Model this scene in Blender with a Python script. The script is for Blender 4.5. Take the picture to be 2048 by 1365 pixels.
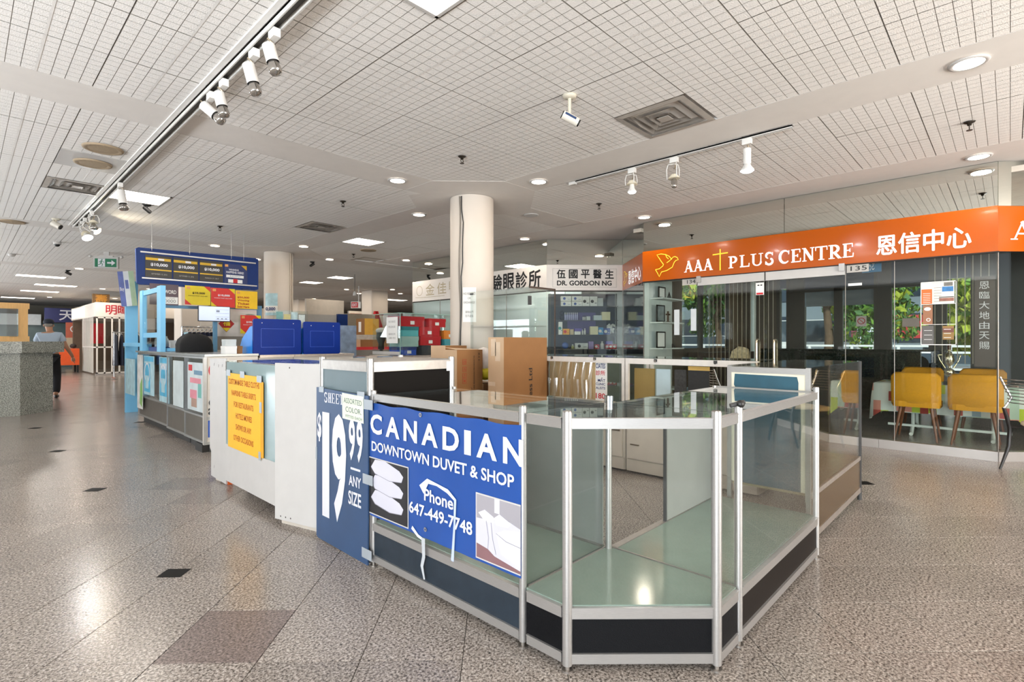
import bpy, math, random
from mathutils import Vector, Matrix, Euler
PI = math.pi
R = math.radians
for o in list(bpy.data.objects):
    bpy.data.objects.remove(o)
scene = bpy.context.scene
COL = scene.collection
# ---------------------------------------------------------------- camera, sky, daylight, exposure
# world axes: X runs along the mall away to the right, Y away to the left, Z up (metres)
cam_d = bpy.data.cameras.new('camera')
cam = bpy.data.objects.new('camera', cam_d)
COL.objects.link(cam)
cam.location = (0, 0, 1.25)
cam.rotation_euler = (R(90), 0, R(-46.45))
cam_d.sensor_width = 36
cam_d.lens = 36 * 1048 / 2048
cam_d.clip_start = .05
cam_d.clip_end = 300
scene.camera = cam
w = bpy.data.worlds.new('sky')
scene.world = w
w.use_nodes = True
bg = w.node_tree.nodes['Background']
bg.inputs[0].default_value = (.80, .90, 1.0, 1)
bg.inputs[1].default_value = 1.3


def area(name, loc, rot, sx, sy, power, col):
    d = bpy.data.lights.new(name, 'AREA')
    d.shape = 'RECTANGLE'
    d.size, d.size_y = sx, sy
    d.energy = power
    d.color = col
    o = bpy.data.objects.new(name, d)
    COL.objects.link(o)
    o.location, o.rotation_euler = loc, rot
    return o


# daylight through the glazed front of the mall, left of and behind the camera
area('window_daylight', (-6.5, -3.2, 1.3), (0, R(-142), 0), 2.3, 6.4, 1700, (.88, .95, 1))
area('window_daylight', (4.4, -5.5, 1.3), (R(142), 0, 0), 5, 2.3, 720, (1, .93, .84))
area('window_daylight', (-6.5, 21.2, 1.4), (0, R(-120), 0), 2.5, 6.8, 900, (.86, .94, 1))
# unseen upward light added to brighten the ceiling, spread kept off the shop glass
bo = area('window_daylight', (-6.4, 8.5, .5), (0, R(-140), 0), 1.2, 17, 950, (.93, .97, 1))
bo.data.spread = R(80)
sun = bpy.data.lights.new('sun', 'SUN')
sun.energy = 4.6
sun.angle = R(1.5)
sun.color = (1, .95, .85)
suno = bpy.data.objects.new('sun', sun)
COL.objects.link(suno)
suno.rotation_euler = (R(50), 0, R(-62))
scene.view_settings.view_transform = 'Standard'
scene.view_settings.look = 'None'
scene.view_settings.exposure = .12
scene.view_settings.gamma = 1
scene.view_settings.use_curve_mapping = False
cy = scene.cycles
cy.max_bounces = 10
cy.diffuse_bounces = 4
cy.glossy_bounces = 5
cy.transmission_bounces = 6
cy.transparent_max_bounces = 40
cy.sample_clamp_indirect = 4
cy.use_denoising = True
cy.caustics_reflective = False
cy.caustics_refractive = False
# ---------------------------------------------------------------- materials
MATS = {}


def lin(h):
    h = h.lstrip('#')
    c = [int(h[i:i + 2], 16) / 255 for i in (0, 2, 4)]
    return [x / 12.92 if x <= .04045 else ((x + .055) / 1.055) ** 2.4 for x in c]


def mat(name, hexc, rough=.5, metal=0., var=.07, scale=9., bump=0., spec=.5, emit=0., coat=0., stretch=None):
    if name in MATS:
        return MATS[name]
    m = bpy.data.materials.new(name)
    m.use_nodes = True
    nt = m.node_tree
    b = nt.nodes['Principled BSDF']
    c = lin(hexc)
    tc = nt.nodes.new('ShaderNodeTexCoord')
    nz = nt.nodes.new('ShaderNodeTexNoise')
    nz.inputs['Scale'].default_value = scale
    nz.inputs['Detail'].default_value = 3
    if stretch:
        mp = nt.nodes.new('ShaderNodeMapping')
        mp.inputs['Scale'].default_value = stretch
        nt.links.new(tc.outputs['Object'], mp.inputs[0])
        nt.links.new(mp.outputs[0], nz.inputs['Vector'])
    else:
        nt.links.new(tc.outputs['Object'], nz.inputs['Vector'])
    mx = nt.nodes.new('ShaderNodeMix')
    mx.data_type = 'RGBA'
    mx.inputs[6].default_value = (*[max(0, x * (1 - 2 * var)) for x in c], 1)
    mx.inputs[7].default_value = (*[min(1, x * (1 + 2 * var)) for x in c], 1)
    nt.links.new(nz.outputs[0], mx.inputs[0])
    nt.links.new(mx.outputs[2], b.inputs['Base Color'])
    b.inputs['Roughness'].default_value = rough
    b.inputs['Metallic'].default_value = metal
    b.inputs['Specular IOR Level'].default_value = spec
    b.inputs['Coat Weight'].default_value = coat
    b.inputs['Coat Roughness'].default_value = .05
    if bump:
        bp = nt.nodes.new('ShaderNodeBump')
        bp.inputs['Strength'].default_value = bump
        bp.inputs['Distance'].default_value = .004
        nt.links.new(nz.outputs[0], bp.inputs['Height'])
        nt.links.new(bp.outputs[0], b.inputs['Normal'])
    if emit:
        b.inputs['Emission Color'].default_value = (*c, 1)
        b.inputs['Emission Strength'].default_value = emit
    MATS[name] = m
    return m


def glass(name, tint, base=.04, gl=(1, 1, 1), rough=.01):
    """thin clear pane: Schlick mix of see-through and mirror reflection"""
    m = bpy.data.materials.new(name)
    m.use_nodes = True
    nt = m.node_tree
    nt.nodes.remove(nt.nodes['Principled BSDF'])
    out = nt.nodes['Material Output']
    tr = nt.nodes.new('ShaderNodeBsdfTransparent')
    tr.inputs[0].default_value = (*tint, 1)
    gs = nt.nodes.new('ShaderNodeBsdfGlossy')
    gs.inputs['Color'].default_value = (*gl, 1)
    gs.inputs['Roughness'].default_value = rough
    lw = nt.nodes.new('ShaderNodeLayerWeight')
    lw.inputs[0].default_value = .5
    pw = nt.nodes.new('ShaderNodeMath')
    pw.operation = 'POWER'
    pw.inputs[1].default_value = 5
    ma = nt.nodes.new('ShaderNodeMath')
    ma.operation = 'MULTIPLY_ADD'
    ma.inputs[1].default_value = 1 - base
    ma.inputs[2].default_value = base
    ms = nt.nodes.new('ShaderNodeMixShader')
    nt.links.new(lw.outputs['Facing'], pw.inputs[0])
    nt.links.new(pw.outputs[0], ma.inputs[0])
    nt.links.new(ma.outputs[0], ms.inputs[0])
    nt.links.new(tr.outputs[0], ms.inputs[1])
    nt.links.new(gs.outputs[0], ms.inputs[2])
    nt.links.new(ms.outputs[0], out.inputs[0])
    MATS[name] = m
    return m


def granite(name, light, mid, dark, rough, tile=0., org=(0, 0), scale=1.):
    """speckled polished granite; with tile > 0 every floor tile gets its own tone"""
    m = bpy.data.materials.new(name)
    m.use_nodes = True
    nt = m.node_tree
    N = nt.nodes.new
    L = nt.links.new
    b = nt.nodes['Principled BSDF']
    geo = N('ShaderNodeNewGeometry')
    n1 = N('ShaderNodeTexNoise')
    n1.inputs['Scale'].default_value = 95 * scale
    n1.inputs['Detail'].default_value = 4
    n1.inputs['Roughness'].default_value = .7
    vo = N('ShaderNodeTexVoronoi')
    vo.inputs['Scale'].default_value = 150 * scale
    n2 = N('ShaderNodeTexNoise')
    n2.inputs['Scale'].default_value = 2.2
    for n in (n1, vo, n2):
        L(geo.outputs['Position'], n.inputs['Vector'])
    cr = N('ShaderNodeValToRGB')
    e = cr.color_ramp.elements
    e[0].position, e[0].color = .36, (*lin(dark), 1)
    e[1].position, e[1].color = .62, (*lin(light), 1)
    x = e.new(.47)
    x.color = (*lin(mid), 1)
    L(n1.outputs[0], cr.inputs[0])
    mx = N('ShaderNodeMix')
    mx.data_type = 'RGBA'
    mx.blend_type = 'MULTIPLY'
    mx.inputs[0].default_value = .45
    L(cr.outputs[0], mx.inputs[6])
    bw = N('ShaderNodeRGBToBW')
    L(vo.outputs['Color'], bw.inputs[0])
    L(bw.outputs[0], mx.inputs[7])
    last = mx.outputs[2]
    hs = N('ShaderNodeHueSaturation')
    hs.inputs['Saturation'].default_value = 1
    vals = N('ShaderNodeMath')
    vals.operation = 'MULTIPLY_ADD'
    vals.inputs[1].default_value = .25
    vals.inputs[2].default_value = 1.06
    L(n2.outputs[0], vals.inputs[0])
    v = vals.outputs[0]
    if tile:
        mp = N('ShaderNodeMapping')
        mp.vector_type = 'POINT'
        mp.inputs['Rotation'].default_value = (0, 0, R(45))
        L(geo.outputs['Position'], mp.inputs[0])
        sb = N('ShaderNodeVectorMath')
        sb.operation = 'SUBTRACT'
        sb.inputs[1].default_value = (org[0], org[1], 0)
        L(mp.outputs[0], sb.inputs[0])
        dv = N('ShaderNodeVectorMath')
        dv.operation = 'DIVIDE'
        dv.inputs[1].default_value = (tile, tile, 1e6)
        L(sb.outputs[0], dv.inputs[0])
        fl = N('ShaderNodeVectorMath')
        fl.operation = 'FLOOR'
        L(dv.outputs[0], fl.inputs[0])
        wn = N('ShaderNodeTexWhiteNoise')
        L(fl.outputs[0], wn.inputs['Vector'])
        pw = N('ShaderNodeMath')
        pw.operation = 'POWER'
        pw.inputs[1].default_value = 4
        L(wn.outputs['Value'], pw.inputs[0])
        m2 = N('ShaderNodeMath')
        m2.operation = 'MULTIPLY_ADD'
        m2.inputs[1].default_value = -.30
        L(pw.outputs[0], m2.inputs[0])
        L(v, m2.inputs[2])
        v = m2.outputs[0]
    L(v, hs.inputs['Value'])
    L(last, hs.inputs['Color'])
    L(hs.outputs[0], b.inputs['Base Color'])
    b.inputs['Roughness'].default_value = rough
    b.inputs['Specular IOR Level'].default_value = .4
    MATS[name] = m
    return m


def emissive(name, hexc, s):
    return mat(name, hexc, .5, emit=s, var=0)


alu = mat('brushed_aluminium', '#b9b7b5', .36, .78, .05, 40, stretch=(1, 1, 8))
alud = mat('dull_aluminium', '#a39d97', .38, .9, .08, 30)
chrome = mat('chrome', '#d8d8d8', .12, 1, .02)
silver_rail = mat('worn_rail', '#b9b0a8', .4, .8, .12, 25)
blackp = mat('black_textured_panel', '#08090c', .5, 0, .2, 300, .4, spec=.15)
slatep = mat('slate_grey_panel', '#5a6a6f', .45, 0, .05)
greyboard = mat('grey_board', '#8b8d8a', .5, 0, .05)
white = mat('white_laminate', '#c2bfbc', .45, 0, .03)
offwhite = mat('off_white_laminate', '#c9c0b4', .5, 0, .05)
drywall = mat('painted_drywall', '#dfdad5', .85, 0, .02)
tilem = mat('acoustic_tile', '#f0ede9', .95, 0, .05, 120, .6)
groove = mat('tile_groove', '#c6c0b8', .95)
tbar = mat('white_tee_bar', '#e6e3df', .5)
colm = mat('column_paint', '#cdc3b8', .6, 0, .03, 3)
blackm = mat('black_plastic', '#141414', .45)
darkgrey = mat('dark_grey', '#3a3a3a', .5)
paper = mat('white_paper', '#ecebe8', .8, var=.02)
inkm = mat('black_ink', '#1a1a1c', .8)
redm = mat('red_print', '#c3222a', .6)
orange = mat('orange_fascia', '#b05000', .18, 0, .03, 2, coat=.12, spec=.35)
yellow = mat('yellow_print', '#f2c21c', .6)
yneon = mat('yellow_outline', '#ffe23c', .5, emit=.25, var=0)
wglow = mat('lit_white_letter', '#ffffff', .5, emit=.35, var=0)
wlet = mat('white_letter', '#dadae0', .5, var=0)
deck = mat('green_glass_deck', '#86978d', .12, 0, .08, 5)
clear = glass('clear_glass', (.965, .978, .968))
clear_thin = glass('clear_thin_glass', (.95, .975, .965), .035)
smoke = glass('bronze_glass', (.80, .74, .62), .05)
shopglass = glass('storefront_glass', (.90, .93, .91), .025)
topglass = glass('counter_top_glass', (.84, .88, .86), .11)
mirror = mat('mirror', '#dcdfd9', .015, 1, .01)
bluev = mat('blue_banner_vinyl', '#24498e', .36, 0, .1, 3, spec=.3)
navy = mat('navy_board', '#2b4568', .42, 0, .10, 4)
cream = mat('cream', '#e8dfc8', .7)
tape = mat('duct_tape', '#9fa6ad', .4, .2, .06)
kraft = mat('kraft_cardboard', '#8a6038', .8, 0, .06, 6)
kraftl = mat('pale_cardboard', '#c9a988', .8, 0, .06, 6)  # brighter copy of kraft for lit carton faces, daylight put into the colour
skyblue = mat('light_blue_paint', '#7cc3ec', .45, 0, .04, 3)
royal = mat('royal_blue_plastic', '#04287a', .4, 0, .05, spec=.15)
dkblue = mat('dark_blue_board', '#0f2f6c', .5, spec=.3)
steelwood = mat('pine_wood', '#d9a968', .55, 0, .12, 6, stretch=(12, 1, 1))
wood = mat('walnut_wood', '#6f3f22', .45, 0, .15, 10, stretch=(1, 1, .2))
mustard = mat('mustard_fabric', '#c88a12', .85, 0, .08, 60, .3)
beige = mat('beige_pad', '#cfc0a4', .7)
blackcloth = mat('black_cloth', '#0e0e10', .9, 0, .2, 30)
redbox = mat('red_shoe_box', '#b5121c', .5, 0, .06)
teal = mat('teal_paper', '#1d4a5a', .55, 0, .14, 12)
film = glass('plastic_film', (.97, .95, .9), .22, rough=.12)
lampw = emissive('lamp_white', '#fff4e6', 6)
lampc = emissive('lamp_cool', '#f4fbff', 9)
lampy = emissive('lamp_warm', '#ffe0a8', 9)
TILE, FE1, FE2 = .40, -1.342, 2.462      # floor tile pitch and grid origin along the two 45 degree axes
floorm = granite('floor_granite', '#bdb4ac', '#867c74', '#2d2927', .22, TILE, (FE1, FE2))
granitem = granite('desk_granite', '#c4c4b8', '#8f8f86', '#3c3c3a', .14, scale=.8)
darkgran = granite('dark_green_granite', '#2b352d', '#151c17', '#070a08', .2, scale=.6)
# ---------------------------------------------------------------- geometry helpers
ROOTM = {}
_txt = {}


class Frame:
    """a plane to draw on: origin, viewer's right, up; n points at the viewer"""
    def __init__(s, o, u, v=(0, 0, 1)):
        s.o, s.u, s.v = Vector(o), Vector(u).normalized(), Vector(v).normalized()
        s.n = s.u.cross(s.v)

    def at(s, a, b, d=0):
        return s.o + s.u * a + s.v * b + s.n * d


def FX(x, y0, z0=0):    # faces -X, s runs towards -Y
    return Frame((x, y0, z0), (0, -1, 0))


def FY(y, x0, z0=0):    # faces -Y, s runs towards +X
    return Frame((x0, y, z0), (1, 0, 0))


def FB(x, y, z0=0):     # faces the 45 degree diagonal
    return Frame((x, y, z0), (1, -1, 0))


def textmesh(s, bold):
    k = (s, bold)
    if k not in _txt:
        cu = bpy.data.curves.new('t', 'FONT')
        cu.body = s
        cu.size = 1
        cu.offset = bold
        cu.resolution_u = 3
        o = bpy.data.objects.new('t', cu)
        COL.objects.link(o)
        dg = bpy.context.evaluated_depsgraph_get()
        ev = o.evaluated_get(dg)
        me = ev.to_mesh()
        v = [(p.co.x, p.co.y) for p in me.vertices]
        f = [list(p.vertices) for p in me.polygons]
        ev.to_mesh_clear()
        bpy.data.objects.remove(o)
        bpy.data.curves.remove(cu)
        xs, ys = [a for a, _ in v], [b for _, b in v]
        x0, y0, sx, sy = min(xs), min(ys), max(xs) - min(xs), max(ys) - min(ys)
        _txt[k] = ([((a - x0) / sx, (b - y0) / sy) for a, b in v], f, sx / sy)
    return _txt[k]


class G:
    def __init__(s):
        s.v, s.f, s.fm, s.fs = [], [], [], []

    def add(s, vs, fs, m, sm=False):
        o = len(s.v)
        s.v += [Vector(p) for p in vs]
        for f in fs:
            s.f.append([i + o for i in f])
            s.fm.append(m)
            s.fs.append(sm)
        return s

    def box(s, a, b, m):
        x0, y0, z0 = [min(p, q) for p, q in zip(a, b)]
        x1, y1, z1 = [max(p, q) for p, q in zip(a, b)]
        return s.add([(x0, y0, z0), (x1, y0, z0), (x1, y1, z0), (x0, y1, z0), (x0, y0, z1), (x1, y0, z1), (x1, y1, z1), (x0, y1, z1)],
                     [(0, 3, 2, 1), (4, 5, 6, 7), (0, 1, 5, 4), (1, 2, 6, 5), (2, 3, 7, 6), (3, 0, 4, 7)], m)

    def obox(s, c, d, m, rot=(0, 0, 0)):
        g = G().box([-x / 2 for x in d], [x / 2 for x in d], m)
        M = Matrix.Translation(c) @ Euler([R(a) for a in rot]).to_matrix().to_4x4()
        return s.merge(g, M)

    def merge(s, g, M=None):
        o = len(s.v)
        s.v += [M @ p for p in g.v] if M else g.v
        s.f += [[i + o for i in f] for f in g.f]
        s.fm += g.fm
        s.fs += g.fs
        return s

    def rbox(s, a, b, m, r=.01, axis=2, n=3):
        """box with rounded vertical edges (axis 2) or edges along x (0) / y (1)"""
        ax = [(1, 2), (0, 2), (0, 1)][axis]
        lo = [min(p, q) for p, q in zip(a, b)]
        hi = [max(p, q) for p, q in zip(a, b)]
        pts = []
        for cx_, cy_, a0 in ((hi[ax[0]] - r, hi[ax[1]] - r, 0), (lo[ax[0]] + r, hi[ax[1]] - r, 90), (lo[ax[0]] + r, lo[ax[1]] + r, 180), (hi[ax[0]] - r, lo[ax[1]] + r, 270)):
            for k in range(n + 1):
                t = R(a0 + 90 * k / n)
                pts.append((cx_ + r * math.cos(t), cy_ + r * math.sin(t)))
        vs = []
        for e in (lo[axis], hi[axis]):
            for p in pts:
                q = [0, 0, 0]
                q[ax[0]], q[ax[1]], q[axis] = p[0], p[1], e
                vs.append(q)
        k = len(pts)
        fs = [list(range(k))[::-1], list(range(k, 2 * k))] + [(i, (i + 1) % k, k + (i + 1) % k, k + i) for i in range(k)]
        if axis == 1:
            fs = [f[::-1] for f in map(list, fs)]
        return s.add(vs, fs, m)

    def cyl(s, p, q, r, m, n=12, r2=None, cap=True):
        p, q = Vector(p), Vector(q)
        r2 = r if r2 is None else r2
        d = (q - p).normalized()
        a = d.orthogonal().normalized()
        b = d.cross(a)
        vs = []
        for c, rr in ((p, r), (q, r2)):
            vs += [c + (a * math.cos(2 * PI * i / n) + b * math.sin(2 * PI * i / n)) * rr for i in range(n)]
        s.add(vs, [(i, (i + 1) % n, n + (i + 1) % n, n + i) for i in range(n)], m, True)
        if cap:
            s.add(vs, [list(range(n))[::-1], list(range(n, 2 * n))], m)
        return s

    def tube(s, pts, r, m, n=8):
        pts = [Vector(p) for p in pts]
        rs = r if isinstance(r, (list, tuple)) else [r] * len(pts)
        vs = []
        ref = None
        for i, p in enumerate(pts):
            d = (pts[min(i + 1, len(pts) - 1)] - pts[max(i - 1, 0)]).normalized()
            if ref is None:
                a = d.orthogonal().normalized()
            else:
                a = (ref - d * ref.dot(d)).normalized()
            ref = a
            b = d.cross(a)
            vs += [p + (a * math.cos(2 * PI * k / n) + b * math.sin(2 * PI * k / n)) * rs[i] for k in range(n)]
        fs = []
        for i in range(len(pts) - 1):
            fs += [(i * n + k, i * n + (k + 1) % n, (i + 1) * n + (k + 1) % n, (i + 1) * n + k) for k in range(n)]
        s.add(vs, fs, m, True)
        L = len(vs)
        s.add(vs, [list(range(n))[::-1], list(range(L - n, L))], m)
        return s

    def lathe(s, prof, m, n=20, c=(0, 0, 0), M=None):
        vs = []
        for r, z in prof:
            vs += [Vector((c[0] + r * math.cos(2 * PI * k / n), c[1] + r * math.sin(2 * PI * k / n), c[2] + z)) for k in range(n)]
        if M:
            vs = [M @ p for p in vs]
        fs = []
        for i in range(len(prof) - 1):
            fs += [(i * n + k, i * n + (k + 1) % n, (i + 1) * n + (k + 1) % n, (i + 1) * n + k) for k in range(n)]
        return s.add(vs, fs, m, True)

    def prism(s, poly, z0, z1, m):
        k = len(poly)
        vs = [(x, y, z0) for x, y in poly] + [(x, y, z1) for x, y in poly]
        return s.add(vs, [list(range(k))[::-1], list(range(k, 2 * k))] + [(i, (i + 1) % k, k + (i + 1) % k, k + i) for i in range(k)], m)

    def fr(s, F, a0, b0, a1, b1, m, d0=0., d1=.002):
        vs = [F.at(a, b, d) for d in (d0, d1) for a, b in ((a0, b0), (a1, b0), (a1, b1), (a0, b1))]
        return s.add(vs, [(0, 3, 2, 1), (4, 5, 6, 7), (0, 1, 5, 4), (1, 2, 6, 5), (2, 3, 7, 6), (3, 0, 4, 7)], m)

    def fprism(s, F, pts, m, d0=0., d1=.01):
        k = len(pts)
        vs = [F.at(a, b, d) for d in (d0, d1) for a, b in pts]
        return s.add(vs, [list(range(k))[::-1], list(range(k, 2 * k))] + [(i, (i + 1) % k, k + (i + 1) % k, k + i) for i in range(k)], m)

    def fpoly(s, F, pts, m, d=.003):
        return s.add([F.at(a, b, d) for a, b in pts], [list(range(len(pts)))], m)

    def ftext(s, F, a0, b0, a1, b1, t, m, d=.004, bold=0.):
        if bold and any(ord(c) > 0x2e80 for c in t):     # Chinese strokes: overprint instead of swelling the outline
            e = bold * (b1 - b0) * .8
            for k, (ex, ey) in enumerate(((-e, 0), (e, 0), (0, -e), (0, e))):
                s.ftext(F, a0 + ex, b0 + ey, a1 + ex, b1 + ey, t, m, d + k * .0001)
            return s
        v, f, _ = textmesh(t, bold)
        return s.add([F.at(a0 + (a1 - a0) * x, b0 + (b1 - b0) * y, d) for x, y in v], f, m)

    def fstroke(s, F, pts, wd, m, d=.004, closed=False):
        pts = [Vector((a, b)) for a, b in pts]
        n = len(pts)
        ws = wd if isinstance(wd, (list, tuple)) else [wd] * n
        L, Rr = [], []
        for i, p in enumerate(pts):
            if closed:
                q0, q1 = pts[(i - 1) % n], pts[(i + 1) % n]
            else:
                q0, q1 = pts[max(i - 1, 0)], pts[min(i + 1, n - 1)]
            t = (q1 - q0).normalized()
            nn = Vector((-t.y, t.x)) * ws[i] / 2
            L.append(p + nn)
            Rr.append(p - nn)
        vs = [F.at(p.x, p.y, d) for p in L] + [F.at(p.x, p.y, d) for p in Rr]
        k = n if closed else n - 1
        return s.add(vs, [(n + i, n + (i + 1) % n, (i + 1) % n, i) for i in range(k)], m)

    def fring(s, F, c, r, wd, m, d=.004, n=28):
        return s.fstroke(F, [(c[0] + r * math.cos(2 * PI * i / n), c[1] + r * math.sin(2 * PI * i / n)) for i in range(n)], wd, m, d, True)

    def fdisc(s, F, c, r, m, d=.004, n=20, ry=None):
        ry = ry or r
        return s.fpoly(F, [(c[0] + r * math.cos(2 * PI * i / n), c[1] + ry * math.sin(2 * PI * i / n)) for i in range(n)], m, d)

    def ball(s, c, r, m, n=12, sc=(1, 1, 1)):
        vs, fs = [], []
        k = n // 2
        for i in range(k + 1):
            t = PI * i / k
            for j in range(n):
                p = 2 * PI * j / n
                vs.append((c[0] + r * sc[0] * math.sin(t) * math.cos(p), c[1] + r * sc[1] * math.sin(t) * math.sin(p), c[2] + r * sc[2] * math.cos(t)))
        for i in range(k):
            for j in range(n):
                fs.append((i * n + j, (i + 1) * n + j, (i + 1) * n + (j + 1) % n, i * n + (j + 1) % n))
        return s.add(vs, fs, m, True)

    def mesh(s, name, M=None):
        me = bpy.data.meshes.new(name)
        me.from_pydata([tuple(M @ p) if M else tuple(p) for p in s.v], [], s.f)
        mats, idx = [], []
        for m in s.fm:
            if m not in mats:
                mats.append(m)
        for m in mats:
            me.materials.append(m)
        lut = {m: i for i, m in enumerate(mats)}
        me.polygons.foreach_set('material_index', [lut[m] for m in s.fm])
        me.polygons.foreach_set('use_smooth', s.fs)
        me.update()
        return me

    def part(s, name, parent, label=None, world=True, kind=None):
        """mesh child of parent; verts are in world space unless world=False"""
        M = None
        if world:
            r = parent
            while r.parent:
                r = r.parent
            if r.name in ROOTM:
                M = ROOTM[r.name].inverted()
        o = bpy.data.objects.new(name, s.mesh(name, M))
        COL.objects.link(o)
        o.parent = parent
        if label:
            o['label'] = label
        if kind:
            o['kind'] = kind
        return o

    def thing(s, name, label, cat, group=None, kind=None):
        """top-level single mesh, origin at its base"""
        xs, ys, zs = zip(*[tuple(p) for p in s.v])
        b = Vector(((min(xs) + max(xs)) / 2, (min(ys) + max(ys)) / 2, min(zs)))
        M = Matrix.Translation(b)
        o = bpy.data.objects.new(name, s.mesh(name, M.inverted()))
        COL.objects.link(o)
        o.location = b
        ROOTM[o.name] = M
        if label:
            o['label'] = label
        if cat:
            o['category'] = cat
        if group:
            o['group'] = group
        if kind:
            o['kind'] = kind
        return o

    def struct(s, name):
        return s.thing(name, None, None, kind='structure')


def thing(name, label, cat, loc=(0, 0, 0), rz=0., group=None):
    o = bpy.data.objects.new(name, None)
    COL.objects.link(o)
    o.location = loc
    o.rotation_euler = (0, 0, R(rz))
    o.empty_display_size = .1
    ROOTM[o.name] = Matrix.Translation(loc) @ Matrix.Rotation(R(rz), 4, 'Z')
    o['label'] = label
    o['category'] = cat
    if group:
        o['group'] = group
    return o


KIDS = {}


def dup(root, loc, rz=0., label=None, group=None, scale=None):
    c = root.copy()
    COL.objects.link(c)
    c.location = loc
    c.rotation_euler = (0, 0, R(rz))
    if scale:
        c.scale = scale
    if label:
        c['label'] = label
    if group:
        c['group'] = group
    ROOTM[c.name] = Matrix.Translation(loc) @ Matrix.Rotation(R(rz), 4, 'Z')
    for ch in [o for o in COL.objects if o.parent == root]:
        k = ch.copy()
        COL.objects.link(k)
        k.parent = c
        for gg in [o for o in COL.objects if o.parent == ch]:
            q = gg.copy()
            COL.objects.link(q)
            q.parent = k
    return c


def lamp(parent, name, loc, size, power, col=(1, .86, .70), shape='DISK', sy=None, rot=(0, 0, 0)):
    d = bpy.data.lights.new(name, 'AREA')
    d.shape = shape
    d.size = size
    if sy:
        d.size_y = sy
    d.energy = power
    d.color = col
    o = bpy.data.objects.new(name, d)
    COL.objects.link(o)
    o.parent = parent
    o.location = loc
    o.rotation_euler = rot
    return o
# ================================================================ structure: floor
CEIL = 3.12
CF, SF = math.cos(R(43.55)), math.sin(R(43.55))


def seen(x, y, z, pad=60):
    """distance ahead of the camera when the point falls inside the photograph, else None"""
    d = x * CF + y * SF
    if d < .6:
        return None
    px = 1024 + 1048 * (x * SF - y * CF) / d
    py = 682.5 - 1048 * (z - 1.25) / d
    return d if -pad < px < 2048 + pad and -pad < py < 1365 + pad else None


S2 = math.sqrt(.5)
g = G().box((-9, -8, -.06), (24, 40, -.012), mat('floor_joint', '#5a524c', .8))
floor = g.struct('floor')
cells = []
for a in range(-60, 60):
    for b in range(-8, 75):
        e1, e2 = FE1 + a * TILE + TILE / 2, FE2 + b * TILE + TILE / 2
        x, y = (e1 + e2) * S2, (e2 - e1) * S2
        if -7 < x < 22 and -6 < y < 38:
            d = seen(x, y, 0, 250)
            cells.append((d if d else 500 + math.hypot(x, y), x, y))
cells.sort()
h = TILE / 2 - .0012
tg = G()
tg.add([(-h, -h, -.012), (h, -h, -.012), (h, h, -.012), (-h, h, -.012)] + [(sx * (h - c), sy * (h - c), z) for c, z in ((0, -.0015), (.0015, 0)) for sx, sy in ((-1, -1), (1, -1), (1, 1), (-1, 1))],
       [(0, 1, 5, 4), (1, 2, 6, 5), (2, 3, 7, 6), (3, 0, 4, 7), (4, 5, 9, 8), (5, 6, 10, 9), (6, 7, 11, 10), (7, 4, 8, 11), (8, 9, 10, 11)], floorm)
tme = tg.mesh('floor_tile')
tmd = tme.copy()
tmd.materials[0] = granite('dark_floor_granite', '#978984', '#6d605b', '#332c2a', .30)
FM = ROOTM['floor'].inverted()
for d, x, y in cells[:300]:
    dark = abs((x - y) * S2 + 1.142) < .05 and abs((x + y) * S2 - 2.262) < .05
    o = bpy.data.objects.new('floor_tile', tmd if dark else tme)
    COL.objects.link(o)
    o.parent = floor
    o.matrix_local = FM @ Matrix.Translation((x, y, 0)) @ Matrix.Rotation(R(-45), 4, 'Z')
g = G()
q = [(-h, -h), (h, -h), (h, h), (-h, h)]
for d, x, y in cells[300:]:
    g.add([(x + (a + b) * S2, y + (b - a) * S2, 0) for a, b in q], [(0, 1, 2, 3)], floorm)
g.part('floor_tile_field', floor, kind='stuff')
# dark inlays set in the granite every 2.3 m along the aisle
FLUSH = mat('black_granite_inlay', '#0c0c0c', .6, spec=.15)
for k, (x, y) in enumerate([(.79, 3.26), (.777, 5.57), (.756, 7.83), (.735, 10.13), (1.9, 9.7), (5.47, .93), (5.96, 2.32)]):
    g = G().prism([(x + (a + b) * S2, y + (b - a) * S2) for a, b in ((-.062, -.05), (.062, -.05), (.062, .05), (-.062, .05))], .0002, .0022, FLUSH)
    lab = ['on the floor in front of the blue price board', 'second along the aisle floor from the blue price board', 'third along the aisle floor from the blue price board',
           'farthest along the aisle floor near the granite desk', 'beside the light blue kiosk foot', 'beside the far end of the low brown glass case', 'seen through the glass case by the wire chairs'][k]
    g.thing('floor_inlay', 'small black stone inlay ' + lab, 'inlay', 'black floor inlays')
# ================================================================ ceiling
ceil = G().box((-9, -8, CEIL + .02), (11.7, 40, CEIL + .12), drywall).box((11.7, 11, CEIL + .02), (24, 40, CEIL + .12), drywall).struct('ceiling')
CMI = ROOTM['ceiling'].inverted()
T = .62
P = 6.11
PLAIN = {}


def key(x, y):
    return (round(x * 4), round(y * 4))


fixtures = {'vent': [(4.075, 2.10), (.975, 8.20), (4.075, 8.20), (6.465, 10.68)],
            'troffer': [(1.595, 2.10), (1.595, 8.20), (5.22, 8.82), (7.705, 14.31), (7.705, 16.17)],
            'plain': [(.975, 6.96)]}
taken = [p for v in fixtures.values() for p in v]
tiles = []
for i in range(0, 4):
    for j in range(0, 7):
        x0, y0 = -1.195 + P * i, -.70 + P * j
        for a in range(9):
            for b in range(9):
                x, y = x0 + T * (a + .5), y0 + T * (b + .5)
                if x > 6.8 and y < 10.9:
                    continue
                if any(abs(x - u) < .2 and abs(y - v) < .2 for u, v in taken):
                    continue
                d = seen(x, y, CEIL, 120)
                tiles.append((d if d else 500 + math.hypot(x, y), x, y))
tiles.sort()


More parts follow.
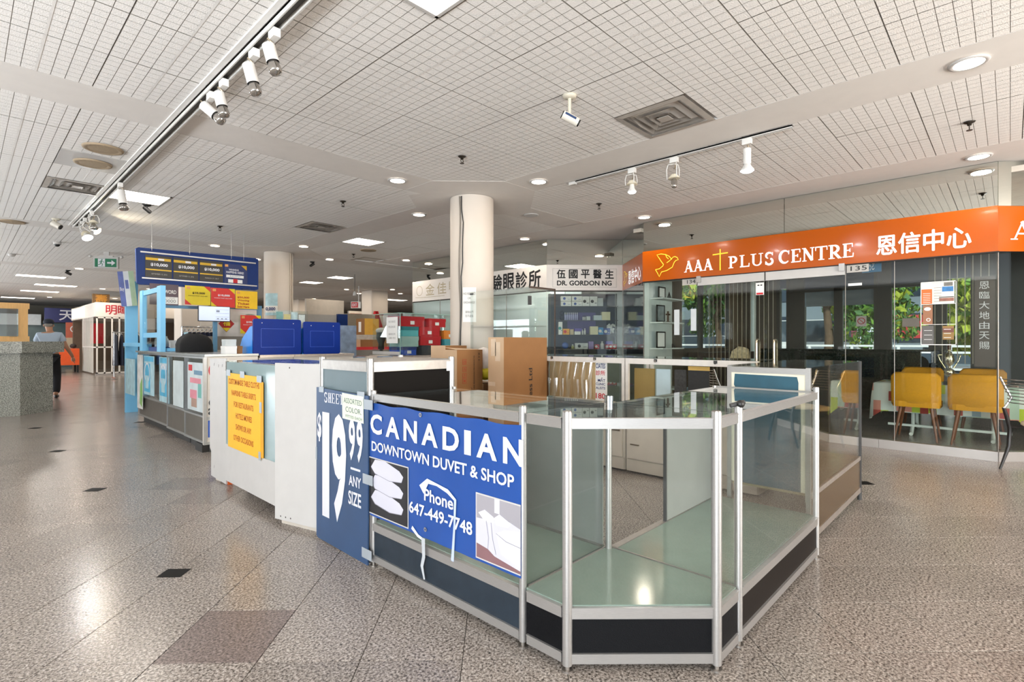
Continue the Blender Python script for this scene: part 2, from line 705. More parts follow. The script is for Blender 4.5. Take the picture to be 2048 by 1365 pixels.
def tilegeo(n=8):
    t = G()
    hh = T / 2 - .0018
    p = 2 * hh / n
    t.add([(-hh, -hh, .005), (-hh, hh, .005), (hh, hh, .005), (hh, -hh, .005)], [(0, 1, 2, 3)], groove)
    ga = .0018
    for a in range(n):
        for b in range(n):
            x0, y0 = -hh + a * p + ga, -hh + b * p + ga
            x1, y1 = x0 + p - 2 * ga, y0 + p - 2 * ga
            t.add([(x0, y0, 0), (x0, y1, 0), (x1, y1, 0), (x1, y0, 0)], [(0, 1, 2, 3)], tilem)
    t.add([(-.007, -hh, -.0015), (-.007, hh, -.0015), (.007, hh, -.0015), (.007, -hh, -.0015)], [(0, 1, 2, 3)], tbar)
    return t


TG = tilegeo()
ctm = TG.mesh('ceiling_tile')
random.seed(4)
for d, x, y in tiles[:300]:
    o = bpy.data.objects.new('ceiling_tile', ctm)
    COL.objects.link(o)
    o.parent = ceil
    sag = random.random() ** 6 * .5
    o.matrix_local = CMI @ Matrix.Translation((x, y, CEIL - .002 * random.random())) @ Euler((R(random.uniform(-sag, sag)), R(random.uniform(-sag, sag)), 0)).to_matrix().to_4x4()
g = G()
for d, x, y in tiles[300:]:
    g.merge(TG, Matrix.Translation((x, y, CEIL)))
g.part('ceiling_tile_field', ceil, kind='stuff')
# flush painted drywall bands on the column lines, with clipped corners round every column
zb = CEIL - .0015
for k in range(-1, 4):
    xa = 4.385 + P * (k - 0)
    if xa > 22:
        continue
    y0 = 10.9 if xa > 7 else -3
    G().box((xa, y0, zb), (xa + .53, 39, CEIL + .02), drywall).part('ceiling_band', ceil)
for k in range(-1, 6):
    yb = 4.88 + P * k
    for i in range(0, 4):
        x0 = -1.195 + P * i
        if i == 1 and yb < 10:
            G().box((x0, yb, zb), (6.79, yb + .53, CEIL + .02), drywall).part('ceiling_band', ceil)
        elif i < 2 or yb > 10:
            G().box((x0, yb, zb), (x0 + 5.58, yb + .53, CEIL + .02), drywall).part('ceiling_band', ceil)
G().box((6.775, -3, zb), (12.4, 10.9, CEIL + .02), drywall).part('ceiling_band', ceil)
octa = [(.265, .865), (.865, .265), (.865, -.265), (.265, -.865), (-.265, -.865), (-.865, -.265), (-.865, .265), (-.265, .865)][::-1]
cols = [(4.65, 5.15), (4.65, 11.26), (4.65, -.96), (-1.46, 11.26), (4.65, 17.37), (10.76, 17.37), (10.76, 11.26), (4.65, 23.48), (10.76, 23.48), (-1.46, 17.37), (-1.46, 23.48)]
for x, y in cols:
    G().prism([(x + a, y + b) for a, b in octa], zb - .001, CEIL + .02, drywall).part('ceiling_collar', ceil)
# white channel joint beside the left track
G().box((1.192, -1.2, CEIL - .012), (1.228, 11, CEIL + .01), tbar).part('tee_bar', ceil)
# plain panel that carries the second speaker
G().box((.975 - .305, 6.96 - .305, CEIL - .003), (.975 + .305, 6.96 + .305, CEIL + .01), white).part('plain_panel', ceil)
# ---------------------------------------------------------------- columns
for (x, y), nm in zip(cols, range(11)):
    if nm in (2, 3, 6, 9, 10):
        continue
    if nm in (5, 8, 7, 4):
        g = G().rbox((x - .36, y - .36, 0), (x + .36, y + .36, CEIL - .007), colm, .05)
    else:
        g = G().cyl((x, y, 0), (x, y, CEIL - .007), .285, colm, 48)
    g.struct('column')
# ---------------------------------------------------------------- far walls
farw = mat('far_wall_paint', '#8d8578', .9, 0, .06, .5)
G().box((-9, 37, 0), (24, 37.2, 3.12), farw).struct('wall_back')
G().box((21, 11, 0), (21.2, 37, 3.12), farw).struct('wall_right')
G().box((-7.2, .2, 0), (-7, 17.5, 3.12), farw).box((-7.2, 25, 0), (-7, 37, 3.12), farw).struct('wall_left')  # left wall added out of view to keep sky reflections off the glass
# ================================================================ storefront line X = 7.4
SX, SH0, SH1 = 7.4, 2.18, 2.65
A0, A1 = (SX, .09), (SX, 4.18)
B = (8.39, 5.17)
C = (SX, 6.16)
D = (SX, 10.3)
FA = FX(SX, 4.18)                      # AAA front, s 0..4.09
FAs = Frame((B[0], B[1], 0), (-1, -1, 0))   # AAA return towards the niche, s 0..1.40
FAr = FB(SX, .09)                      # AAA right return
FGN = FB(C[0], C[1])                   # doctor's sign wall, s 0..1.40
FO = FX(SX, 10.3)                      # optometrist wall, s 0..4.14
RET = 1.40
# mirrors above the fascias
for k, (F, L, lab) in enumerate([(FA, 4.09, 'above the long orange fascia'), (FAs, RET, 'above the short orange return sign'), (FGN, RET, "above the doctor's name sign"),
                                 (FO, 4.14, 'above the eye clinic sign behind the column'), (FAr, RET, 'above the clipped orange fascia at the far right')]):
    t = thing('mirror_panel', 'tall mirror strip ' + lab + ' reflecting the ceiling', 'mirror', F.at(L / 2, SH1))
    n = 2 if L > 2 else 1
    for q in range(n):
        G().fr(F, L * q / n + .003, SH1 + .002, L * (q + 1) / n - .003, CEIL - .008, mirror, -.03, 0).part('mirror_sheet', t)
# kerbs under the glass
kerb = mat('kerb_steel', '#a9a4a0', .35, .35, .04)
for k, (F, L) in enumerate([(FA, 4.09), (FAs, RET), (FGN, RET), (FO, 4.14), (FAr, RET)]):
    g = G()
    n = 4 if L > 2 else 1
    for q in range(n):
        g.fr(F, L * q / n + (.001 if q else 0), 0, L * (q + 1) / n - .001, .10, kerb, -.06, .01)
    g.struct('baseboard_' + ['front', 'return', 'niche', 'clinic', 'right'][k])
# fixed glass
wn = 0


def pane(F, a, b, z0=.10, z1=2.18, m=None, frame=False):
    global wn
    wn += 1
    g = G().fr(F, a + .004, z0, b - .004, z1, m or shopglass, -.012, 0)
    o = g.struct('window_%d' % wn)
    G().fr(F, a - .002, z0, a + .004, z1, alud, -.014, .002).part('joint_strip', o)
    return o


for a, b in ((0, .88), (2.73, 3.215), (3.215, 4.09)):
    pane(FA, a, b)
pane(FAs, 0, RET)
pane(FGN, 0, RET)
for q in range(4):
    pane(FO, 4.14 * q / 4, 4.14 * (q + 1) / 4)
pane(FAr, 0, RET)
G().fr(FA, .87, SH0 - .125, 2.74, SH0 - .122, white, 0, .001).struct('trim_1')
# glass double door with white header rails
for k, (a, b) in enumerate(((.88, 1.805), (1.815, 2.73))):
    g = G().fr(FA, a + .004, .012, b - .004, 2.05, shopglass, -.012, 0)
    o = g.struct('door_%d' % (k + 1))
    G().fr(FA, a + .004, 2.055, b - .004, 2.175, white, -.02, .015).part('header_rail', o)
    G().fr(FA, a + .004, .012, b - .004, .10, kerb, -.02, .015).part('bottom_rail', o)
    hx = b - .09 if k == 0 else a + .12
    p = [FA.at(hx, .55, .05), FA.at(hx, 1.22, .05)] + [FA.at(hx, 1.24 + .03 * math.sin(R(t)), .05 * math.cos(R(t))) for t in range(20, 170, 25)] + [FA.at(hx, 1.22, -.06), FA.at(hx, .55, -.06)]
    G().tube(p, .014, mat('brass_steel', '#c9bda8', .25, .9), 10).part('handle', o)
    hg = G()
    e = a + .03 if k == 0 else b - .03
    hg.fr(FA, e - .03, 2.10, e + .03, 2.19, alu, .015, .05).part('pivot_hinge', o)
# ================================================================ AAA fascia sign
t = thing('shop_sign', 'long orange fascia sign with white lettering and yellow dove over the glass shopfront', 'sign', FA.at(2, SH0))
G().fr(FA, 0, SH0, 4.09, SH1, orange, -.05, .03).part('fascia_panel', t)
G().fr(FAs, 0, SH0, RET + .012, SH1, orange, -.03, .0).part('return_panel', t)
G().fr(FAr, -.012, SH0, RET, SH1, orange, -.03, .0).part('return_panel', t)
dk = mat('dark_shadow_gap', '#2a2420', .7)  # dark strip along the lower edge of the fascias
G().fr(FA, -.01, SH0 - .012, 4.10, SH0, dk, -.05, .02).part('bottom_trim', t)
# serif letters: pen strokes with slab serifs on a unit cap height


def serif(g, F, x, z, hgt, wid, ch, m, d):
    X = lambda a: x + a * wid
    Z = lambda b: z + b * hgt
    k, n = .17 * hgt, .09 * hgt

    def st(p, w_):
        g.fstroke(F, [(X(a), Z(b)) for a, b in p], w_, m, d)

    def sf(a, b0, half):
        st([(a - half, b0), (a + half, b0)], .06 * hgt)
    def arc(c0, c1, rx, ry, t0, t1, w0, w1, n_=14):
        pts, ws = [], []
        for q in range(n_ + 1):
            u = q / n_
            th = R(t0 + (t1 - t0) * u)
            pts.append((X(c0 + rx * math.cos(th)), Z(c1 + ry * math.sin(th))))
            ws.append(w0 + (w1 - w0) * math.sin(PI * u))
        g.fstroke(F, pts, ws, m, d)
    if ch == 'A':
        st([(.16, .03), (.5, .99)], n); st([(.46, 1.0), (.82, .03)], k * 1.1); st([(.27, .33), (.72, .33)], n * .9); sf(.14, .03, .15); sf(.84, .03, .18)
    elif ch in 'PR':
        st([(.25, .03), (.25, .97)], k); sf(.25, .03, .24); sf(.2, .97, .2)
        arc(.42, .70, .33, .25, 90, -90, n, k * 1.1); st([(.2, .95), (.45, .95)], n); st([(.2, .45), (.45, .45)], n)
        if ch == 'R':
            st([(.45, .45), (.85, .03)], k); sf(.88, .03, .14)
    elif ch == 'L':
        st([(.25, .03), (.25, .97)], k); sf(.25, .97, .24); st([(.05, .04), (.9, .04)], n); st([(.9, .0), (.93, .3)], n * .8)
    elif ch == 'U':
        st([(.22, .97), (.22, .3)], k); st([(.8, .97), (.8, .3)], n * .9); arc(.51, .31, .29, .27, 180, 360, k * .9, n); sf(.22, .97, .22); sf(.8, .97, .17)
    elif ch == 'S':
        arc(.5, .73, .32, .23, 20, 250, n * .7, k); arc(.5, .26, .34, .24, 70, -170, k * .8, k); st([(.85, .97), (.83, .72)], n * .7); st([(.14, .03), (.15, .3)], n * .7)
    elif ch == 'C':
        arc(.55, .5, .42, .46, 45, 315, n * .8, k * 1.15, 20); st([(.9, .97), (.88, .66)], n * .7)
    elif ch == 'E':
        st([(.25, .03), (.25, .97)], k); st([(.03, .96), (.85, .96)], n * .8); st([(.03, .04), (.9, .04)], n * .8); st([(.25, .5), (.65, .5)], n * .8)
        st([(.85, .98), (.86, .72)], n * .7); st([(.9, .02), (.93, .3)], n * .7); st([(.65, .62), (.65, .38)], n * .7)
    elif ch == 'N':
        st([(.2, .03), (.2, .97)], n); st([(.84, .03), (.84, .97)], n); st([(.2, .95), (.82, .05)], k * 1.1); sf(.2, .03, .18); sf(.14, .97, .14); sf(.84, .97, .18)
    elif ch == 'T':
        st([(.5, .03), (.5, .97)], k); sf(.5, .03, .24); st([(.05, .96), (.95, .96)], n * .9); st([(.05, .99), (.04, .7)], n * .7); st([(.95, .99), (.96, .7)], n * .7)


def serif_word(g, F, a0, z0, a1, hgt, s, m, d):
    wd = {'A': 1.06, 'L': .82, 'S': .72, 'E': .86, 'P': .84, 'R': .98, 'T': .96}
    tot = sum(wd.get(c, .98) for c in s)
    u = (a1 - a0) / tot
    x = a0
    for c in s:
        w_ = wd.get(c, .98) * u
        serif(g, F, x, z0, hgt, w_ * .94, c, m, d)
        x += w_


g = G()
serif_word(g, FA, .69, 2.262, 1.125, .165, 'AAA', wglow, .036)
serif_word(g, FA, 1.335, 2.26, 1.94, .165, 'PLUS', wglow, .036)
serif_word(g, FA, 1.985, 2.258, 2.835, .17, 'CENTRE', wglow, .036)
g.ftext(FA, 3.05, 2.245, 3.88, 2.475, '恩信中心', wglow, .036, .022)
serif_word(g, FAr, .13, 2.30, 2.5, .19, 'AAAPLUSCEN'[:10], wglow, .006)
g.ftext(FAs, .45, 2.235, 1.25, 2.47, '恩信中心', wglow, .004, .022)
g.part('lettering', t, 'white lettering')
g = G()


def dove(F, x, z, s, d, sx=1.):
    def pl(p, cl=False):
        g.fstroke(F, [(x + sx * s * a, z + s * b) for a, b in p], .011, yneon, d, cl)
    pl([(0, .33), (.09, .17), (.17, 0), (.27, .20), (.5, .24), (.74, .36), (.83, .57), (.9, .64), (1, .66), (.95, .76), (.86, .81), (.78, .80), (.70, .72), (.60, .64), (.5, .58)])
    pl([(0, .33), (.18, .35), (.33, .46), (.36, .52), (.25, .68), (.16, .83), (.06, .98), (.25, 1.0), (.45, .95), (.6, .86), (.68, .76), (.72, .70)])
    pl([(.44, .97), (.50, .82), (.58, .74)])


dove(FA, .225, 2.235, .345, .036, 1.08)
dove(FAs, .10, 2.235, .27, .004)
g.fstroke(FA, [(1.222, 2.245), (1.222, 2.545)], .016, yneon, .037)
g.fstroke(FA, [(1.115, 2.475), (1.33, 2.482)], .016, yneon, .037)
g.part('dove_and_cross', t, 'yellow outline dove and cross')
# ---------------------------------------------------------------- clinic signs
signw = mat('sign_white', '#d9d3cd', .3, 0, .03)
t = thing('clinic_sign', "white doctor's name sign with black Chinese and English lettering facing the counters", 'sign', FGN.at(.7, SH0))
G().fr(FGN, 0, SH0, RET, SH1, signw, -.05, .0).part('fascia_panel', t)
g = G()
for a, b, c_, d_ in ((.11, 2.235, 1.29, 2.24), (.11, 2.575, 1.29, 2.58), (.11, 2.235, .115, 2.58), (1.285, 2.235, 1.29, 2.58)):
    g.fr(FGN, a, b, c_, d_, alud, 0, .006)
g.part('inner_border', t)
for i, c_ in enumerate('伍國平醫生'):
    a = .19 + i * .2225
    G().ftext(FGN, a, 2.40, a + .155, 2.56, c_, inkm, .003, .035).part('character', t)
g = G()
g.ftext(FGN, .19, 2.268, 1.20, 2.36, 'DR. GORDON NG', inkm, .003, .03)
g.part('lettering', t)
t = thing('clinic_sign', 'long white eye clinic sign with black Chinese lettering passing behind the round column', 'sign', FO.at(2, SH0))
G().fr(FO, 0, SH0, 4.14, SH1, signw, -.05, .0).part('fascia_panel', t)
for i, c_ in enumerate('驗眼診所'):
    a = 2.70 + i * .335
    G().ftext(FO, a, 2.24, a + .29, 2.575, c_, inkm, .003, .03).part('character', t)
g = G()
gold = mat('pale_gold_letters', '#a99c80', .4, .3)
for i, c_ in enumerate('金佳'):
    g.ftext(FO, .52 + i * .42, 2.30, .84 + i * .42, 2.56, c_, gold, .003, .01)
g.ftext(FO, 1.36, 2.36, 1.62, 2.56, '眼', gold, .003, 0)
g.fring(FO, (.28, 2.42), .11, .012, gold, .003)
g.fstroke(FO, [(.12, 2.27), (.4, 2.26), (1.2, 2.26)], .01, gold, .003)
g.part('gold_lettering', t, 'pale gold lettering')
dk2 = G().fr(FO, -.01, SH0 - .02, 4.15, SH0, dk, -.05, 0).fr(FGN, -.01, SH0 - .02, RET, SH0, dk, -.05, 0)
dk2.struct('trim_2')
# ================================================================ the empty booth of aluminium showcases
def post(t, x, y, h, r=.017, m=None, foot=True, z0=.025):
    o = G().cyl((x, y, z0), (x, y, h - .004), r, m or alu, 20).cyl((x, y, h - .004), (x, y, h), r * .9, alud, 20).part('post', t)
    if foot:
        G().cyl((x, y, 0), (x, y, .008), .021, alud, 16).cyl((x, y, .008), (x, y, .026), .009, alud, 10).part('levelling_foot', o)
    return o


def rails(t, F, L, e0=.017, e1=.017, z=((.03, .068), (.20, .242), (.918, .957)), m=None):
    for (a, b), nm in zip(z, ('bottom_rail', 'middle_rail', 'top_rail')):
        g = G().fr(F, e0, a, L - e1, b, m or alu, -.022, .0)
        g.fr(F, e0, b - .003, L - e1, b + .001, m or alu, -.022, .003)
        g.part(nm, t)


def side(t, F, L, pan=True, z0=.242, z1=.918, base=None, gm=None):
    if pan:
        G().fr(F, .012, z0 - .004, L - .012, z1 + .004, gm or clear, -.014, -.008).part('glass_pane', t)
    if base:
        G().fr(F, .012, .066, L - .012, .202, base, -.016, -.007).part('base_panel', t)


# ---- corner unit
V = [(1.57, 1.43), (1.57, 1.215), (1.975, .795), (2.183, .795), (2.183, 1.43)]
t = thing('corner_showcase', 'five-sided corner glass showcase with chrome posts and black base at the booth front', 'showcase', (1.9, 1.1, 0))
for i in (1, 2, 4):
    post(t, V[i][0] + (.012, 0, 0, -.02)[i - 1], V[i][1] + (0, .012, 0, -.02)[i - 1], .985, .019 if i < 3 else .015)
E0 = FX(1.57, 1.43)
E1 = Frame((*V[1], 0), (V[2][0] - V[1][0], V[2][1] - V[1][1], 0))
E2 = FY(.795, 1.975)
for F, L in ((E0, .215), (E1, math.hypot(.405, .42)), (E2, .208)):
    rails(t, F, L, .018, .02)
    side(t, F, L, base=blackp)
inn = [(1.585, 1.425), (1.585, 1.22), (1.982, .81), (2.178, .81), (2.178, 1.425)]
G().prism(inn, .944, .952, topglass).part('top_glass', t)
G().prism(inn, .226, .236, mat('white_underlay', '#b8beb6', .6)).prism(inn, .237, .247, deck).part('deck', t)
G().fr(FY(1.43, 1.60), 0, .236, .56, .252, alud, 0, .006).fr(Frame((2.183, 1.42, 0), (0, -1, 0)), 0, .236, .60, .252, alud, 0, .006).part('deck_edge_strip', t)
for (x, y) in ((2.163, 1.41),):
    G().cyl((x, y, .95), (x, y, .985), .022, chrome, 16).part('corner_cap', t)

# ---- left showcase with the blue banner
LF = FX(1.57, 2.585)
LL = 1.155
t = thing('glass_showcase', 'low glass showcase behind the blue shop banner with black kick panel', 'showcase', (1.87, 2.0, 0))
post(t, 1.583, 1.443, .985, .016)
post(t, 1.583, 2.565, .975, .016)
post(t, 2.165, 2.565, .96, .013)
rails(t, LF, LL, .03, .025)
side(t, LF, LL, base=mat('dusty_slate_panel', '#252e37', .45, 0, .16, 14, spec=.25))
G().box((1.59, 1.455, .944), (2.175, 2.56, .952), topglass).part('top_glass', t)
G().box((1.59, 1.445, .226), (2.178, 2.57, .246), deck).part('deck', t)
G().box((2.170, 1.45, .25), (2.178, 1.98, .93), greyboard).part('sliding_back_board', t)
G().box((2.150, 1.45, .925), (2.185, 2.57, .945), alud).box((2.150, 1.45, .225), (2.185, 2.57, .25), alud).part('back_rail', t)
G().box((1.60, 1.436, .25), (2.17, 1.441, .935), clear).part('end_pane', t)
# ---- right showcase
RF = FY(.795, 2.183)
RL = 1.215
t = thing('glass_showcase', 'low clear glass showcase with black kick panel right of the corner case', 'showcase', (2.8, 1.1, 0))
post(t, 2.198, .808, .985, .016)
post(t, 3.385, .808, .985, .016)
post(t, 3.385, 1.395, .96, .013)
rails(t, RF, RL, .03, .03)
side(t, RF, RL, base=mat('dark_brown_panel', '#140f0d', .45, 0, .1, spec=.2))
G().box((2.20, .815, .944), (3.38, 1.40, .952), topglass).part('top_glass', t)
G().box((2.19, .815, .226), (3.39, 1.40, .246), deck).part('deck', t)
G().box((2.69, 1.385, .25), (3.37, 1.393, .93), greyboard).part('sliding_back_board', t)
G().box((2.19, 1.38, .925), (3.39, 1.415, .945), alu).box((2.19, 1.38, .225), (3.39, 1.415, .25), alud).part('back_rail', t)
G().box((3.392, .815, .25), (3.398, 1.385, .935), clear).fr(FX(3.40, 1.41), .0, .925, .6, .957, alu, -.02, 0).part('end_pane', t)
G().box((2.688, 1.38, .25), (2.70, 1.397, .93), darkgrey).part('board_edge_strip', t)
# ---- joint clamp on the right post
G().ball((2.198, .80, .992), .017, blackm, 10, (1.2, 1, 1)).cyl((2.17, .83, .985), (2.215, .79, 1.0), .009, darkgrey).thing('post_clamp', 'scuffed dark clamp on top of the post right of the corner case', 'clamp')
# ---- banner
bw, bh = 1.15, .63
t = thing('shop_banner', 'blue vinyl banner with white shop name on the left glass showcase', 'banner', LF.at(.58, .28))
g = G()
BF = Frame(LF.at(.008, .285, .004), (0, -1, 0))
nx = 24
vs, fs = [], []
for j in range(2):
    for i in range(nx + 1):
        a = 1.14 * i / nx
        vs.append(BF.at(a, (.62 + .004 * math.sin(a * 23)) * j, .001 + .0015 * math.sin(a * 31 + j)))
fs = [(i, i + 1, nx + 2 + i, nx + 1 + i) for i in range(nx)]
g.add(vs, fs, bluev, True)
g.part('vinyl_sheet', t)
g = G()
x = .012
for c_, wd in zip('CANADIAN', (.115, .128, .115, .128, .118, .045, .128, .115)):
    g.ftext(BF, x, .455, x + wd, .565, c_, wlet, .005, .03)
    x += wd + .036
g.ftext(BF, .025, .36, 1.105, .415, 'DOWNTOWN DUVET & SHOP', wlet, .005, .02)
g.ftext(BF, .50, .185, .72, .245, 'Phone', wlet, .005, .02)
g.ftext(BF, .375, .10, .85, .16, '647-449-7748', wlet, .005, .02)
g.part('lettering', t, 'white lettering')
g = G()
g.fr(BF, 0, .012, .368, .325, white, .003, .004).fr(BF, .0, .018, .362, .319, mat('photo_dark', '#202024', .4, 0, .3, 4), .004, .0045)
pil = mat('photo_pillow', '#c6c4cf', .5, 0, .06, 3)
for k in range(3):
    b = .07 + k * .083
    g.fpoly(BF, [(.02, b + .035), (.06, b + .005), (.20, b - .012), (.31, b), (.325, b + .03), (.29, b + .055), (.16, b + .085), (.06, b + .08)], pil, .005 + .0003 * k)
    g.fstroke(BF, [(.02, b + .035), (.06, b + .004), (.20, b - .013), (.31, b - .001)], .003, mat('photo_grey', '#8a8894', .5), .0062)
g.part('pillow_photo', t, 'photo of three stacked white pillows')
g = G()
g.fr(BF, .872, .012, 1.14, .30, white, .003, .004).fr(BF, .878, .018, 1.14, .294, mat('photo_wall', '#98949a', .5, 0, .05, 3), .004, .0045)
g.fpoly(BF, [(.878, .018), (1.14, .018), (1.14, .05), (.96, .09), (.878, .08)], mat('photo_floor', '#7c5b5e', .5), .0048)
g.fpoly(BF, [(.878, .08), (.95, .07), (.99, .05), (1.14, .03), (1.14, .20), (1.08, .215), (1.0, .20), (.878, .19)], pil, .005)
g.fpoly(BF, [(.89, .215), (.93, .185), (.99, .19), (.985, .215), (.93, .235)], mat('photo_white', '#dcdae2', .5), .0053)
g.fpoly(BF, [(.985, .21), (1.0, .185), (1.07, .19), (1.09, .21), (1.02, .235)], mat('photo_white', '#dcdae2', .5), .0055)
g.fpoly(BF, [(1.0, .15), (1.05, .175), (1.14, .19), (1.14, .045), (1.03, .07)], mat('photo_white', '#dcdae2', .5), .0054)
for q in ([(.94, .19), (.955, .12), (.95, .07)], [(.97, .19), (.98, .12), (1.0, .06)], [(1.0, .15), (1.06, .13), (1.14, .125)]):
    g.fstroke(BF, q, .003, mat('photo_grey', '#8a8894', .5), .0058)
g.fr(BF, .99, .235, 1.02, .294, mat('photo_curtain', '#d8d5d8', .5), .0045, .005)
g.part('bedroom_photo', t, 'photo of a bed with white duvet')
g = G()
tp = mat('torn_white_tape', '#dfe3ee', .5, 0, .08)
G().fstroke(BF, [(.48, .235), (.53, .285), (.60, .28), (.68, .265), (.735, .235)], [.05, .025, .012, .02, .014], tp, .006).part('torn_tape', t, 'torn strip of old tape')
G().fstroke(BF, [(.735, .24), (.73, .12), (.715, -.05)], [.016, .013, .02], mat('clear_tape', '#b9c6e0', .3), .0062).part('torn_tape', t, 'torn strip of old tape')
G().fstroke(BF, [(.40, .03), (.45, .0), (.50, -.01)], [.02, .016, .012], tp, .006).part('torn_tape', t, 'torn strip of old tape')
G().fstroke(BF, [(.495, .0), (.50, -.09), (.485, -.14), (.505, -.20)], [.03, .024, .022, .012], mat('grey_tape', '#b8bcc0', .4), .0075).part('torn_tape', t, 'torn strip of old tape')
g = G()
for a, b in ((.47, .60), (.51, .045)):
    g.fring(BF, (a, b), .008, .006, alu, .0065, 14)
g.part('eyelet', t)
# ---- tall end unit left of the banner case
t = thing('tall_display_stand', 'tall aluminium framed stand with black side panel behind the blue price board', 'display stand', (1.88, 2.9, 0))
for x, y in ((1.59, 2.612), (1.59, 3.175), (2.18, 2.612), (2.18, 3.175)):
    post(t, x, y, 1.15, .02)
for F, L, pm, nm in ((FX(1.575, 3.19), .59, slatep, 'end_panel'), (FY(2.60, 1.575), .62, mat('matt_black_board', '#120f0d', .6, spec=.1), 'side_panel')):
    G().fr(F, .03, 1.075, L - .03, 1.13, alud, -.025, 0).part('top_rail', t)
    G().fr(F, .03, .06, L - .03, .10, alu, -.025, 0).part('bottom_rail', t)
    G().fr(F, .03, .10, L - .03, 1.075, pm, -.018, -.008).part(nm, t)
G().box((1.58, 2.61, 1.128), (2.19, 3.18, 1.136), mat('grey_top_board', '#77726c', .4)).part('top_board', t)
G().fr(FY(2.60, 2.13), 0, 1.06, .03, 1.12, paper, 0, .003).part('paper_scrap', t)
# ---- navy price board
SF_ = FX(1.553, 3.186)
t = thing('price_board', 'navy board with large white bed sheet price taped at the booth corner', 'sign', SF_.at(.3, .01))
G().fprism(SF_, [(0, .02), (.02, .01), (.605, .004), (.612, .945), (.3, .95), (.0, .958)], navy, -.008, 0).part('board', t)
g = G()
# condensed bold numerals
g.ftext(SF_, .016, .62, .07, .80, '$', wlet, .002, .03)
g.ftext(SF_, .082, .165, .172, .81, '1', wlet, .002, .05)
g.ftext(SF_, .205, .165, .375, .815, '9', wlet, .002, .035)
g.ftext(SF_, .405, .56, .475, .80, '9', wlet, .002, .03)
g.ftext(SF_, .49, .56, .558, .80, '9', wlet, .002, .03)
g.fr(SF_, .425, .51, .53, .522, wlet, 0, .002)
g.ftext(SF_, .405, .415, .54, .475, 'ANY', wlet, .002, .02)
g.ftext(SF_, .40, .305, .54, .385, 'SIZE', wlet, .002, .02)
for i, c_ in enumerate('SHEET'):
    if c_ == 'H':
        x0 = .105 + i * .048
        g.fr(SF_, x0 + .006, .875, x0 + .015, .93, wlet, 0, .002).fr(SF_, x0 + .028, .875, x0 + .037, .93, wlet, 0, .002).fr(SF_, x0 + .01, .899, x0 + .032, .905, wlet, 0, .002)
        for q in (.002, .024):
            g.fr(SF_, x0 + q, .873, x0 + q + .017, .877, wlet, 0, .002).fr(SF_, x0 + q, .928, x0 + q + .017, .932, wlet, 0, .002)
    else:
        x0 = .105 + i * .048
        serif(g, SF_, x0, .873, .06, .044, c_, wlet, .002)
g.part('lettering', t, 'white price lettering')
g = G()
NF = Frame(SF_.at(.335, .795, .003), (0, -1, -.03), (0, .03, 1))
g.fr(NF, 0, 0, .235, .15, mat('pale_green_note', '#d9e3cc', .8), 0, .001)
ink2 = mat('pen_ink', '#5d6466', .8)
for s_, a, b, a1, b1 in (('ASSORTED', .02, .095, .22, .125), ('COLOR.', .04, .045, .215, .075), ('FITTED EACH', .04, .012, .22, .028)):
    g.ftext(NF, a, b, a1, b1, s_, ink2, .002)
g.part('note', t, 'pale green handwritten note')
g = G()
for a, b, c_, d_ in ((.04, .93, .10, .965), (.50, .925, .575, .965), (.57, .87, .66, .925), (.56, .455, .66, .51), (.55, .04, .65, .095), (-.005, .50, .012, .58)):
    g.fr(SF_, a, b, c_, d_, tape, .001, .0035)
g.part('duct_tape', t, 'strips of grey duct tape')
# ---- white plywood boards and the white framed case
t = thing('white_board', 'tall white board standing between the navy price board and the yellow notice', 'board', (1.54, 3.45, 0))
WB = Frame((1.49, 3.62, 0), (.105, -.40, 0))
wbL = .41
G().fr(WB, -.03, .035, wbL, 1.10, white, -.012, .0).part('panel', t)
g = G()
for a, b in ((.03, .06), (.08, .06), (.13, .06), (.12, 1.07)):
    g.fdisc(WB, (a, b), .006, mat('screw_hole', '#4a4440', .7), .001, 10)
g.part('screw_hole', t)
G().fr(WB, .0, 0, .36, .035, offwhite, -.08, -.03).part('foot_block', t)
CFm = FX(1.54, 4.81)
t = thing('white_showcase', 'white panelled showcase with front glass and a yellow notice', 'showcase', CFm.at(.55, 0))
G().fr(CFm, .0, .075, 1.10, .385, white, -.015, 0).part('front_panel', t)
G().fr(CFm, .01, .385, 1.10, 1.075, mat('green_tint_glass', '#8aa0a2', .06, 0, .08, 2, spec=.8), -.010, -.004).part('front_glass', t)
G().box((1.545, 3.68, 1.075), (2.10, 4.80, 1.085), topglass).part('top_glass', t)
G().box((2.09, 3.68, .075), (2.10, 4.80, 1.075), offwhite).part('back_panel', t)
G().box((1.56, 3.68, .12), (2.09, 3.70, 1.07), offwhite).box((1.56, 4.78, .12), (2.09, 4.80, 1.07), offwhite).part('end_panel', t)
G().box((1.56, 3.7, .35), (2.09, 4.78, .37), offwhite).part('deck', t)
G().fr(CFm, 0, 1.0, .025, 1.08, alud, -.02, .004).fr(CFm, 1.09, .95, 1.105, .99, darkgrey, -.02, .004).part('glass_clip', t)
for y in (3.8, 4.3, 4.75):
    G().box((1.7, y - .02, 0), (1.76, y + .02, .08), darkgrey).part('leg', t)
t = thing('notice_board', 'yellow notice for custom table cloths taped on the white showcase', 'sign', CFm.at(.45, .37))
NB = Frame(CFm.at(.10, .372, .006), (0, -1, -.008), (0, .008, 1))
G().fr(NB, 0, .005, .69, .615, mat('yellow_card', '#f0b21e', .55, 0, .04), 0, .004).fr(NB, .69, .02, .735, .58, mat('yellow_card_edge', '#d89a18', .6), 0, .003).part('card', t)
g = G()
brown = mat('brown_print', '#b05a14', .7)
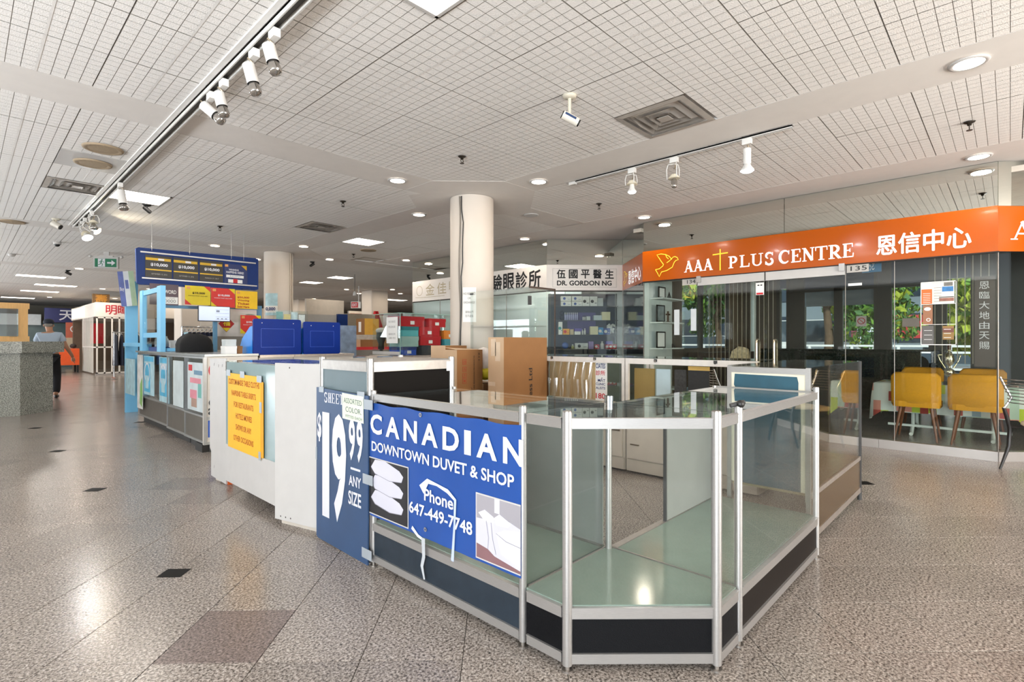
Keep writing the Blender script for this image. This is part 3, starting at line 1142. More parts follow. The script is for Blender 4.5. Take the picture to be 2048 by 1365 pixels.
for k, (s_, a, b) in enumerate((('CUSTOM MADE TABLE CLOTHS', .02, .67), ('NAPKINS TABLE-SKIRTS', .09, .60), ('FOR RESTAURANTS', .14, .55), ('HOTELS MOVIES', .18, .52), ('SHOWS OR ANY', .18, .51), ('OTHER OCCASIONS', .13, .55))):
    z = .525 - k * .09
    g.ftext(NB, a, z, b, z + .045, s_, brown, .005, .02)
g.part('lettering', t, 'brown lettering')
g = G()
for a, b in ((-.03, .59), (.28, .59), (.62, .575)):
    g.fr(NB, a, b, a + .09, b + .05, tape, .004, .006)
g.fr(NB, .67, .35, .71, .43, tape, .004, .006).fr(NB, .65, -.005, .69, .06, tape, .004, .006)
g.part('duct_tape', t, 'grey tape pieces')
t = thing('white_board', 'narrow white board with an orange edge left of the yellow notice', 'board', (1.6, 5.1, 0))
WB2 = Frame((1.565, 5.29, 0), (.02, -.36, 0))
G().fprism(WB2, [(.03, .03), (.36, .005), (.36, 1.10), (0, 1.09), (0, .28), (.03, .25)], white, -.012, 0).part('panel', t)
G().fr(WB2, .345, .0, .375, .075, mat('orange_edge', '#c8571c', .6), -.05, -.014).fr(WB2, .1, .0, .2, .04, offwhite, -.05, -.014).part('foot_block', t)
g = G()
for a, b in ((.10, 1.04), (.20, 1.03), (.28, 1.035), (.1, .12)):
    g.fstroke(WB2, [(a, b - .012), (a + .006, b + .012)], .005, mat('screw_hole', '#4a4440', .7), .001)
g.part('screw_hole', t)
# ---- far right bronze case
t = thing('bronze_showcase', 'tall bronze glass showcase with a torn teal paper end panel beside the shopfront', 'showcase', (4.15, 1.09, 0))
bm = mat('bronze_kick_panel', '#5a4a38', .2, .2, .08, 8)
F1 = FY(.85, 3.43)
F2 = FX(3.43, 1.33)
for x, y in ((3.44, .86), (3.44, 1.32), (4.88, .86), (4.88, 1.32)):
    G().box((x - .012, y - .012, .06), (x + .012, y + .012, 1.09), alu if x < 4 else darkgrey).part('post', t)
    G().cyl((x, y, 0), (x, y, .06), .016, darkgrey).part('levelling_foot', t)
for a, b, nm in ((.06, .10, 'bottom_rail'), (.315, .345, 'middle_rail')):
    G().fr(F1, .02, a, 1.45, b, silver_rail, -.02, 0).part(nm, t)
G().fr(F1, .02, .10, 1.45, .315, bm, -.015, -.005).part('kick_panel', t)
G().fr(F1, .015, .345, 1.455, 1.085, smoke, -.012, -.006).part('front_glass', t)
G().fr(Frame((4.885, .86, 0), (0, 1, 0)), .01, .345, .45, 1.085, smoke, -.008, -.002).part('end_glass', t)
G().box((3.435, .855, 1.085), (4.89, 1.33, 1.093), topglass).part('top_glass', t)
G().box((3.45, .87, .33), (4.87, 1.32, .343), mat('sand_deck', '#8d8062', .5)).part('deck', t)
G().fr(F2, 0, 1.05, .48, 1.085, alu, -.02, .004).fr(F2, 0, .3, .025, 1.05, alu, -.02, .004).fr(F2, .455, .3, .48, 1.05, alu, -.02, .004).part('end_frame', t)
G().fr(F2, .025, .35, .455, 1.05, cream, -.01, -.004).part('end_board', t)
G().fpoly(F2, [(.05, .35), (.43, .35), (.43, .87), (.415, .89), (.418, 1.0), (.41, 1.035), (.045, 1.04), (.04, .97), (.062, .93), (.045, .90), (.05, .85)], teal, -.002).part('teal_paper', t, 'torn teal paper')
# ---- back row of white showcases
frw = mat('chalky_white_frame', '#d8d2cb', .45, .1, .06, 20)
BR = FX(4.36, 3.87)
for k, lab in enumerate(('white framed showcase with plastic film and a clinic board behind the corner case', 'white framed showcase with black boards inside, next to the teal ended case')):
    a, b = k * 1.215, (k + 1) * 1.215 - .012
    t = thing('white_showcase', lab, 'showcase', BR.at((a + b) / 2, 0, -.25))
    G().fr(BR, a, .02, b, .60, offwhite, -.48, -.02).part('cabinet', t)
    G().fr(BR, a, 1.035, b, 1.087, frw, -.03, .0).part('top_rail', t)
    G().fr(BR, a, .60, b, .645, frw, -.03, .0).part('middle_rail', t)
    for q in (a, b - .03):
        G().fr(BR, q, .645, q + .03, 1.035, frw, -.03, 0).part('stile', t)
        G().fr(BR, q, .60, q + .03, 1.06, frw, -.50, -.47).part('stile', t)
    G().fr(BR, a, 1.087, b, 1.093, topglass, -.5, .0).part('top_glass', t)
    G().fr(BR, a + .02, .80, b - .02, .806, clear, -.46, -.14).part('shelf', t)
    G().fr(BR, a + .03, .645, b - .03, 1.04, clear, -.49, -.484).part('back_glass', t)
    for q in (.3, .85):
        G().fr(BR, a + q, 1.06, a + q + .03, 1.085, darkgrey, 0, .006).fr(BR, a + q + .008, 1.055, a + q + .022, 1.075, chrome, .006, .012).part('lock', t)
    n = 3
    for q in range(n):
        x0, x1 = a + .02 + (b - a - .04) * q / n + .006, a + .02 + (b - a - .04) * (q + 1) / n - .006
        if (q + k) % 2 == 0:
            d = G().fr(BR, x0, .14, x1, .42, offwhite, -.02, .0).part('drawer', t)
            G().fr(BR, x0 + .12, .385, x1 - .02, .40, mat('bronze_pull', '#7a6c5c', .3, .8), .0, .012).part('handle', d)
            d = G().fr(BR, x0, .43, x1, .595, offwhite, -.02, .0).part('drawer', t)
        else:
            d = G().fr(BR, x0, .14, x1, .595, offwhite, -.02, .0).part('door', t)
            G().cyl(BR.at(x1 - .05, .50, 0), BR.at(x1 - .05, .50, .02), .012, darkgrey).part('lock', d)
            G().fr(BR, x0 + .03, .27, x0 + .12, .28, mat('bronze_pull', '#7a6c5c', .3, .8), .0, .01).part('handle', d)
    G().fr(BR, a + .01, .02, b - .01, .13, offwhite, -.03, -.012).part('plinth', t)
# things standing in the back row
g = G()
vs, fs = [], []
n = 40
random.seed(7)
prev = 0
for i in range(n + 1):
    a = .19 + .60 * i / n
    dd = -.08 + .012 * (math.sin(i * 1.9) * .6 + random.uniform(-.5, .5))
    for b in (.65, .85, 1.03):
        vs.append(BR.at(a + .01 * math.sin(b * 20), b, dd + .008 * math.sin(b * 17 + i)))
for i in range(n):
    for j in range(2):
        fs.append((i * 3 + j, (i + 1) * 3 + j, (i + 1) * 3 + j + 1, i * 3 + j + 1))
g.add(vs, fs, film)
g.thing('plastic_film', 'crumpled clear plastic film hanging over cardboard inside the white showcase', 'plastic sheet')
G().fr(BR, .19, .65, .80, 1.03, mat('tan_board', '#c4ab80', .7), -.125, -.115).thing('cardboard_sheet', 'tan cardboard sheet behind the crumpled film', 'cardboard')
g = G().fr(BR, .045, .65, .18, 1.03, mat('brown_board', '#77512f', .6, 0, .08), -.11, -.10)
t_ = g.thing('hardboard_sheet', 'brown panel with a small red and white tag left of the plastic film', 'panel')
G().fr(BR, .085, .87, .135, 1.0, paper, -.10, -.098).fr(BR, .09, .875, .13, .93, redm, -.098, -.097).part('tag', t_, 'red and white tag')
t = thing('clinic_board', 'white clinic board with blue and red lettering cut off by the plastic film', 'sign', BR.at(.88, .65, -.09))
CB = Frame(BR.at(.812, .648, -.09), (0, -1, 0))
G().fr(CB, 0, 0, .135, .385, paper, -.008, 0).part('board', t)
g = G()
nv = mat('navy_print', '#1f2f6a', .6)
for s_, z0, z1, m_ in (('CIATES', .325, .375, nv), ('診所', .255, .305, redm), ('MẮT', .19, .235, nv), ('CLINIC', .155, .18, nv), ('ALISTS', .115, .14, nv), ('180', .02, .075, redm)):
    g.ftext(CB, .005 if s_ != 'MẮT' else .03, z0, .118, z1, s_, m_, .002, .015)
g.part('lettering', t)
for k, (a, b, m_, lab) in enumerate(((1.25, 1.46, mat('olive_board', '#8b7440', .6), 'olive yellow board at the left end inside the second white showcase'), (1.48, 1.62, mat('pale_blue_board', '#b3c6cb', .6), 'pale blue board inside the second white showcase'),
                                     (1.66, 1.77, mat('splashed_black_board', '#262523', .55, 0, .9, 60), 'paint splashed black board inside the second white showcase'), (1.79, 1.98, mat('black_board', '#1e1e1d', .55, 0, .3, 30), 'black board with a yellow top edge inside the second white showcase'))):
    g = G().fr(BR, a, .65, b, .99, m_, -.12, -.105)
    if k == 3:
        g.fr(BR, a, .99, b, 1.025, mat('ochre_edge', '#c9a45a', .6), -.12, -.105)
    g.thing('leaning_board', lab, 'board')
# ---- tall glass tower by the column
TX, TY = 4.42, 3.93
t = thing('glass_tower', 'tall frameless glass display tower in front of the round column', 'display cabinet', (TX + .23, TY + .5, 0))
G().box((TX, TY, .0), (TX + .46, TY + 1.0, .42), offwhite).part('plinth', t)
G().box((TX, TY + .004, .42), (TX + .006, TY + .995, 1.866), clear).part('front_pane', t)
G().box((TX + .008, TY, .42), (TX + .455, TY + .006, 1.866), clear).part('side_pane', t)
G().box((TX + .008, TY + .994, .42), (TX + .455, TY + 1.0, 1.866), clear).part('side_pane', t)
G().box((TX + .008, TY + .008, 1.858), (TX + .452, TY + .992, 1.866), clear).part('top_pane', t)
G().box((TX + .01, TY + .01, 1.42), (TX + .45, TY + .99, 1.427), clear).part('shelf', t)
em = mat('dark_glass_edge', '#4c4038', .3, .2)
G().box((TX, TY - .004, 1.850), (TX + .46, TY + .008, 1.872), em).box((TX + .45, TY - .004, .42), (TX + .464, TY + .008, 1.872), em).part('edge_trim', t)
G().box((TX - .006, TY - .006, 1.66), (TX + .03, TY + .02, 1.76), darkgrey).part('lock', t)
G().box((TX - .004, TY + .96, 1.83), (TX + .02, TY + 1.0, 1.85), darkgrey).part('glass_clip', t)


# ---- cardboard boxes
def carton(name, lab, x0, y0, x1, y1, z0, z1, m1, m2, texts=(), flap=0.):
    t = thing(name, lab, 'cardboard box', ((x0 + x1) / 2, (y0 + y1) / 2, z0))
    g = G()
    vs = [(x0, y0, z0), (x1, y0, z0), (x1, y1, z0), (x0, y1, z0), (x0, y0, z1), (x1, y0, z1), (x1, y1, z1), (x0, y1, z1)]
    g.add(vs, [(0, 3, 2, 1), (4, 5, 6, 7)], m1)
    g.add(vs, [(0, 1, 5, 4), (2, 3, 7, 6)], m1)
    g.add(vs, [(1, 2, 6, 5), (3, 0, 4, 7)], m2)
    g.part('body', t)
    if texts:
        texts(t)
    ym = (y0 + y1) / 2
    G().box((x0 - .001, ym - .025, z1), (x1 + .001, ym + .025, z1 + .001), mat('packing_tape', '#c9a27a', .25)).part('packing_tape', t)
    return t


def mtext(t):
    F = FY(3.6, 3.67)
    g = G()
    W = Frame(F.at(.42, .70, .002), (0, 0, 1), (-1, 0, 0))
    g.ftext(W, -.25, 0, .27, .055, 'Mattress Ltd', inkm, .001, .01)
    g.part('lettering', t)
    g = G().fr(FX(3.67, 3.82), .04, 1.1, .11, 1.27, mat('clear_packing_tape', '#d9c2a8', .15), 0, .001)
    g.fr(FX(3.67, 3.82), .10, 1.05, .17, 1.24, mat('clear_packing_tape', '#d9c2a8', .15), 0, .001).fr(FX(3.67, 3.82), 0, .80, .1, .84, mat('clear_packing_tape', '#d9c2a8', .15), 0, .001)
    g.part('tape_strip', t)


carton('mattress_box', 'tall mattress carton with black lettering up its side before the glass tower', 3.67, 3.6, 4.33, 3.82, 0, 1.287, kraft, kraftl, mtext)


def stext(t):
    F = FY(4.0, 3.41)
    rd = mat('carton_red_print', '#9c3a22', .7)
    g = G()
    for k, s_ in enumerate(('⌂', '+', '?', '•')):
        pass
    a = .075
    for (b, hh) in ((1.01, .05), (.94, .045), (.88, .04), (.82, .05)):
        g.fr(F, a, b, a + .05, b + .004, rd, 0, .001).fr(F, a, b + hh, a + .05, b + hh + .004, rd, 0, .001)
        g.fr(F, a, b, a + .004, b + hh, rd, 0, .001).fr(F, a + .046, b, a + .05, b + hh, rd, 0, .001)
    g.fring(F, (a + .025, 1.035), .012, .006, rd, .002).fstroke(F, [(a + .015, .95), (a + .025, .98), (a + .035, .95)], .008, rd, .002).fstroke(F, [(a + .025, .89), (a + .025, .915)], .008, rd, .002).fdisc(F, (a + .025, .845), .012, rd, .002)
    W = Frame(F.at(.235, .72, .002), (0, 0, 1), (-1, 0, 0))
    g.ftext(W, -.15, 0, .38, .012, 'DOWN FEATHER BEDDING PRODUCTS', inkm, .001, .01)
    g.ftext(W, -.18, .03, .06, .045, 'SIZE QTY', inkm, .001, .01)
    g.ftext(W, .33, -.07, .41, -.055, '112', inkm, .001, .01)
    g.part('print', t)
    G().add([(3.40, 4.0, 1.162), (3.76, 4.0, 1.162), (3.76, 4.2, 1.168), (3.40, 4.2, 1.185)], [(0, 1, 2, 3)], kraftl).part('top_flap', t)


carton('tall_carton', 'tall brown carton with red handling marks behind the black side panel', 3.41, 4.0, 3.76, 4.2, 0, 1.16, kraft, kraftl, stext)
carton('small_carton', 'small carton just showing behind the carton with red handling marks', 3.55, 4.35, 3.85, 4.6, 0, 1.20, kraft, kraftl)
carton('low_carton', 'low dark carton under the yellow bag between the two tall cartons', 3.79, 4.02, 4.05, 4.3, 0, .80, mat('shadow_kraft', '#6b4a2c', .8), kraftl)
g = G()
g.ball((3.92, 4.15, 1.01), .13, mat('clear_bag_stuff', '#c9c2bc', .35, 0, .12, 25), 14, (.9, .9, 1.35))
tt = g.thing('plastic_bag', 'puffy clear plastic bag of bedding between the two tall cartons', 'bag')
G().ball((3.9, 4.11, .90), .12, mat('lime_cloth', '#b9ad1c', .7), 12, (.95, .95, .6)).part('folded_cloth', tt, 'lime yellow cloth')
# ================================================================ ceiling fittings
def downlight(x, y, lab, on=True, power=8, group='recessed round ceiling lights', r=.095):
    t = thing('recessed_downlight', lab, 'ceiling light', (x, y, CEIL - .014), group=group)
    G().lathe([(r - .012, .0), (r, -.004), (r + .014, .001), (r + .016, .006), (r - .012, .006)], white, 28).part('trim_ring', t, world=False)
    G().add([(r * .95 * math.cos(2 * PI * k / 28), r * .95 * math.sin(2 * PI * k / 28), .001) for k in range(28)], [list(range(28))[::-1]], lampw if on else white).part('lens', t, world=False)
    if on:
        lamp(t, 'lamp', (0, 0, -.012), .17, power)
    return t


near = [(3.49, 5.15, 'round recessed light left of the near column, on the band towards the aisle'), (4.65, 3.99, 'round recessed light on the band just right of the near column'),
        (4.65, 6.31, 'round recessed light on the band behind the near column, left side'), (4.65, .20, 'large round recessed light on the band at the upper right'),
        (7.08, .23, 'round recessed light before the mirror at the right end of the orange fascia'), (7.08, 3.99, 'round recessed light before the left end of the orange fascia'),
        (7.08, 6.41, 'round recessed light before the eye clinic sign, right of the near column'), (7.08, 10.1, 'round recessed light before the pale gold end of the clinic sign'),
        (4.65, 10.08, 'round recessed light just right of the second column'), (5.80, 11.26, 'round recessed light on the band beyond the dark ceiling vent'),
        (3.42, 11.26, 'round recessed light above the right end of the blue kiosk sign'), (4.65, 12.45, 'round recessed light behind the second column')]
for x, y, lab in near:
    downlight(x, y, lab)
downlight(5.81, 5.13, 'unlit round recessed light on the drywall right of the near column', on=False)
for x, y in [(4.65, 16.2), (3.49, 17.37), (4.65, 18.5), (5.8, 17.37), (10.76, 16.2), (9.6, 17.37), (11.9, 17.37), (10.76, 18.5), (9.6, 11.26), (10.76, 12.4), (4.65, 22.3), (3.49, 23.48), (5.8, 23.48), (10.76, 22.3), (2.1, 17.37), (2.1, 23.48),
             (11.9, 23.48), (9.6, 23.48), (4.65, 28.4), (2.6, 29.6), (6.2, 29.6)]:
    downlight(x, y, 'small round recessed light far down the mall ceiling', power=11, group='far recessed ceiling lights')


def troffer(x, y, lab, sx=.60, sy=.60, power=8, group='square ceiling light panels'):
    t = thing('ceiling_panel_light', lab, 'ceiling light', (x, y, CEIL - .008), group=group)
    g = G()
    for a, b, c_, d_ in ((-sx / 2, -sy / 2, sx / 2, -sy / 2 + .02), (-sx / 2, sy / 2 - .02, sx / 2, sy / 2), (-sx / 2, -sy / 2, -sx / 2 + .02, sy / 2), (sx / 2 - .02, -sy / 2, sx / 2, sy / 2)):
        g.box((a, b, 0), (c_, d_, .02), white)
    g.part('frame', t, world=False)
    G().box((-sx / 2 + .02, -sy / 2 + .02, .003), (sx / 2 - .02, sy / 2 - .02, .012), lampw).part('diffuser', t, world=False)
    lamp(t, 'lamp', (0, 0, -.01), sx * .9, power, (1, .93, .84), 'RECTANGLE', sy * .9)


for (x, y), lab in zip(fixtures['troffer'], ('square light panel cut off by the top edge of the photo', 'square light panel right of the left track, near the two round speakers', 'square light panel between the two columns, before the tan round speaker',
                                             'square light panel left of the far hanging white lamp', 'farther square light panel beyond the hanging white lamp')):
    troffer(x, y, lab)
for x, y in ((1.6, 20.3), (2.05, 26.4), (1.7, 31.0), (13.6, 26.3), (13.6, 20.3), (2.2, 23.2)):
    troffer(x, y, 'long light panel far down the mall ceiling', 1.1, .6, 24, 'far ceiling light panels')


def vent(x, y, lab, dark=False):
    t = thing('air_vent', lab, 'vent', (x, y, CEIL - .002), group='square ceiling air vents')
    vm = mat('vent_metal', '#b3aca4', .5, .2, .08)
    dm = mat('vent_dark', '#2a2825', .9)
    hs_ = .305
    g = G()
    for k in range(4):
        rot = Matrix.Rotation(R(90 * k), 4, 'Z')
        q = G().add([(-hs_, -hs_, -.004), (hs_, -hs_, -.004), (hs_ - .05, -hs_ + .05, -.008), (-hs_ + .05, -hs_ + .05, -.008)], [(0, 3, 2, 1)], vm)
        g.merge(q, rot)
    g.part('frame', t, world=False)
    G().box((-hs_, -hs_, .06), (hs_, hs_, .065), dm).part('duct', t, world=False)
    if dark:
        return
    for s_, z0, z1 in ((.235, .0, .028), (.165, -.004, .024), (.095, -.008, .02)):
        g = G()
        for k in range(4):
            rot = Matrix.Rotation(R(90 * k), 4, 'Z')
            i_ = s_ - .045
            q = G().add([(-s_, -s_, z0), (s_, -s_, z0), (i_, -i_, z1), (-i_, -i_, z1)], [(0, 3, 2, 1), (0, 1, 2, 3)], vm)
            g.merge(q, rot)
        g.part('louvre', t, world=False)
    G().box((-.05, -.05, -.005), (.05, .05, .0), vm).part('centre_plate', t, world=False)


vent(4.075, 2.10, 'large square louvred vent above the booth, right of the hanging camera')
vent(.975, 8.20, 'square louvred vent left of the ceiling track by the light panel')
vent(4.075, 8.20, 'square louvred vent left of the near column, beyond the sprinkler')
vent(6.465, 10.68, 'plain dark square vent beyond the tan speaker', True)
# ---------------------------------------------------------------- light tracks
trk = mat('track_white', '#d5d2cd', .4, .1)


def track(x, y0, y1, lab, wd=.05, hh=.035):
    t = thing('light_track', lab, 'light track', (x, (y0 + y1) / 2, CEIL - .006 - hh))
    z = CEIL - .006
    g = G().box((x - wd / 2, y0, z - hh), (x - wd / 2 + .008, y1, z), trk).box((x + wd / 2 - .008, y0, z - hh), (x + wd / 2, y1, z), trk).box((x - wd / 2, y0, z - .012), (x + wd / 2, y1, z), mat('track_slot', '#4d4a46', .6))
    g.part('channel', t)
    G().box((x - wd / 2 - .004, y1 - .09, z - hh - .012), (x + wd / 2 + .004, y1, z), trk).part('end_feed', t)
    return z - hh


zt = track(1.268, -.5, 10.9, 'long white ceiling track running from the top edge down the aisle', .062, .04)
spot_w = mat('spotlight_white', '#dedbd6', .35)


def spot(x, y, z, dx, dy, dz, ln, r, lab, kind='tube', on=None, head=.05, sh=(0, 0, 0)):
    """track spotlight: adapter under the track, wire yoke, can pointing along (dx,dy,dz)"""
    t = thing('track_spotlight', lab, 'spotlight', (x, y, z))
    d = Vector((dx, dy, dz)).normalized()
    G().box((x - .02, y - .04, z - .05), (x + .02, y + .04, z), spot_w).part('adapter', t)
    p0 = Vector((x, y, z - .06)) + Vector(sh)
    G().tube([p0 + Vector((0, 0, .015)), p0 + Vector((.03, .0, 0)), p0 + d * .03 + Vector((.02, 0, -.01)), p0 + d * .05], .006, mat('yoke_brass', '#a99c86', .35, .7), 8).part('yoke', t)
    if kind == 'tube':
        a, b = p0 + d * .03, p0 + d * (.03 + ln)
        G().cyl(a, b, r, spot_w, 24, cap=False).cyl(a, a - d * .006, r, spot_w, 24, r2=r * .8).cyl(b - d * .01, b - d * .012, r * .97, blackm, 24).part('can', t)
    if kind == 'wire':
        b = p0 + d * (.03 + ln)
        s_ = d.orthogonal().normalized()
        for q in range(3):
            v_ = Matrix.Rotation(2 * PI * q / 3, 3, d) @ s_
            G().tube([p0, p0 + v_ * .06, p0 + v_ * .075 + d * .05, b + v_ * .07 - d * .02], .005, spot_w, 6).part('wire_arm', t)
        G().cyl(b - d * .06, b - d * .02, .03, cream, 16, r2=.06).part('socket_ring', t)
    b = p0 + d * (.03 + ln)
    M = Matrix.Translation(b) @ d.to_track_quat('Z', 'Y').to_matrix().to_4x4()
    if on:
        G().lathe([(.022, -.03), (head * .6, .02), (head, .05), (head * .98, .06)], spot_w, 24, M=M).part('bulb_body', t)
        G().lathe([(head * .98, .058), (head * .7, .072), (.001, .078)], on, 24, M=M).part('bulb_face', t)
        l = lamp(t, 'lamp', Vector(b + d * .085) - Vector((x, y, z)), head * 1.8, 9, (.95, .98, 1) if on is lampc else (1, .85, .6))
        l.rotation_euler = d.to_track_quat('-Z', 'Y').to_euler()
    else:
        G().lathe([(.018, -.02), (.03, .005), (head, .045), (head * 1.0, .055), (head * .8, .07), (.001, .078)], mat('reflector_bulb', '#b5b0aa', .08, .9), 24, M=M).part('bulb', t)


for y, dx, dy, dz, ln, lab in ((3.13, .16, -.20, -.9, .105, 'white tube spotlight nearest on the left ceiling track'), (3.44, .16, -.18, -.9, .125, 'second white tube spotlight along the left ceiling track'),
                               (3.99, .16, -.18, -.9, .10, 'third white tube spotlight along the left ceiling track'), (4.26, .50, -.50, -.6, .115, 'fourth tilted white tube spotlight along the left ceiling track')):
    spot(1.268, y, zt, dx, dy, dz, ln, .036, lab, sh=(-.03, .03, 0) if y < 4.2 else (-.055, .055, -.01), head=.038)
spot(1.268, 7.45, zt, .1, -.2, -.9, .16, .042, 'white tube spotlight on the left track before the square light panel')
spot(1.268, 9.35, zt, .1, -.1, -.8, .10, .03, 'small double chrome spotlight far along the left track', 'wire')
spot(1.268, 9.95, zt, .5, -.3, -.45, .12, .03, 'warm lit spotlight at the far end of the left track', 'wire', lampy, .06)
spot(1.268, 10.25, zt, .2, -.5, -.75, .16, .03, 'lit white cool spotlight lowest at the far end of the left track', 'wire', lampc, .07)
zt2 = track(4.945, 1.36, 3.76, 'short white ceiling track on the band over the back of the booth', .034, .02)
spot(4.945, 2.93, zt2, 0, 0, -1, .10, .03, 'lit wire spotlight at the left of the short right track', 'wire', lampc, .045)
spot(4.945, 2.45, zt2, 0, 0, -1, .14, .03, 'unlit open wire spotlight in the middle of the short right track', 'wire', None, .028)
spot(4.945, 1.74, zt2, 0, 0, -1, .14, .034, 'lit white tube spotlight at the right of the short right track', 'tube', lampc, .06)


# ---------------------------------------------------------------- sprinklers, speakers, cameras
def sprinkler(x, y, lab):
    bz = mat('sprinkler_bronze', '#3a332c', .4, .6)
    z = CEIL - .006
    t = thing('sprinkler', lab, 'sprinkler', (x, y, z), group='dark ceiling sprinklers')
    G().lathe([(.001, 0), (.042, 0), (.034, -.008), (.018, -.012), (.014, -.03), (.001, -.03)], bz, 14, (x, y, z)).part('escutcheon', t)
    G().tube([(x - .012, y, z - .03), (x - .018, y, z - .05), (x, y, z - .068)], .004, bz, 6).tube([(x + .012, y, z - .03), (x + .018, y, z - .05), (x, y, z - .068)], .004, bz, 6).part('frame_arms', t)
    G().cyl((x, y, z - .068), (x, y, z - .072), .022, bz, 12).part('deflector', t)


for x, y, lab in ((3.486, 4.01, 'dark sprinkler on the ceiling above the near column front'), (3.511, 6.447, 'dark sprinkler left of the near column towards the square vent'), (5.969, 4.045, 'dark sprinkler right of the near column before the clinic'),
                  (5.914, .251, 'dark sprinkler at the upper right before the mirror'), (2.9, 9.3, 'dark sprinkler above the blue kiosk sign'), (5.8, 10.2, 'dark sprinkler by the plain dark vent'), (5.0, 13.5, 'dark sprinkler right of the second column')):
    sprinkler(x, y, lab)


def speaker(x, y, lab, z=CEIL - .003):
    t = thing('ceiling_speaker', lab, 'speaker', (x, y, z), group='tan round ceiling speakers')
    tn = mat('tan_grille', '#9c8a72', .7, 0, .1, 60, .2)
    G().lathe([(.165, 0), (.16, -.012), (.14, -.016), (.12, -.010)], tn, 32, (x, y, z)).part('rim', t)
    G().lathe([(.12, -.010), (.06, -.013), (.001, -.014)], tn, 32, (x, y, z)).part('grille', t)


speaker(.95, 6.37, 'tan round ceiling speaker farther up, above the white plain panel', CEIL - .004)
speaker(.955, 6.97, 'tan round ceiling speaker set in the white plain panel', CEIL - .006)
speaker(5.76, 9.55, 'tan round ceiling speaker beyond the middle light panel')
speaker(.55, 11.3, 'tan round ceiling speaker at the far left ceiling')


def pole_camera(x, y, lab, drop, ln, r, cmat, d, blue=False, pm=None):
    z = CEIL - .003
    t = thing('security_camera', lab, 'camera', (x, y, z))
    pm = pm or mat('camera_mount', '#c6bfae', .4)
    G().lathe([(.001, 0), (.055, 0), (.05, -.016), (.03, -.026), (.001, -.026)], pm, 20, (x, y, z)).part('mount_plate', t)
    G().cyl((x, y, z - .02), (x, y, z - drop), .013, pm, 12).part('mount_arm', t)
    c0 = Vector((x, y, z - drop - r * .7))
    d = Vector(d).normalized()
    G().cyl(c0 - d * ln * .45, c0 + d * ln * .55, r, cmat, 20).part('body', t)
    G().cyl(c0 + d * ln * .55, c0 + d * (ln * .55 + .012), r * .8, blackm, 20).cyl(c0 - d * ln * .45, c0 - d * (ln * .45 + .006), r * .9, blackm, 20).part('lens_cap', t)
    if blue:
        u = d.cross(Vector((0, 0, 1))).normalized()
        nn = Vector((-.7, -.7, .25)).normalized()
        b = d.cross(nn).normalized()
        F = Frame(c0 - d * ln * .3 + nn * (r + .0005) * .98, d, b)
        G().fr(F, 0, -.008, ln * .7, .008, mat('camera_blue_band', '#2b3f63', .4), -.004, .002).part('label_band', t)


pole_camera(3.185, 2.425, 'white box security camera hanging from the ceiling above the booth', .15, .13, .034, mat('camera_body', '#cfc9bd', .35), (.7, -.55, -.42), True)
pole_camera(1.75, 8.55, 'small black bullet camera under the left square light panel', .05, .09, .026, blackm, (.6, .1, -.45), pm=blackm)
pole_camera(5.7, 11.9, 'small black bullet camera on the band past the dark vent', .05, .1, .03, blackm, (-.6, .1, -.45), pm=blackm)
pole_camera(1.0, 10.55, 'dark lens security camera beside the far end of the left track', .06, .12, .045, mat('camera_body', '#cfc9bd', .35), (.5, -.3, -.35))
pole_camera(1.95, 18.0, 'small black camera on the far ceiling above the exit lane', .05, .12, .035, blackm, (.6, .1, -.3), pm=blackm)
t = thing('dome_camera', 'small white dome camera on the ceiling left of the exit sign', 'camera', (1.25, 13.0, CEIL))
G().lathe([(.001, 0), (.06, 0), (.06, -.05), (.001, -.05)], white, 16, (1.25, 13.0, CEIL)).part('housing', t)
G().ball((1.25, 13.0, CEIL - .05), .045, blackm, 12).part('dome', t)
t = thing('fire_detector', 'small white ceiling detector at the far left', 'detector', (.75, 15.5, CEIL))
G().lathe([(.001, 0), (.07, 0), (.06, -.04), (.03, -.06), (.001, -.06)], white, 16, (.75, 15.5, CEIL)).part('body', t)
# ---------------------------------------------------------------- exit sign
EF = Frame((1.90, 13.85, 2.77), (.82, -.57, 0))
t = thing('exit_sign', 'green and white running figure exit sign hanging under the ceiling', 'exit sign', EF.at(.2, 0))
G().fr(EF, 0, 0, .46, .24, white, -.05, 0).part('housing', t)
G().fr(EF, .03, .03, .43, .205, mat('exit_green', '#1d6a4a', .5, emit=.15, var=0), 0, .003).part('panel', t)
g = G()
g.fr(EF, .09, .035, .22, .20, wlet, .003, .005)
g.fpoly(EF, [(.26, .10), (.34, .10), (.34, .06), (.41, .118), (.34, .176), (.34, .135), (.26, .135)], wlet, .006)
gm = mat('exit_green', '#1d6a4a')
g.fdisc(EF, (.165, .18), .012, gm, .007).fstroke(EF, [(.16, .165), (.145, .115)], .02, gm, .007).fstroke(EF, [(.145, .115), (.175, .09), (.165, .05)], .013, gm, .007).fstroke(EF, [(.145, .115), (.13, .085), (.095, .075)], .013, gm, .007).fstroke(EF, [(.16, .155), (.19, .14), (.20, .12)], .01, gm, .007).fstroke(EF, [(.155, .155), (.125, .145), (.115, .12)], .01, gm, .007)
g.part('pictogram', t)
G().fr(EF, .1, .24, .36, .27, white, -.06, .0).fr(EF, -.06, .245, .52, .26, white, -.04, -.02).fr(EF, .18, .26, .28, CEIL - 2.76 + .004, white, -.05, -.02).part('mount_bar', t)
G().ball(EF.at(-.06, .25, -.02), .03, white, 10).ball(EF.at(.52, .25, -.02), .03, white, 10).part('emergency_lamp_head', t)
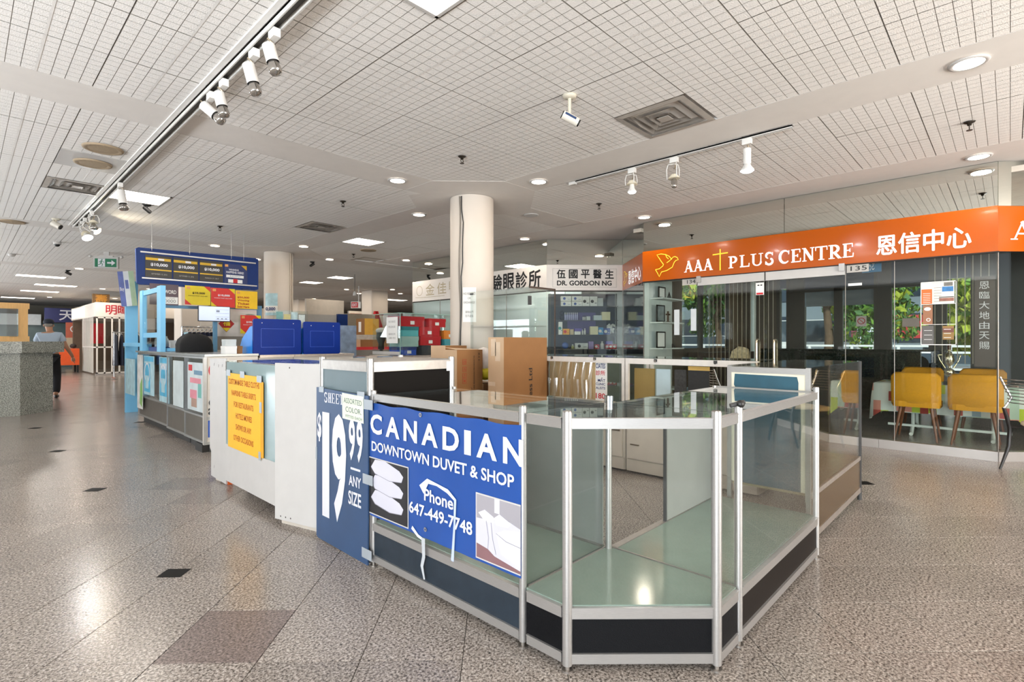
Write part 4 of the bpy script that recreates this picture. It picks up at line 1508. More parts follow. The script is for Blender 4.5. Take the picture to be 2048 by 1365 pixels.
# wires down the near column
g = G()
for k, (a, dx) in enumerate(((-2.62, 0), (-2.55, .01))):
    pts = []
    for i in range(14):
        z = 3.09 - i * .17
        aa = a + .03 * math.sin(i * .9 + k) + (.10 if k == 1 and 1 < i < 6 else 0)
        rr = .285 + .008
        pts.append((4.65 + rr * math.cos(aa - .25), 5.15 + rr * math.sin(aa - .25), z))
    g.tube(pts, .007 if k else .011, blackm if k else mat('grey_conduit', '#7d756b', .5), 6)
g.thing('cable', 'black and grey cables taped down the left side of the round column', 'cable')
NC = Frame((4.65 - .285 * .725 - .003, 5.15 - .285 * .69 - .003, 0), (.725 * .95, -.689, 0))
t = thing('notice', 'white no refund notice stuck on the round column', 'notice', NC.at(0, 1.55))
g = G()
na, nb = -2.72, -2.12
vs = [(4.65 + .289 * math.cos(na + (nb - na) * k / 8), 5.15 + .289 * math.sin(na + (nb - na) * k / 8), z) for z in (1.49, 1.93) for k in range(9)]
g.add(vs, [(k, k + 1, k + 10, k + 9) for k in range(8)], paper, True)
g.part('sheet', t)
cw = (na + nb) / 2
NF2 = Frame((4.65 + .291 * math.cos(cw), 5.15 + .291 * math.sin(cw), 1.49), (-math.sin(cw), math.cos(cw), 0))
g = G()
gi = mat('grey_print', '#8c8a88', .8)
g.ftext(NF2, -.075, .345, .075, .375, 'NO REFUND', gi, .003).ftext(NF2, -.02, .29, .02, .315, 'OR', gi, .003).ftext(NF2, -.07, .235, .07, .262, 'EXCHANGE', gi, .003)
g.ftext(NF2, -.05, .11, .05, .145, '貨物出門', gi, .003).ftext(NF2, -.05, .06, .05, .095, '恕不退換', gi, .003)
g.part('lettering', t)
# ================================================================ inside and beyond the AAA shopfront
BX = 11.4                       # rear window wall
SY = 4.12                       # side wall plane
frame_m = mat('dark_bronze_frame', '#3a3733', .5, .2, .08)
wallk = mat('dark_taupe_wall', '#4d453c', .8, 0, .08, 1)
G().box((7.5, -2.6, 3.0), (BX + .1, SY + .3, 3.06), mat('shop_ceiling', '#b9b2a8', .9)).struct('ceiling_shop')
G().box((7.5, -2.7, 0), (BX, -2.6, 3.0), wallk).struct('wall_shop_right')
# side wall: pale shelf bay, dark curtain wall, then windows to the street
FS = FY(SY, 7.46)
g = G().box((7.46, SY, 0), (8.24, SY + .08, 3.0), mat('pale_shelf_wall', '#cfd6d3', .7)).box((8.24, SY - .02, 0), (8.56, SY + .08, 3.0), wallk)
g.box((8.56, SY, 0), (BX, SY + .08, 1.12), wallk).box((8.56, SY, 2.75), (BX, SY + .08, 3.0), wallk)
g.struct('wall_shop_left')
wins = [(8.56, 9.42), (9.42, 10.72)]
for k, (a, b) in enumerate(wins):
    wn += 1
    o = G().box((a + .03, SY + .03, 1.12), (b - .03, SY + .042, 2.75), clear_thin).struct('window_%d' % wn)
    G().box((a, SY, 1.10), (a + .05, SY + .07, 2.75), frame_m).part('frame', o)
    G().box((b - .05, SY, 1.10), (b, SY + .07, 2.75), frame_m).part('frame', o)
G().box((10.72, SY - .03, 0), (BX, SY + .06, 2.9), mat('taupe_pier', '#6b5c4a', .8)).struct('wall_pier')
# rear wall: dark granite sill wall with tall windows
FR = FX(BX, 4.1)
ya = lambda y: 4.1 - y


def back(y1, y0, z0, z1, m, name):
    G().fr(FR, ya(y1), z0, ya(y0), z1, m, -.14, 0).struct(name)


back(4.1, 1.12, 0, 1.07, darkgran, 'wall_sill')
back(.98, .80, 0, 1.07, darkgran, 'wall_sill')
G().fr(FR, ya(4.0), 1.07, ya(.78), 1.10, darkgran, -.16, .25).struct('windowsill')
piers = [(4.1, 3.40), (3.22, 2.95), (1.76, 1.56), (.44, -2.6)]
for a, b in piers:
    back(a, b, 1.07 if b > -1 else 0, 3.0, wallk if a > 3.9 else frame_m, 'wall_pier')
for a, b, z0 in ((3.40, 3.22, 1.10), (2.95, 1.76, 1.10), (1.56, .98, 1.10), (.80, .44, .06)):
    wn += 1
    o = G().fr(FR, ya(a), z0, ya(b), 3.0, clear_thin, -.06, -.05).struct('window_%d' % wn)
    if a in (2.95, 1.56):
        G().fr(FR, ya(a), 2.26, ya(b), 3.0, mat('dark_blue_spandrel', '#0f2238', .3, 0, .2, 2), -.10, .0).part('blue_panel', o)
        G().fr(FR, ya(a), 2.20, ya(b), 2.26, frame_m, -.10, .01).part('transom', o)
        if a == 2.95:
            G().fr(FR, ya(2.42), 1.10, ya(2.28), 2.26, frame_m, -.10, .01).part('mullion', o)
            G().fr(FR, ya(2.93), 1.92, ya(1.78), 2.22, mat('silver_film_blind', '#9aa5ad', .18, .6, .15, 2, stretch=(1, 1, 6)), -.045, -.04).part('rolled_blind', o)
    else:
        G().fr(FR, ya(a), 2.3, ya(b), 3.0, mat('dark_blue_spandrel', '#0f2238', .3, 0, .2, 2), -.10, .0).part('blue_panel', o)
    for q in (a, b):
        G().fr(FR, ya(q) - .03, z0, ya(q) + .03, 3.0, frame_m, -.12, .012).part('frame', o)
G().fr(FR, ya(.98), 1.07, ya(.80), 3.0, frame_m, -.14, .01).struct('trim_3')
G().cyl((BX - .5, 3.72, 0), (BX - .5, 3.72, 3.0), .055, mat('white_pipe', '#d5e0de', .5), 16).thing('pipe', 'white vertical pipe by the rear window of the centre', 'pipe')
# ---- shelf bay with ornaments
shm = mat('pale_shelf', '#d5dbd8', .4)
t = thing('wall_shelf', 'pale wall shelf unit with ornaments behind the left end of the glass', 'shelf', (7.85, SY - .12, 1.1))
for z in (1.14, 1.55, 1.93, 2.27):
    G().box((7.50, SY - .22, z - .02), (8.23, SY, z), shm).part('shelf_board', t)


def standing_frame(name, lab, x, z, wd, hh, inner, cat='picture frame'):
    F = FY(SY - .12, x, z)
    t = thing(name, lab, cat, (x + wd / 2, SY - .12, z))
    g = G()
    for a, b, c_, d_ in ((0, 0, wd, .02), (0, hh - .02, wd, hh), (0, 0, .02, hh), (wd - .02, 0, wd, hh)):
        g.fr(F, a, b, c_, d_, blackm, -.015, 0)
    g.part('frame', t)
    G().fr(F, .02, .02, wd - .02, hh - .02, inner, -.012, -.006).part('picture', t)


standing_frame('picture_frame', 'small black frame on the upper shelf beside the tower ornament', 7.56, 1.93, .22, .18, paper)
standing_frame('picture_frame', 'silver picture in a dark frame on the middle shelf beside the cross', 7.50, 1.55, .26, .27, mat('silver_picture', '#9fa6a8', .25, .4, .3, 12))
standing_frame('picture_frame', 'large black framed certificate on the lowest shelf of the pale wall unit', 7.50, 1.14, .28, .26, paper)
t = thing('tower_ornament', 'small dark lattice tower ornament on the upper shelf', 'ornament', (7.90, SY - .12, 1.93))
g = G()
for sx, sy in ((-1, -1), (1, -1), (1, 1), (-1, 1)):
    g.tube([(7.90 + sx * .028, SY - .12 + sy * .028, 1.93), (7.90 + sx * .012, SY - .12 + sy * .012, 1.98), (7.90, SY - .12, 2.05)], [.006, .005, .002], blackm, 6)
g.box((7.88, SY - .14, 1.955), (7.92, SY - .10, 1.962), blackm)
g.part('legs', t)
t = thing('cross_ornament', 'brown standing cross on the middle shelf of the pale wall unit', 'cross', (7.86, SY - .12, 1.55))
wd = mat('brown_cross', '#5b4535', .6)
G().box((7.845, SY - .13, 1.565), (7.875, SY - .11, 1.73), wd).box((7.80, SY - .13, 1.665), (7.92, SY - .11, 1.69), wd).part('cross', t)
G().box((7.825, SY - .145, 1.55), (7.895, SY - .095, 1.565), wd).part('foot', t)
t = thing('round_clock', 'round dark desk clock on the top shelf of the pale wall unit', 'clock', (7.92, SY - .12, 2.27))
FCk = FY(SY - .1, 7.92, 2.35)
G().cyl((7.92, SY - .1, 2.35), (7.92, SY - .07, 2.35), .08, blackm, 24).part('case', t)
G().fring(FCk, (0, 0), .062, .012, mat('clock_grey', '#8f8e8a', .5), .002).fdisc(FCk, (0, 0), .03, mat('clock_grey', '#8f8e8a', .5), .002).part('dial', t)
t = thing('small_figurine', 'small dark dog figurine on the lowest shelf', 'figurine', (8.05, SY - .12, 1.14))
G().box((8.01, SY - .13, 1.165), (8.10, SY - .11, 1.185), blackm).box((8.01, SY - .13, 1.14), (8.022, SY - .11, 1.165), blackm).box((8.088, SY - .13, 1.14), (8.10, SY - .11, 1.165), blackm).ball((8.012, SY - .12, 1.195), .014, blackm, 8).part('body', t)
# ---- notices, number plates, posters on the glass
pl = mat('plate_grey', '#b3aea8', .5)
for s_, a, lab in (('134', .645, 'grey unit number plate 134 at the top left of the glass doors'), ('135', 2.745, 'grey unit number plate 135 at the top right of the glass doors')):
    t = thing('number_plate', lab, 'number plate', FA.at(a + .1, 2.08))
    G().fr(FA, a, 2.075, a + .225, 2.165, pl, 0, .006).part('plate', t)
    G().ftext(FA, a + (.075 if s_ == '134' else .04), 2.095, a + .205, 2.15, s_, inkm, .008, 0).part('lettering', t)
t = thing('camera_notice', 'white security camera notice with a red strip on the glass door', 'notice', FA.at(1.73, 1.88))
G().fr(FA, 1.69, 1.87, 1.795, 2.035, paper, .001, .003).fr(FA, 1.70, 1.875, 1.785, 1.90, redm, .003, .004).part('sheet', t)
G().fdisc(FA, (1.725, 2.0), .014, inkm, .005, 12, .008).fdisc(FA, (1.762, 2.0), .014, inkm, .005, 12, .008).part('eyes_print', t)
t = thing('info_poster', 'tall poster with orange panel and small photos stuck on the front glass', 'poster', FA.at(3.62, 1.2))
PFm = FX(SX - .001, .725, 1.205)
g = G()
pw_, ph = .305, .70
for a, b, c_, d_ in ((0, 0, pw_, .008), (0, ph - .008, pw_, ph), (0, 0, .006, ph), (pw_ - .006, 0, pw_, ph), (0, .225, pw_, .23), (0, .45, pw_, .455)):
    g.fr(PFm, a, b, c_, d_, paper, .001, .004)
g.part('border', t)
g = G()
og = mat('poster_orange', '#dd6a2e', .6)
for q, (a, b, c_, d_, m_) in enumerate(((.008, .455, .10, .62, og), (.008, .62, .10, .69, paper), (.10, .455, .29, .69, mat('poster_cream', '#d9d5cc', .6)), (.185, .585, .28, .64, mat('poster_blue_photo', '#2d6fa8', .5, 0, .3, 30)),
                         (.20, .645, .275, .685, mat('poster_grey_photo', '#6a6863', .5, 0, .3, 30)), (.16, .48, .285, .515, mat('poster_brown_photo', '#8a5a4a', .5, 0, .3, 30)), (.16, .52, .285, .53, darkgrey), (.02, .23, .105, .445, mat('poster_brown', '#94664a', .6)),
                         (.012, .008, .115, .215, mat('poster_grey', '#5c5a58', .6)), (.19, .06, .285, .21, mat('poster_ochre', '#8a6a3a', .6)), (.19, .14, .285, .185, mat('poster_maroon', '#6e4438', .6)))):
    g.fr(PFm, a, b, c_, d_, m_, .001, .002 + .0002 * q)
for k in range(6):
    g.fr(PFm, .115, .48 + k * .03, .18, .483 + k * .03, darkgrey, .0025, .0045).fr(PFm, .02, .47 + k * .02, .085, .474 + k * .02, paper, .0025, .0045)
g.fdisc(PFm, (.06, .40), .03, paper, .005, 16, .02).fring(PFm, (.068, .28), .016, .006, paper, .005)
for k in range(3):
    g.fr(PFm, .03, .06 + k * .05, .10, .064 + k * .05, paper, .0025, .0048).fr(PFm, .20, .08 + k * .045, .26, .085 + k * .045, paper, .0025, .0048)
g.part('print', t)
t = thing('plaque', 'tall brown vertical plaque with silver Chinese characters behind the glass', 'sign', (7.5, .17, 1.0))
PQ = FX(7.413, .275, 0)
G().fr(PQ, 0, .98, .165, 1.93, mat('plaque_brown', '#3f322d', .5, 0, .06), -.02, 0).part('board', t)
g = G()
sl = mat('silver_letter', '#9b9a98', .4, .3)
for i, c_ in enumerate('恩臨大地由天賜'):
    z = 1.80 - i * .106
    g.ftext(PQ, .038, z, .118, z + .078, c_, sl, .003, 0)
g.part('lettering', t)
t = thing('hanging_sign', 'small bright blue sign hanging inside right of the number plate 135', 'sign', (7.9, 1.28, 2.07))
HS = FX(7.75, 1.34, 0)
G().fr(HS, .04, 2.24, .045, 3.0, alu, -.006, -.002).fr(HS, .155, 2.24, .16, 3.0, alu, -.006, -.002).part('hanging_wire', t)
G().fr(HS, 0, 2.10, .20, 2.24, mat('sign_blue', '#11648f', .5), -.01, 0).part('board', t)
G().ftext(HS, .07, 2.125, .13, 2.215, 'ㄋㄛ', paper, .002).part('lettering', t)
G().fr(FA, 2.76, 1.915, 2.90, 1.945, paper, .001, .004).thing('door_label', 'small white label on the glass below number plate 135', 'label')
t = thing('no_smoking_notice', 'small no smoking notice with a red ring on the rear window', 'notice', (BX, 2.0, 1.4))
NS = FX(BX + .049, 2.07, 1.52)
G().fr(NS, 0, 0, .16, .19, mat('notice_pale', '#d8c9c6', .7), 0, .003).fring(NS, (.08, .10), .055, .012, redm, .005).fstroke(NS, [(.04, .14), (.12, .06)], .01, redm, .005).part('sheet', t)
G().fr(FX(BX + .049, 1.38, 1.50), 0, 0, .24, .15, mat('notice_pink', '#c7b4ae', .7), 0, .003).thing('window_notice', 'pale blank notice on the rear window left of the tall poster', 'notice')
G().fr(FA, .78, 1.40, .86, 1.72, mat('clear_holder', '#c9cfd2', .2, 0, .06), .001, .012).fr(FA, .52, 1.34, .60, 1.72, mat('clear_holder', '#c9cfd2', .2, 0, .06), .001, .012).fr(FA, .55, 1.34, .83, 1.70, clear, .002, .008).thing('brochure_holder', 'clear acrylic brochure holder on the glass left of the doors', 'holder')


# ---- vertical blind slats
def blind(lab, x, ys, z0, z1, dp=.03):
    t = thing('vertical_blind', lab, 'blind', (x, (ys[0] + ys[-1]) / 2, z0))
    sm = mat('blind_slat', '#8f877a', .7)
    for y in ys:
        G().box((x, y - .003, z0), (x + dp, y + .003, z1), sm).part('slat', t)
    G().box((x, min(ys) - .03, z1), (x + .09, max(ys) + .03, z1 + .03), sm).part('head_rail', t)


blind('stacked vertical blind slats at the right end behind the front glass', 7.62, [.62 - .065 * k for k in range(9)], 1.0, 2.975)
blind('thin open vertical blind slats behind the left glass door', 7.75, [3.28 - .06 * k for k in range(16)], .25, 2.975, .006)


# ---- dining set
def yellow_chair(lab, x, y, rz):
    t = thing('upholstered_chair', lab, 'chair', (x, y, 0), rz, 'mustard chairs round the table')
    # local: sits facing +y, back at -y
    g = G().rbox((-.24, -.20, .42), (.24, .23, .49), mustard, .07)
    o = g.part('seat', t, world=False)
    g = G()
    n = 12
    vs, fs = [], []
    prof = [(-.15, .43), (-.205, .47), (-.225, .60), (-.24, .76), (-.245, .835), (-.225, .86), (-.20, .835), (-.19, .7), (-.175, .52), (-.13, .47)]
    for i in range(n + 1):
        a = -1 + 2 * i / n
        edge = 1 - max(0, abs(a) - .82) / .18 * .12
        for (py, pz) in prof:
            vs.append((a * .25, py + .05 * a * a, .43 + (pz - .43) * edge))
    k = len(prof)
    for i in range(n):
        for j in range(k):
            fs.append((i * k + j, i * k + (j + 1) % k, (i + 1) * k + (j + 1) % k, (i + 1) * k + j))
    fs += [list(range(k))[::-1], list(range(n * k, n * k + k))]
    g.add(vs, fs, mustard, True)
    g.part('backrest', t, world=False)
    for sx in (-1, 1):
        for sy in (-1, 1):
            G().tube([(sx * .15, sy * .13, .43), (sx * .215, sy * .21, 0)], [.020, .011], wood, 10).part('leg', t, world=False)
    return t


yellow_chair('mustard fabric chair seen from behind, left one in front of the table', 8.42, .86, -90)
yellow_chair('mustard fabric chair seen from behind, right one in front of the table', 8.42, .30, -90)
yellow_chair('mustard fabric chair across the table, behind the left front chair', 9.72, .95, 90)
yellow_chair('mustard fabric chair across the table, behind the trophy side', 9.72, .28, 90)
# tablecloth pattern
tcm = bpy.data.materials.new('patchwork_cloth')
tcm.use_nodes = True
nt = tcm.node_tree
b_ = nt.nodes['Principled BSDF']
b_.inputs['Roughness'].default_value = .8
geo = nt.nodes.new('ShaderNodeTexCoord')
mp = nt.nodes.new('ShaderNodeVectorMath')
mp.operation = 'DIVIDE'
mp.inputs[1].default_value = (.11, .085, .13)
fl = nt.nodes.new('ShaderNodeVectorMath')
fl.operation = 'FLOOR'
wn_ = nt.nodes.new('ShaderNodeTexWhiteNoise')
cr = nt.nodes.new('ShaderNodeValToRGB')
cr.color_ramp.interpolation = 'CONSTANT'
for k, (p_, c_) in enumerate(((0, '#d5d9d2'), (.24, '#b3c6b6'), (.38, '#d5d9d2'), (.48, '#b5c23c'), (.62, '#d08a7a'), (.74, '#dcdad0'), (.82, '#a8453c'), (.92, '#8fa2ac'))):
    e = cr.color_ramp.elements[k] if k < 2 else cr.color_ramp.elements.new(p_)
    e.position, e.color = p_, (*lin(c_), 1)
nt.links.new(geo.outputs['Object'], mp.inputs[0])
nt.links.new(mp.outputs[0], fl.inputs[0])
nt.links.new(fl.outputs[0], wn_.inputs['Vector'])
nt.links.new(wn_.outputs['Value'], cr.inputs[0])
nt.links.new(cr.outputs[0], b_.inputs['Base Color'])
t = thing('dining_table', 'white legged table under a patchwork cloth behind the front glass', 'table', (9.05, .60, 0))
G().box((8.72, -.12, .65), (9.40, 1.34, .675), white).part('tabletop', t)
for y in (.15, .95):
    for x in (8.85, 9.25):
        G().tube([(x, y, .65), (x, y, .12), (x + (.16 if x > 9 else -.16), y, .02), (x + (.2 if x > 9 else -.2), y, .02)], .022, mat('white_leg', '#d8ddd8', .4), 10).part('leg', t)
G().box((8.80, -.02, .10), (8.83, 1.22, .13), mat('white_leg', '#d8ddd8', .4)).part('stretcher', t)
g = G()
n = 72
per = []
hx, hy = .36, .75
for i in range(n):
    q = i / n * 4
    s_ = int(q)
    f_ = q - s_
    c4 = [(-hx, -hy), (hx, -hy), (hx, hy), (-hx, hy), (-hx, -hy)]
    per.append((c4[s_][0] + (c4[s_ + 1][0] - c4[s_][0]) * f_, c4[s_][1] + (c4[s_ + 1][1] - c4[s_][1]) * f_))
vs = [(9.05, .60, .682)]
for lv, (z, ex) in enumerate(((.682, 0), (.672, .015), (.50, .03), (.30, .045))):
    for i, (a, b) in enumerate(per):
        wv = .018 * math.sin(i * 1.3) * lv / 3
        L = math.hypot(a, b)
        corner = 1 if (abs(abs(a) - hx) < .06 and abs(abs(b) - hy) < .06) else 0
        vs.append((9.05 + a * (1 + (ex + wv) / hx * .8) if abs(abs(a) - hx) < .01 else 9.05 + a * (1 + ex / hx * .5), .60 + (b + math.copysign(ex + wv, b) if abs(abs(b) - hy) < .01 else b), z - (.12 * corner if lv == 3 else 0)))
fs = [(0, 1 + i, 1 + (i + 1) % n) for i in range(n)]
for lv in range(3):
    for i in range(n):
        fs.append((1 + lv * n + i, 1 + (lv + 1) * n + i, 1 + (lv + 1) * n + (i + 1) % n, 1 + lv * n + (i + 1) % n))
g.add(vs, fs, tcm, True)
g.thing('tablecloth', 'pale patchwork tablecloth hanging over the table behind the glass', 'tablecloth')
# trophy
t = thing('trophy', 'tall silver and gold trophy cup standing on the patchwork cloth', 'trophy', (8.80, .57, .684))
tx, ty = 8.80, .57
gold2 = mat('trophy_gold', '#d9cfa8', .15, .9)
G().box((tx - .055, ty - .055, .684), (tx + .055, ty + .055, .73), blackm).part('base', t)
G().lathe([(.03, .78), (.012, .82), (.02, .84), (.055, .87), (.055, .92), (.02, .95), (.012, .97), (.035, 1.0), (.055, 1.05), (.045, 1.12), (.02, 1.15), (.012, 1.17), (.03, 1.175), (.001, 1.20)], gold2, 20, (tx, ty, -.05)).part('cup', t)
for s_ in (-1, 1):
    G().tube([(tx - s_ * .02, ty + s_ * .04, .90), (tx - s_ * .05, ty + s_ * .09, 1.0), (tx - s_ * .06, ty + s_ * .11, 1.07), (tx - s_ * .03, ty + s_ * .07, 1.07)], .007, gold2, 8).part('handle', t)
G().tube([(tx, ty, 1.14), (tx, ty, 1.22)], .02, mat('maroon_column', '#4a2620', .3), 12).part('column', t)
FT = FB(tx - .02, ty, 1.25)
st_ = [((.035 if k % 2 == 0 else .015) * math.sin(PI * k / 5), (.035 if k % 2 == 0 else .015) * math.cos(PI * k / 5)) for k in range(10)]
G().fprism(FT, st_, gold2, -.005, .005).part('star', t)


# ---- wire cafe chairs by the glass
def wire_chair(lab, x, y, rz):
    t = thing('cafe_chair', lab, 'chair', (x, y, 0), rz, 'chrome and black wire backed chairs')
    blk = mat('black_tube', '#1b1817', .4)
    for s_ in (-1, 1):
        o = G().tube([(s_ * .19, -.30, 0), (s_ * .20, -.21, .22), (s_ * .20, -.20, .40), (s_ * .19, -.24, .52), (s_ * .185, -.27, .60)], [.010, .017, .018, .017, .014], blk, 10).part('back_leg', t, world=False)
        G().tube([(s_ * .185, -.27, .59), (s_ * .17, -.21, .70), (s_ * .18, -.26, .80), (s_ * .19, -.30, .90)], .011, chrome, 10).part('upright', t, world=False)
        G().tube([(s_ * .17, .14, .44), (s_ * .20, .20, .2), (s_ * .21, .24, 0)], [.016, .015, .009], blk, 10).part('front_leg', t, world=False)
        G().tube([(s_ * .20, -.20, .41), (s_ * .17, .15, .43)], .010, blk, 8).part('seat_rail', t, world=False)
    for k in range(8):
        z = .66 + k * .032
        yb = -.24 + (-.05 if z > .74 else .02) * abs(z - .70) / .16
        G().tube([(-.18, yb, z), (-.09, yb - .045, z), (.09, yb - .045, z), (.18, yb, z)], .005, chrome, 6).part('back_wire', t, world=False)
    G().lathe([(.001, .435), (.19, .435), (.21, .45), (.205, .475), (.15, .485), (.001, .487)], beige, 28).part('seat_pad', t, world=False)


wire_chair('chrome wire chair with pale round seat at the right edge before the glass', 7.03, -.28, -140)
wire_chair('wire backed chair seen through the bronze glass case', 6.95, 1.72, 60)
wire_chair('wire backed chair half hidden behind the bronze case, left of its twin', 6.75, 2.6, -130)
# stone bag by the door: beige sack
t = thing('door_stand', 'dark low stand under the printed sack inside the glass door', 'stand', (8.05, 2.9, 0))
G().box((7.95, 2.72, 0), (8.15, 3.1, .949), mat('dark_brown_counter', '#33261f', .6)).part('body', t)
G().box((7.94, 2.70, .90), (8.16, 3.12, .9495), mat('dark_brown_counter', '#33261f', .6)).part('top', t)
t = thing('printed_sack', 'beige printed sack leaning inside the glass door', 'sack', (7.95, 2.95, .7))
G().add([(7.95, 3.06, .95), (7.95, 2.78, .95), (7.95, 2.80, 1.14), (7.95, 2.84, 1.16), (7.95, 2.92, 1.17), (7.95, 3.00, 1.15), (7.95, 3.02, 1.10), (8.1, 3.04, .95), (8.1, 2.80, .95), (8.08, 2.82, 1.13), (8.08, 3.0, 1.13)],
        [(0, 1, 2, 3, 4, 5, 6), (7, 10, 9, 8), (0, 7, 8, 1), (1, 8, 9, 2), (6, 10, 7, 0), (2, 9, 10, 6, 5, 4, 3)], mat('sack_print', '#c3b090', .8, 0, .35, 30)).part('sack', t)
t = thing('reading_counter', 'dark counter below the side windows inside the centre', 'counter', (9.3, 3.8, 0))
G().box((8.7, 3.6, 0), (10.6, 4.05, 1.05), mat('dark_brown_counter', '#33261f', .6)).part('body', t)
G().fring(Frame((6.17, 2.25, .0006), (1, -1, 0), (1, 1, 0)), (0, 0), .17, .03, redm, .001).fstroke(Frame((6.17, 2.25, .0006), (1, -1, 0), (1, 1, 0)), [(-.1, .1), (.1, -.1)], .025, redm, .001).thing('floor_sticker', 'round red floor sticker near the wire chairs', 'sticker')
# ================================================================ street outside
G().box((8.9, SY + .2, -.04), (60, 60, -.005), mat('street_asphalt', '#7a7b7e', .9, 0, .1, 1)).box((BX + .2, -30, -.04), (60, SY + .2, -.005), mat('street_asphalt', '#7a7b7e', .9)).struct('street')
G().box((BX + .25, -30, -.005), (15.5, SY + .2, .01), mat('sidewalk_concrete', '#c9c0bb', .9, 0, .05, 1)).struct('sidewalk')
leafs = [mat('leaf_green', '#5f8a34', .7, 0, .25, 3), mat('leaf_yellow_green', '#9fae3a', .7, 0, .25, 3), mat('leaf_dark', '#3f6a3a', .7, 0, .25, 3), mat('leaf_gold', '#b79a34', .7, 0, .25, 3)]
bark = mat('bark', '#5a4a3c', .9, 0, .2, 12)


def tree(x, y, hh, r, mset, lab, seed):
    rnd = random.Random(seed)
    t = thing('street_tree', lab, 'tree', (x, y, 0))
    g = G().tube([(x, y, 0), (x + .1, y, hh * .25), (x - .1, y + .1, hh * .5)], [.16, .12, .08], bark, 8)
    for k in range(5):
        a = k * 1.26
        g.tube([(x, y, hh * .38), (x + math.cos(a) * r * .35, y + math.sin(a) * r * .35, hh * .6), (x + math.cos(a) * r * .7, y + math.sin(a) * r * .7, hh * .75)], [.06, .04, .015], bark, 6)
    g.part('trunk', t)
    g = G()
    blobs = [(x + rnd.uniform(-.6, .6) * r, y + rnd.uniform(-.6, .6) * r, hh * rnd.uniform(.30, .95), r * rnd.uniform(.34, .55)) for _ in range(20)]
    for k in range(4600):
        bx, by, bz, br = rnd.choice(blobs)
        th, u = rnd.uniform(0, 2 * PI), rnd.uniform(-1, 1)
        rr = br * rnd.uniform(.6, 1.05)
        c = Vector((bx + rr * math.sqrt(1 - u * u) * math.cos(th), by + rr * math.sqrt(1 - u * u) * math.sin(th), bz + rr * u * .8))
        s_ = rnd.uniform(.08, .17)
        e = Euler((rnd.uniform(0, 6), rnd.uniform(0, 6), rnd.uniform(0, 6))).to_matrix()
        g.add([c + e @ Vector(q) * s_ for q in ((-1, 0, 0), (0, -.55, .1), (1, 0, 0), (0, .55, .1))], [(0, 1, 2, 3)], rnd.choice(mset))
    g.part('foliage', t, kind='stuff')


tree(16.0, 9.2, 5.2, 1.75, [leafs[0], leafs[1], leafs[1], leafs[3]], 'yellow green street tree outside the left side window', 1)
tree(20.2, 8.2, 5.8, 1.75, [leafs[0], leafs[0], leafs[2]], 'leafy green street tree outside the middle of the side windows', 2)
tree(18.6, 4.1, 6, 1.75, [leafs[2], leafs[0]], 'tall dark green tree outside seen through the narrow slit window', 3)
tree(23.0, 3.9, 5.2, 1.75, [leafs[0], leafs[2], leafs[1]], 'spreading street tree outside the wide rear window', 4)
tree(18.8, .0, 4.8, 1.75, [leafs[1], leafs[1], leafs[0]], 'bright yellow green tree outside behind the tall poster', 5)
tree(23.2, -.3, 5, 1.75, [leafs[0], leafs[1]], 'green tree outside at the right end of the rear windows', 6)
wr = mat('white_railing', '#dfe4ea', .5)
t = thing('street_railing', 'white railing along the street outside the rear windows', 'railing', (16.2, 1, 0))
for z in (.55, .95, 1.10):
    G().box((16.2, -6, z), (16.26, 8, z + .05), wr).part('rail', t)
for k in range(15):
    G().box((16.2, -6 + k, 0), (16.26, -5.94 + k, 1.1), wr).part('baluster', t)


def vehicle(lab, x, y, ln, hh, col, name, cat):
    t = thing(name, lab, cat, (x, y, 0))
    bm_ = mat('paint_' + col[1:], col, .25, .1)
    g = G().rbox((x - .9, y - ln / 2, .35), (x + .9, y + ln / 2, hh * .55), bm_, .12)
    g.part('body', t)
    G().rbox((x - .8, y - ln * .32, hh * .55), (x + .8, y + ln * .30, hh), mat('car_glass', '#3c4a56', .1), .15).part('cabin', t)
    G().rbox((x - .78, y - ln * .3, hh - .03), (x + .78, y + ln * .28, hh + .04), bm_, .15).part('roof', t)
    for sy in (-.32, .32):
        for sx in (-.86, .86):
            G().cyl((x + sx - .08, y + sy * ln, .32), (x + sx + .08, y + sy * ln, .32), .32, blackm, 16).part('wheel', t)


vehicle('white van parked in the street outside the wide rear window', 28, 6.8, 5.2, 2.2, '#dfe3e8', 'van', 'van')
vehicle('silver blue car parked outside seen right of the poster', 28, 1.3, 4.4, 1.5, '#8fa3b5', 'car', 'car')
vehicle('white car parked outside behind the left of the wide rear window', 28, 12.4, 4.4, 1.5, '#d5d9dc', 'car', 'car')
t = thing('street_building', 'pale blue grey building across the street beyond the trees', 'building', (36, 6, 0))
G().box((34, -14, 0), (38, 30, 7), mat('far_facade', '#6f7d88', .8, 0, .08, .4)).part('wall', t)
g = G()
for a in range(14):
    for z in (1.2, 3.6):
        g = G().box((33.94, -12 + a * 3, z), (34.0, -10.4 + a * 3, z + 1.5), mat('far_window', '#2c3a48', .1))
        g.part('window', t)
G().box((33.9, 4.5, .9), (33.98, 8.5, 2.2), mat('far_white_sign', '#d8e2ee', .5)).part('shop_sign', t)
G().box((33.9, 2.8, 1.4), (33.98, 4.4, 2.6), mat('far_red_sign', '#b03038', .5)).part('shop_sign', t)
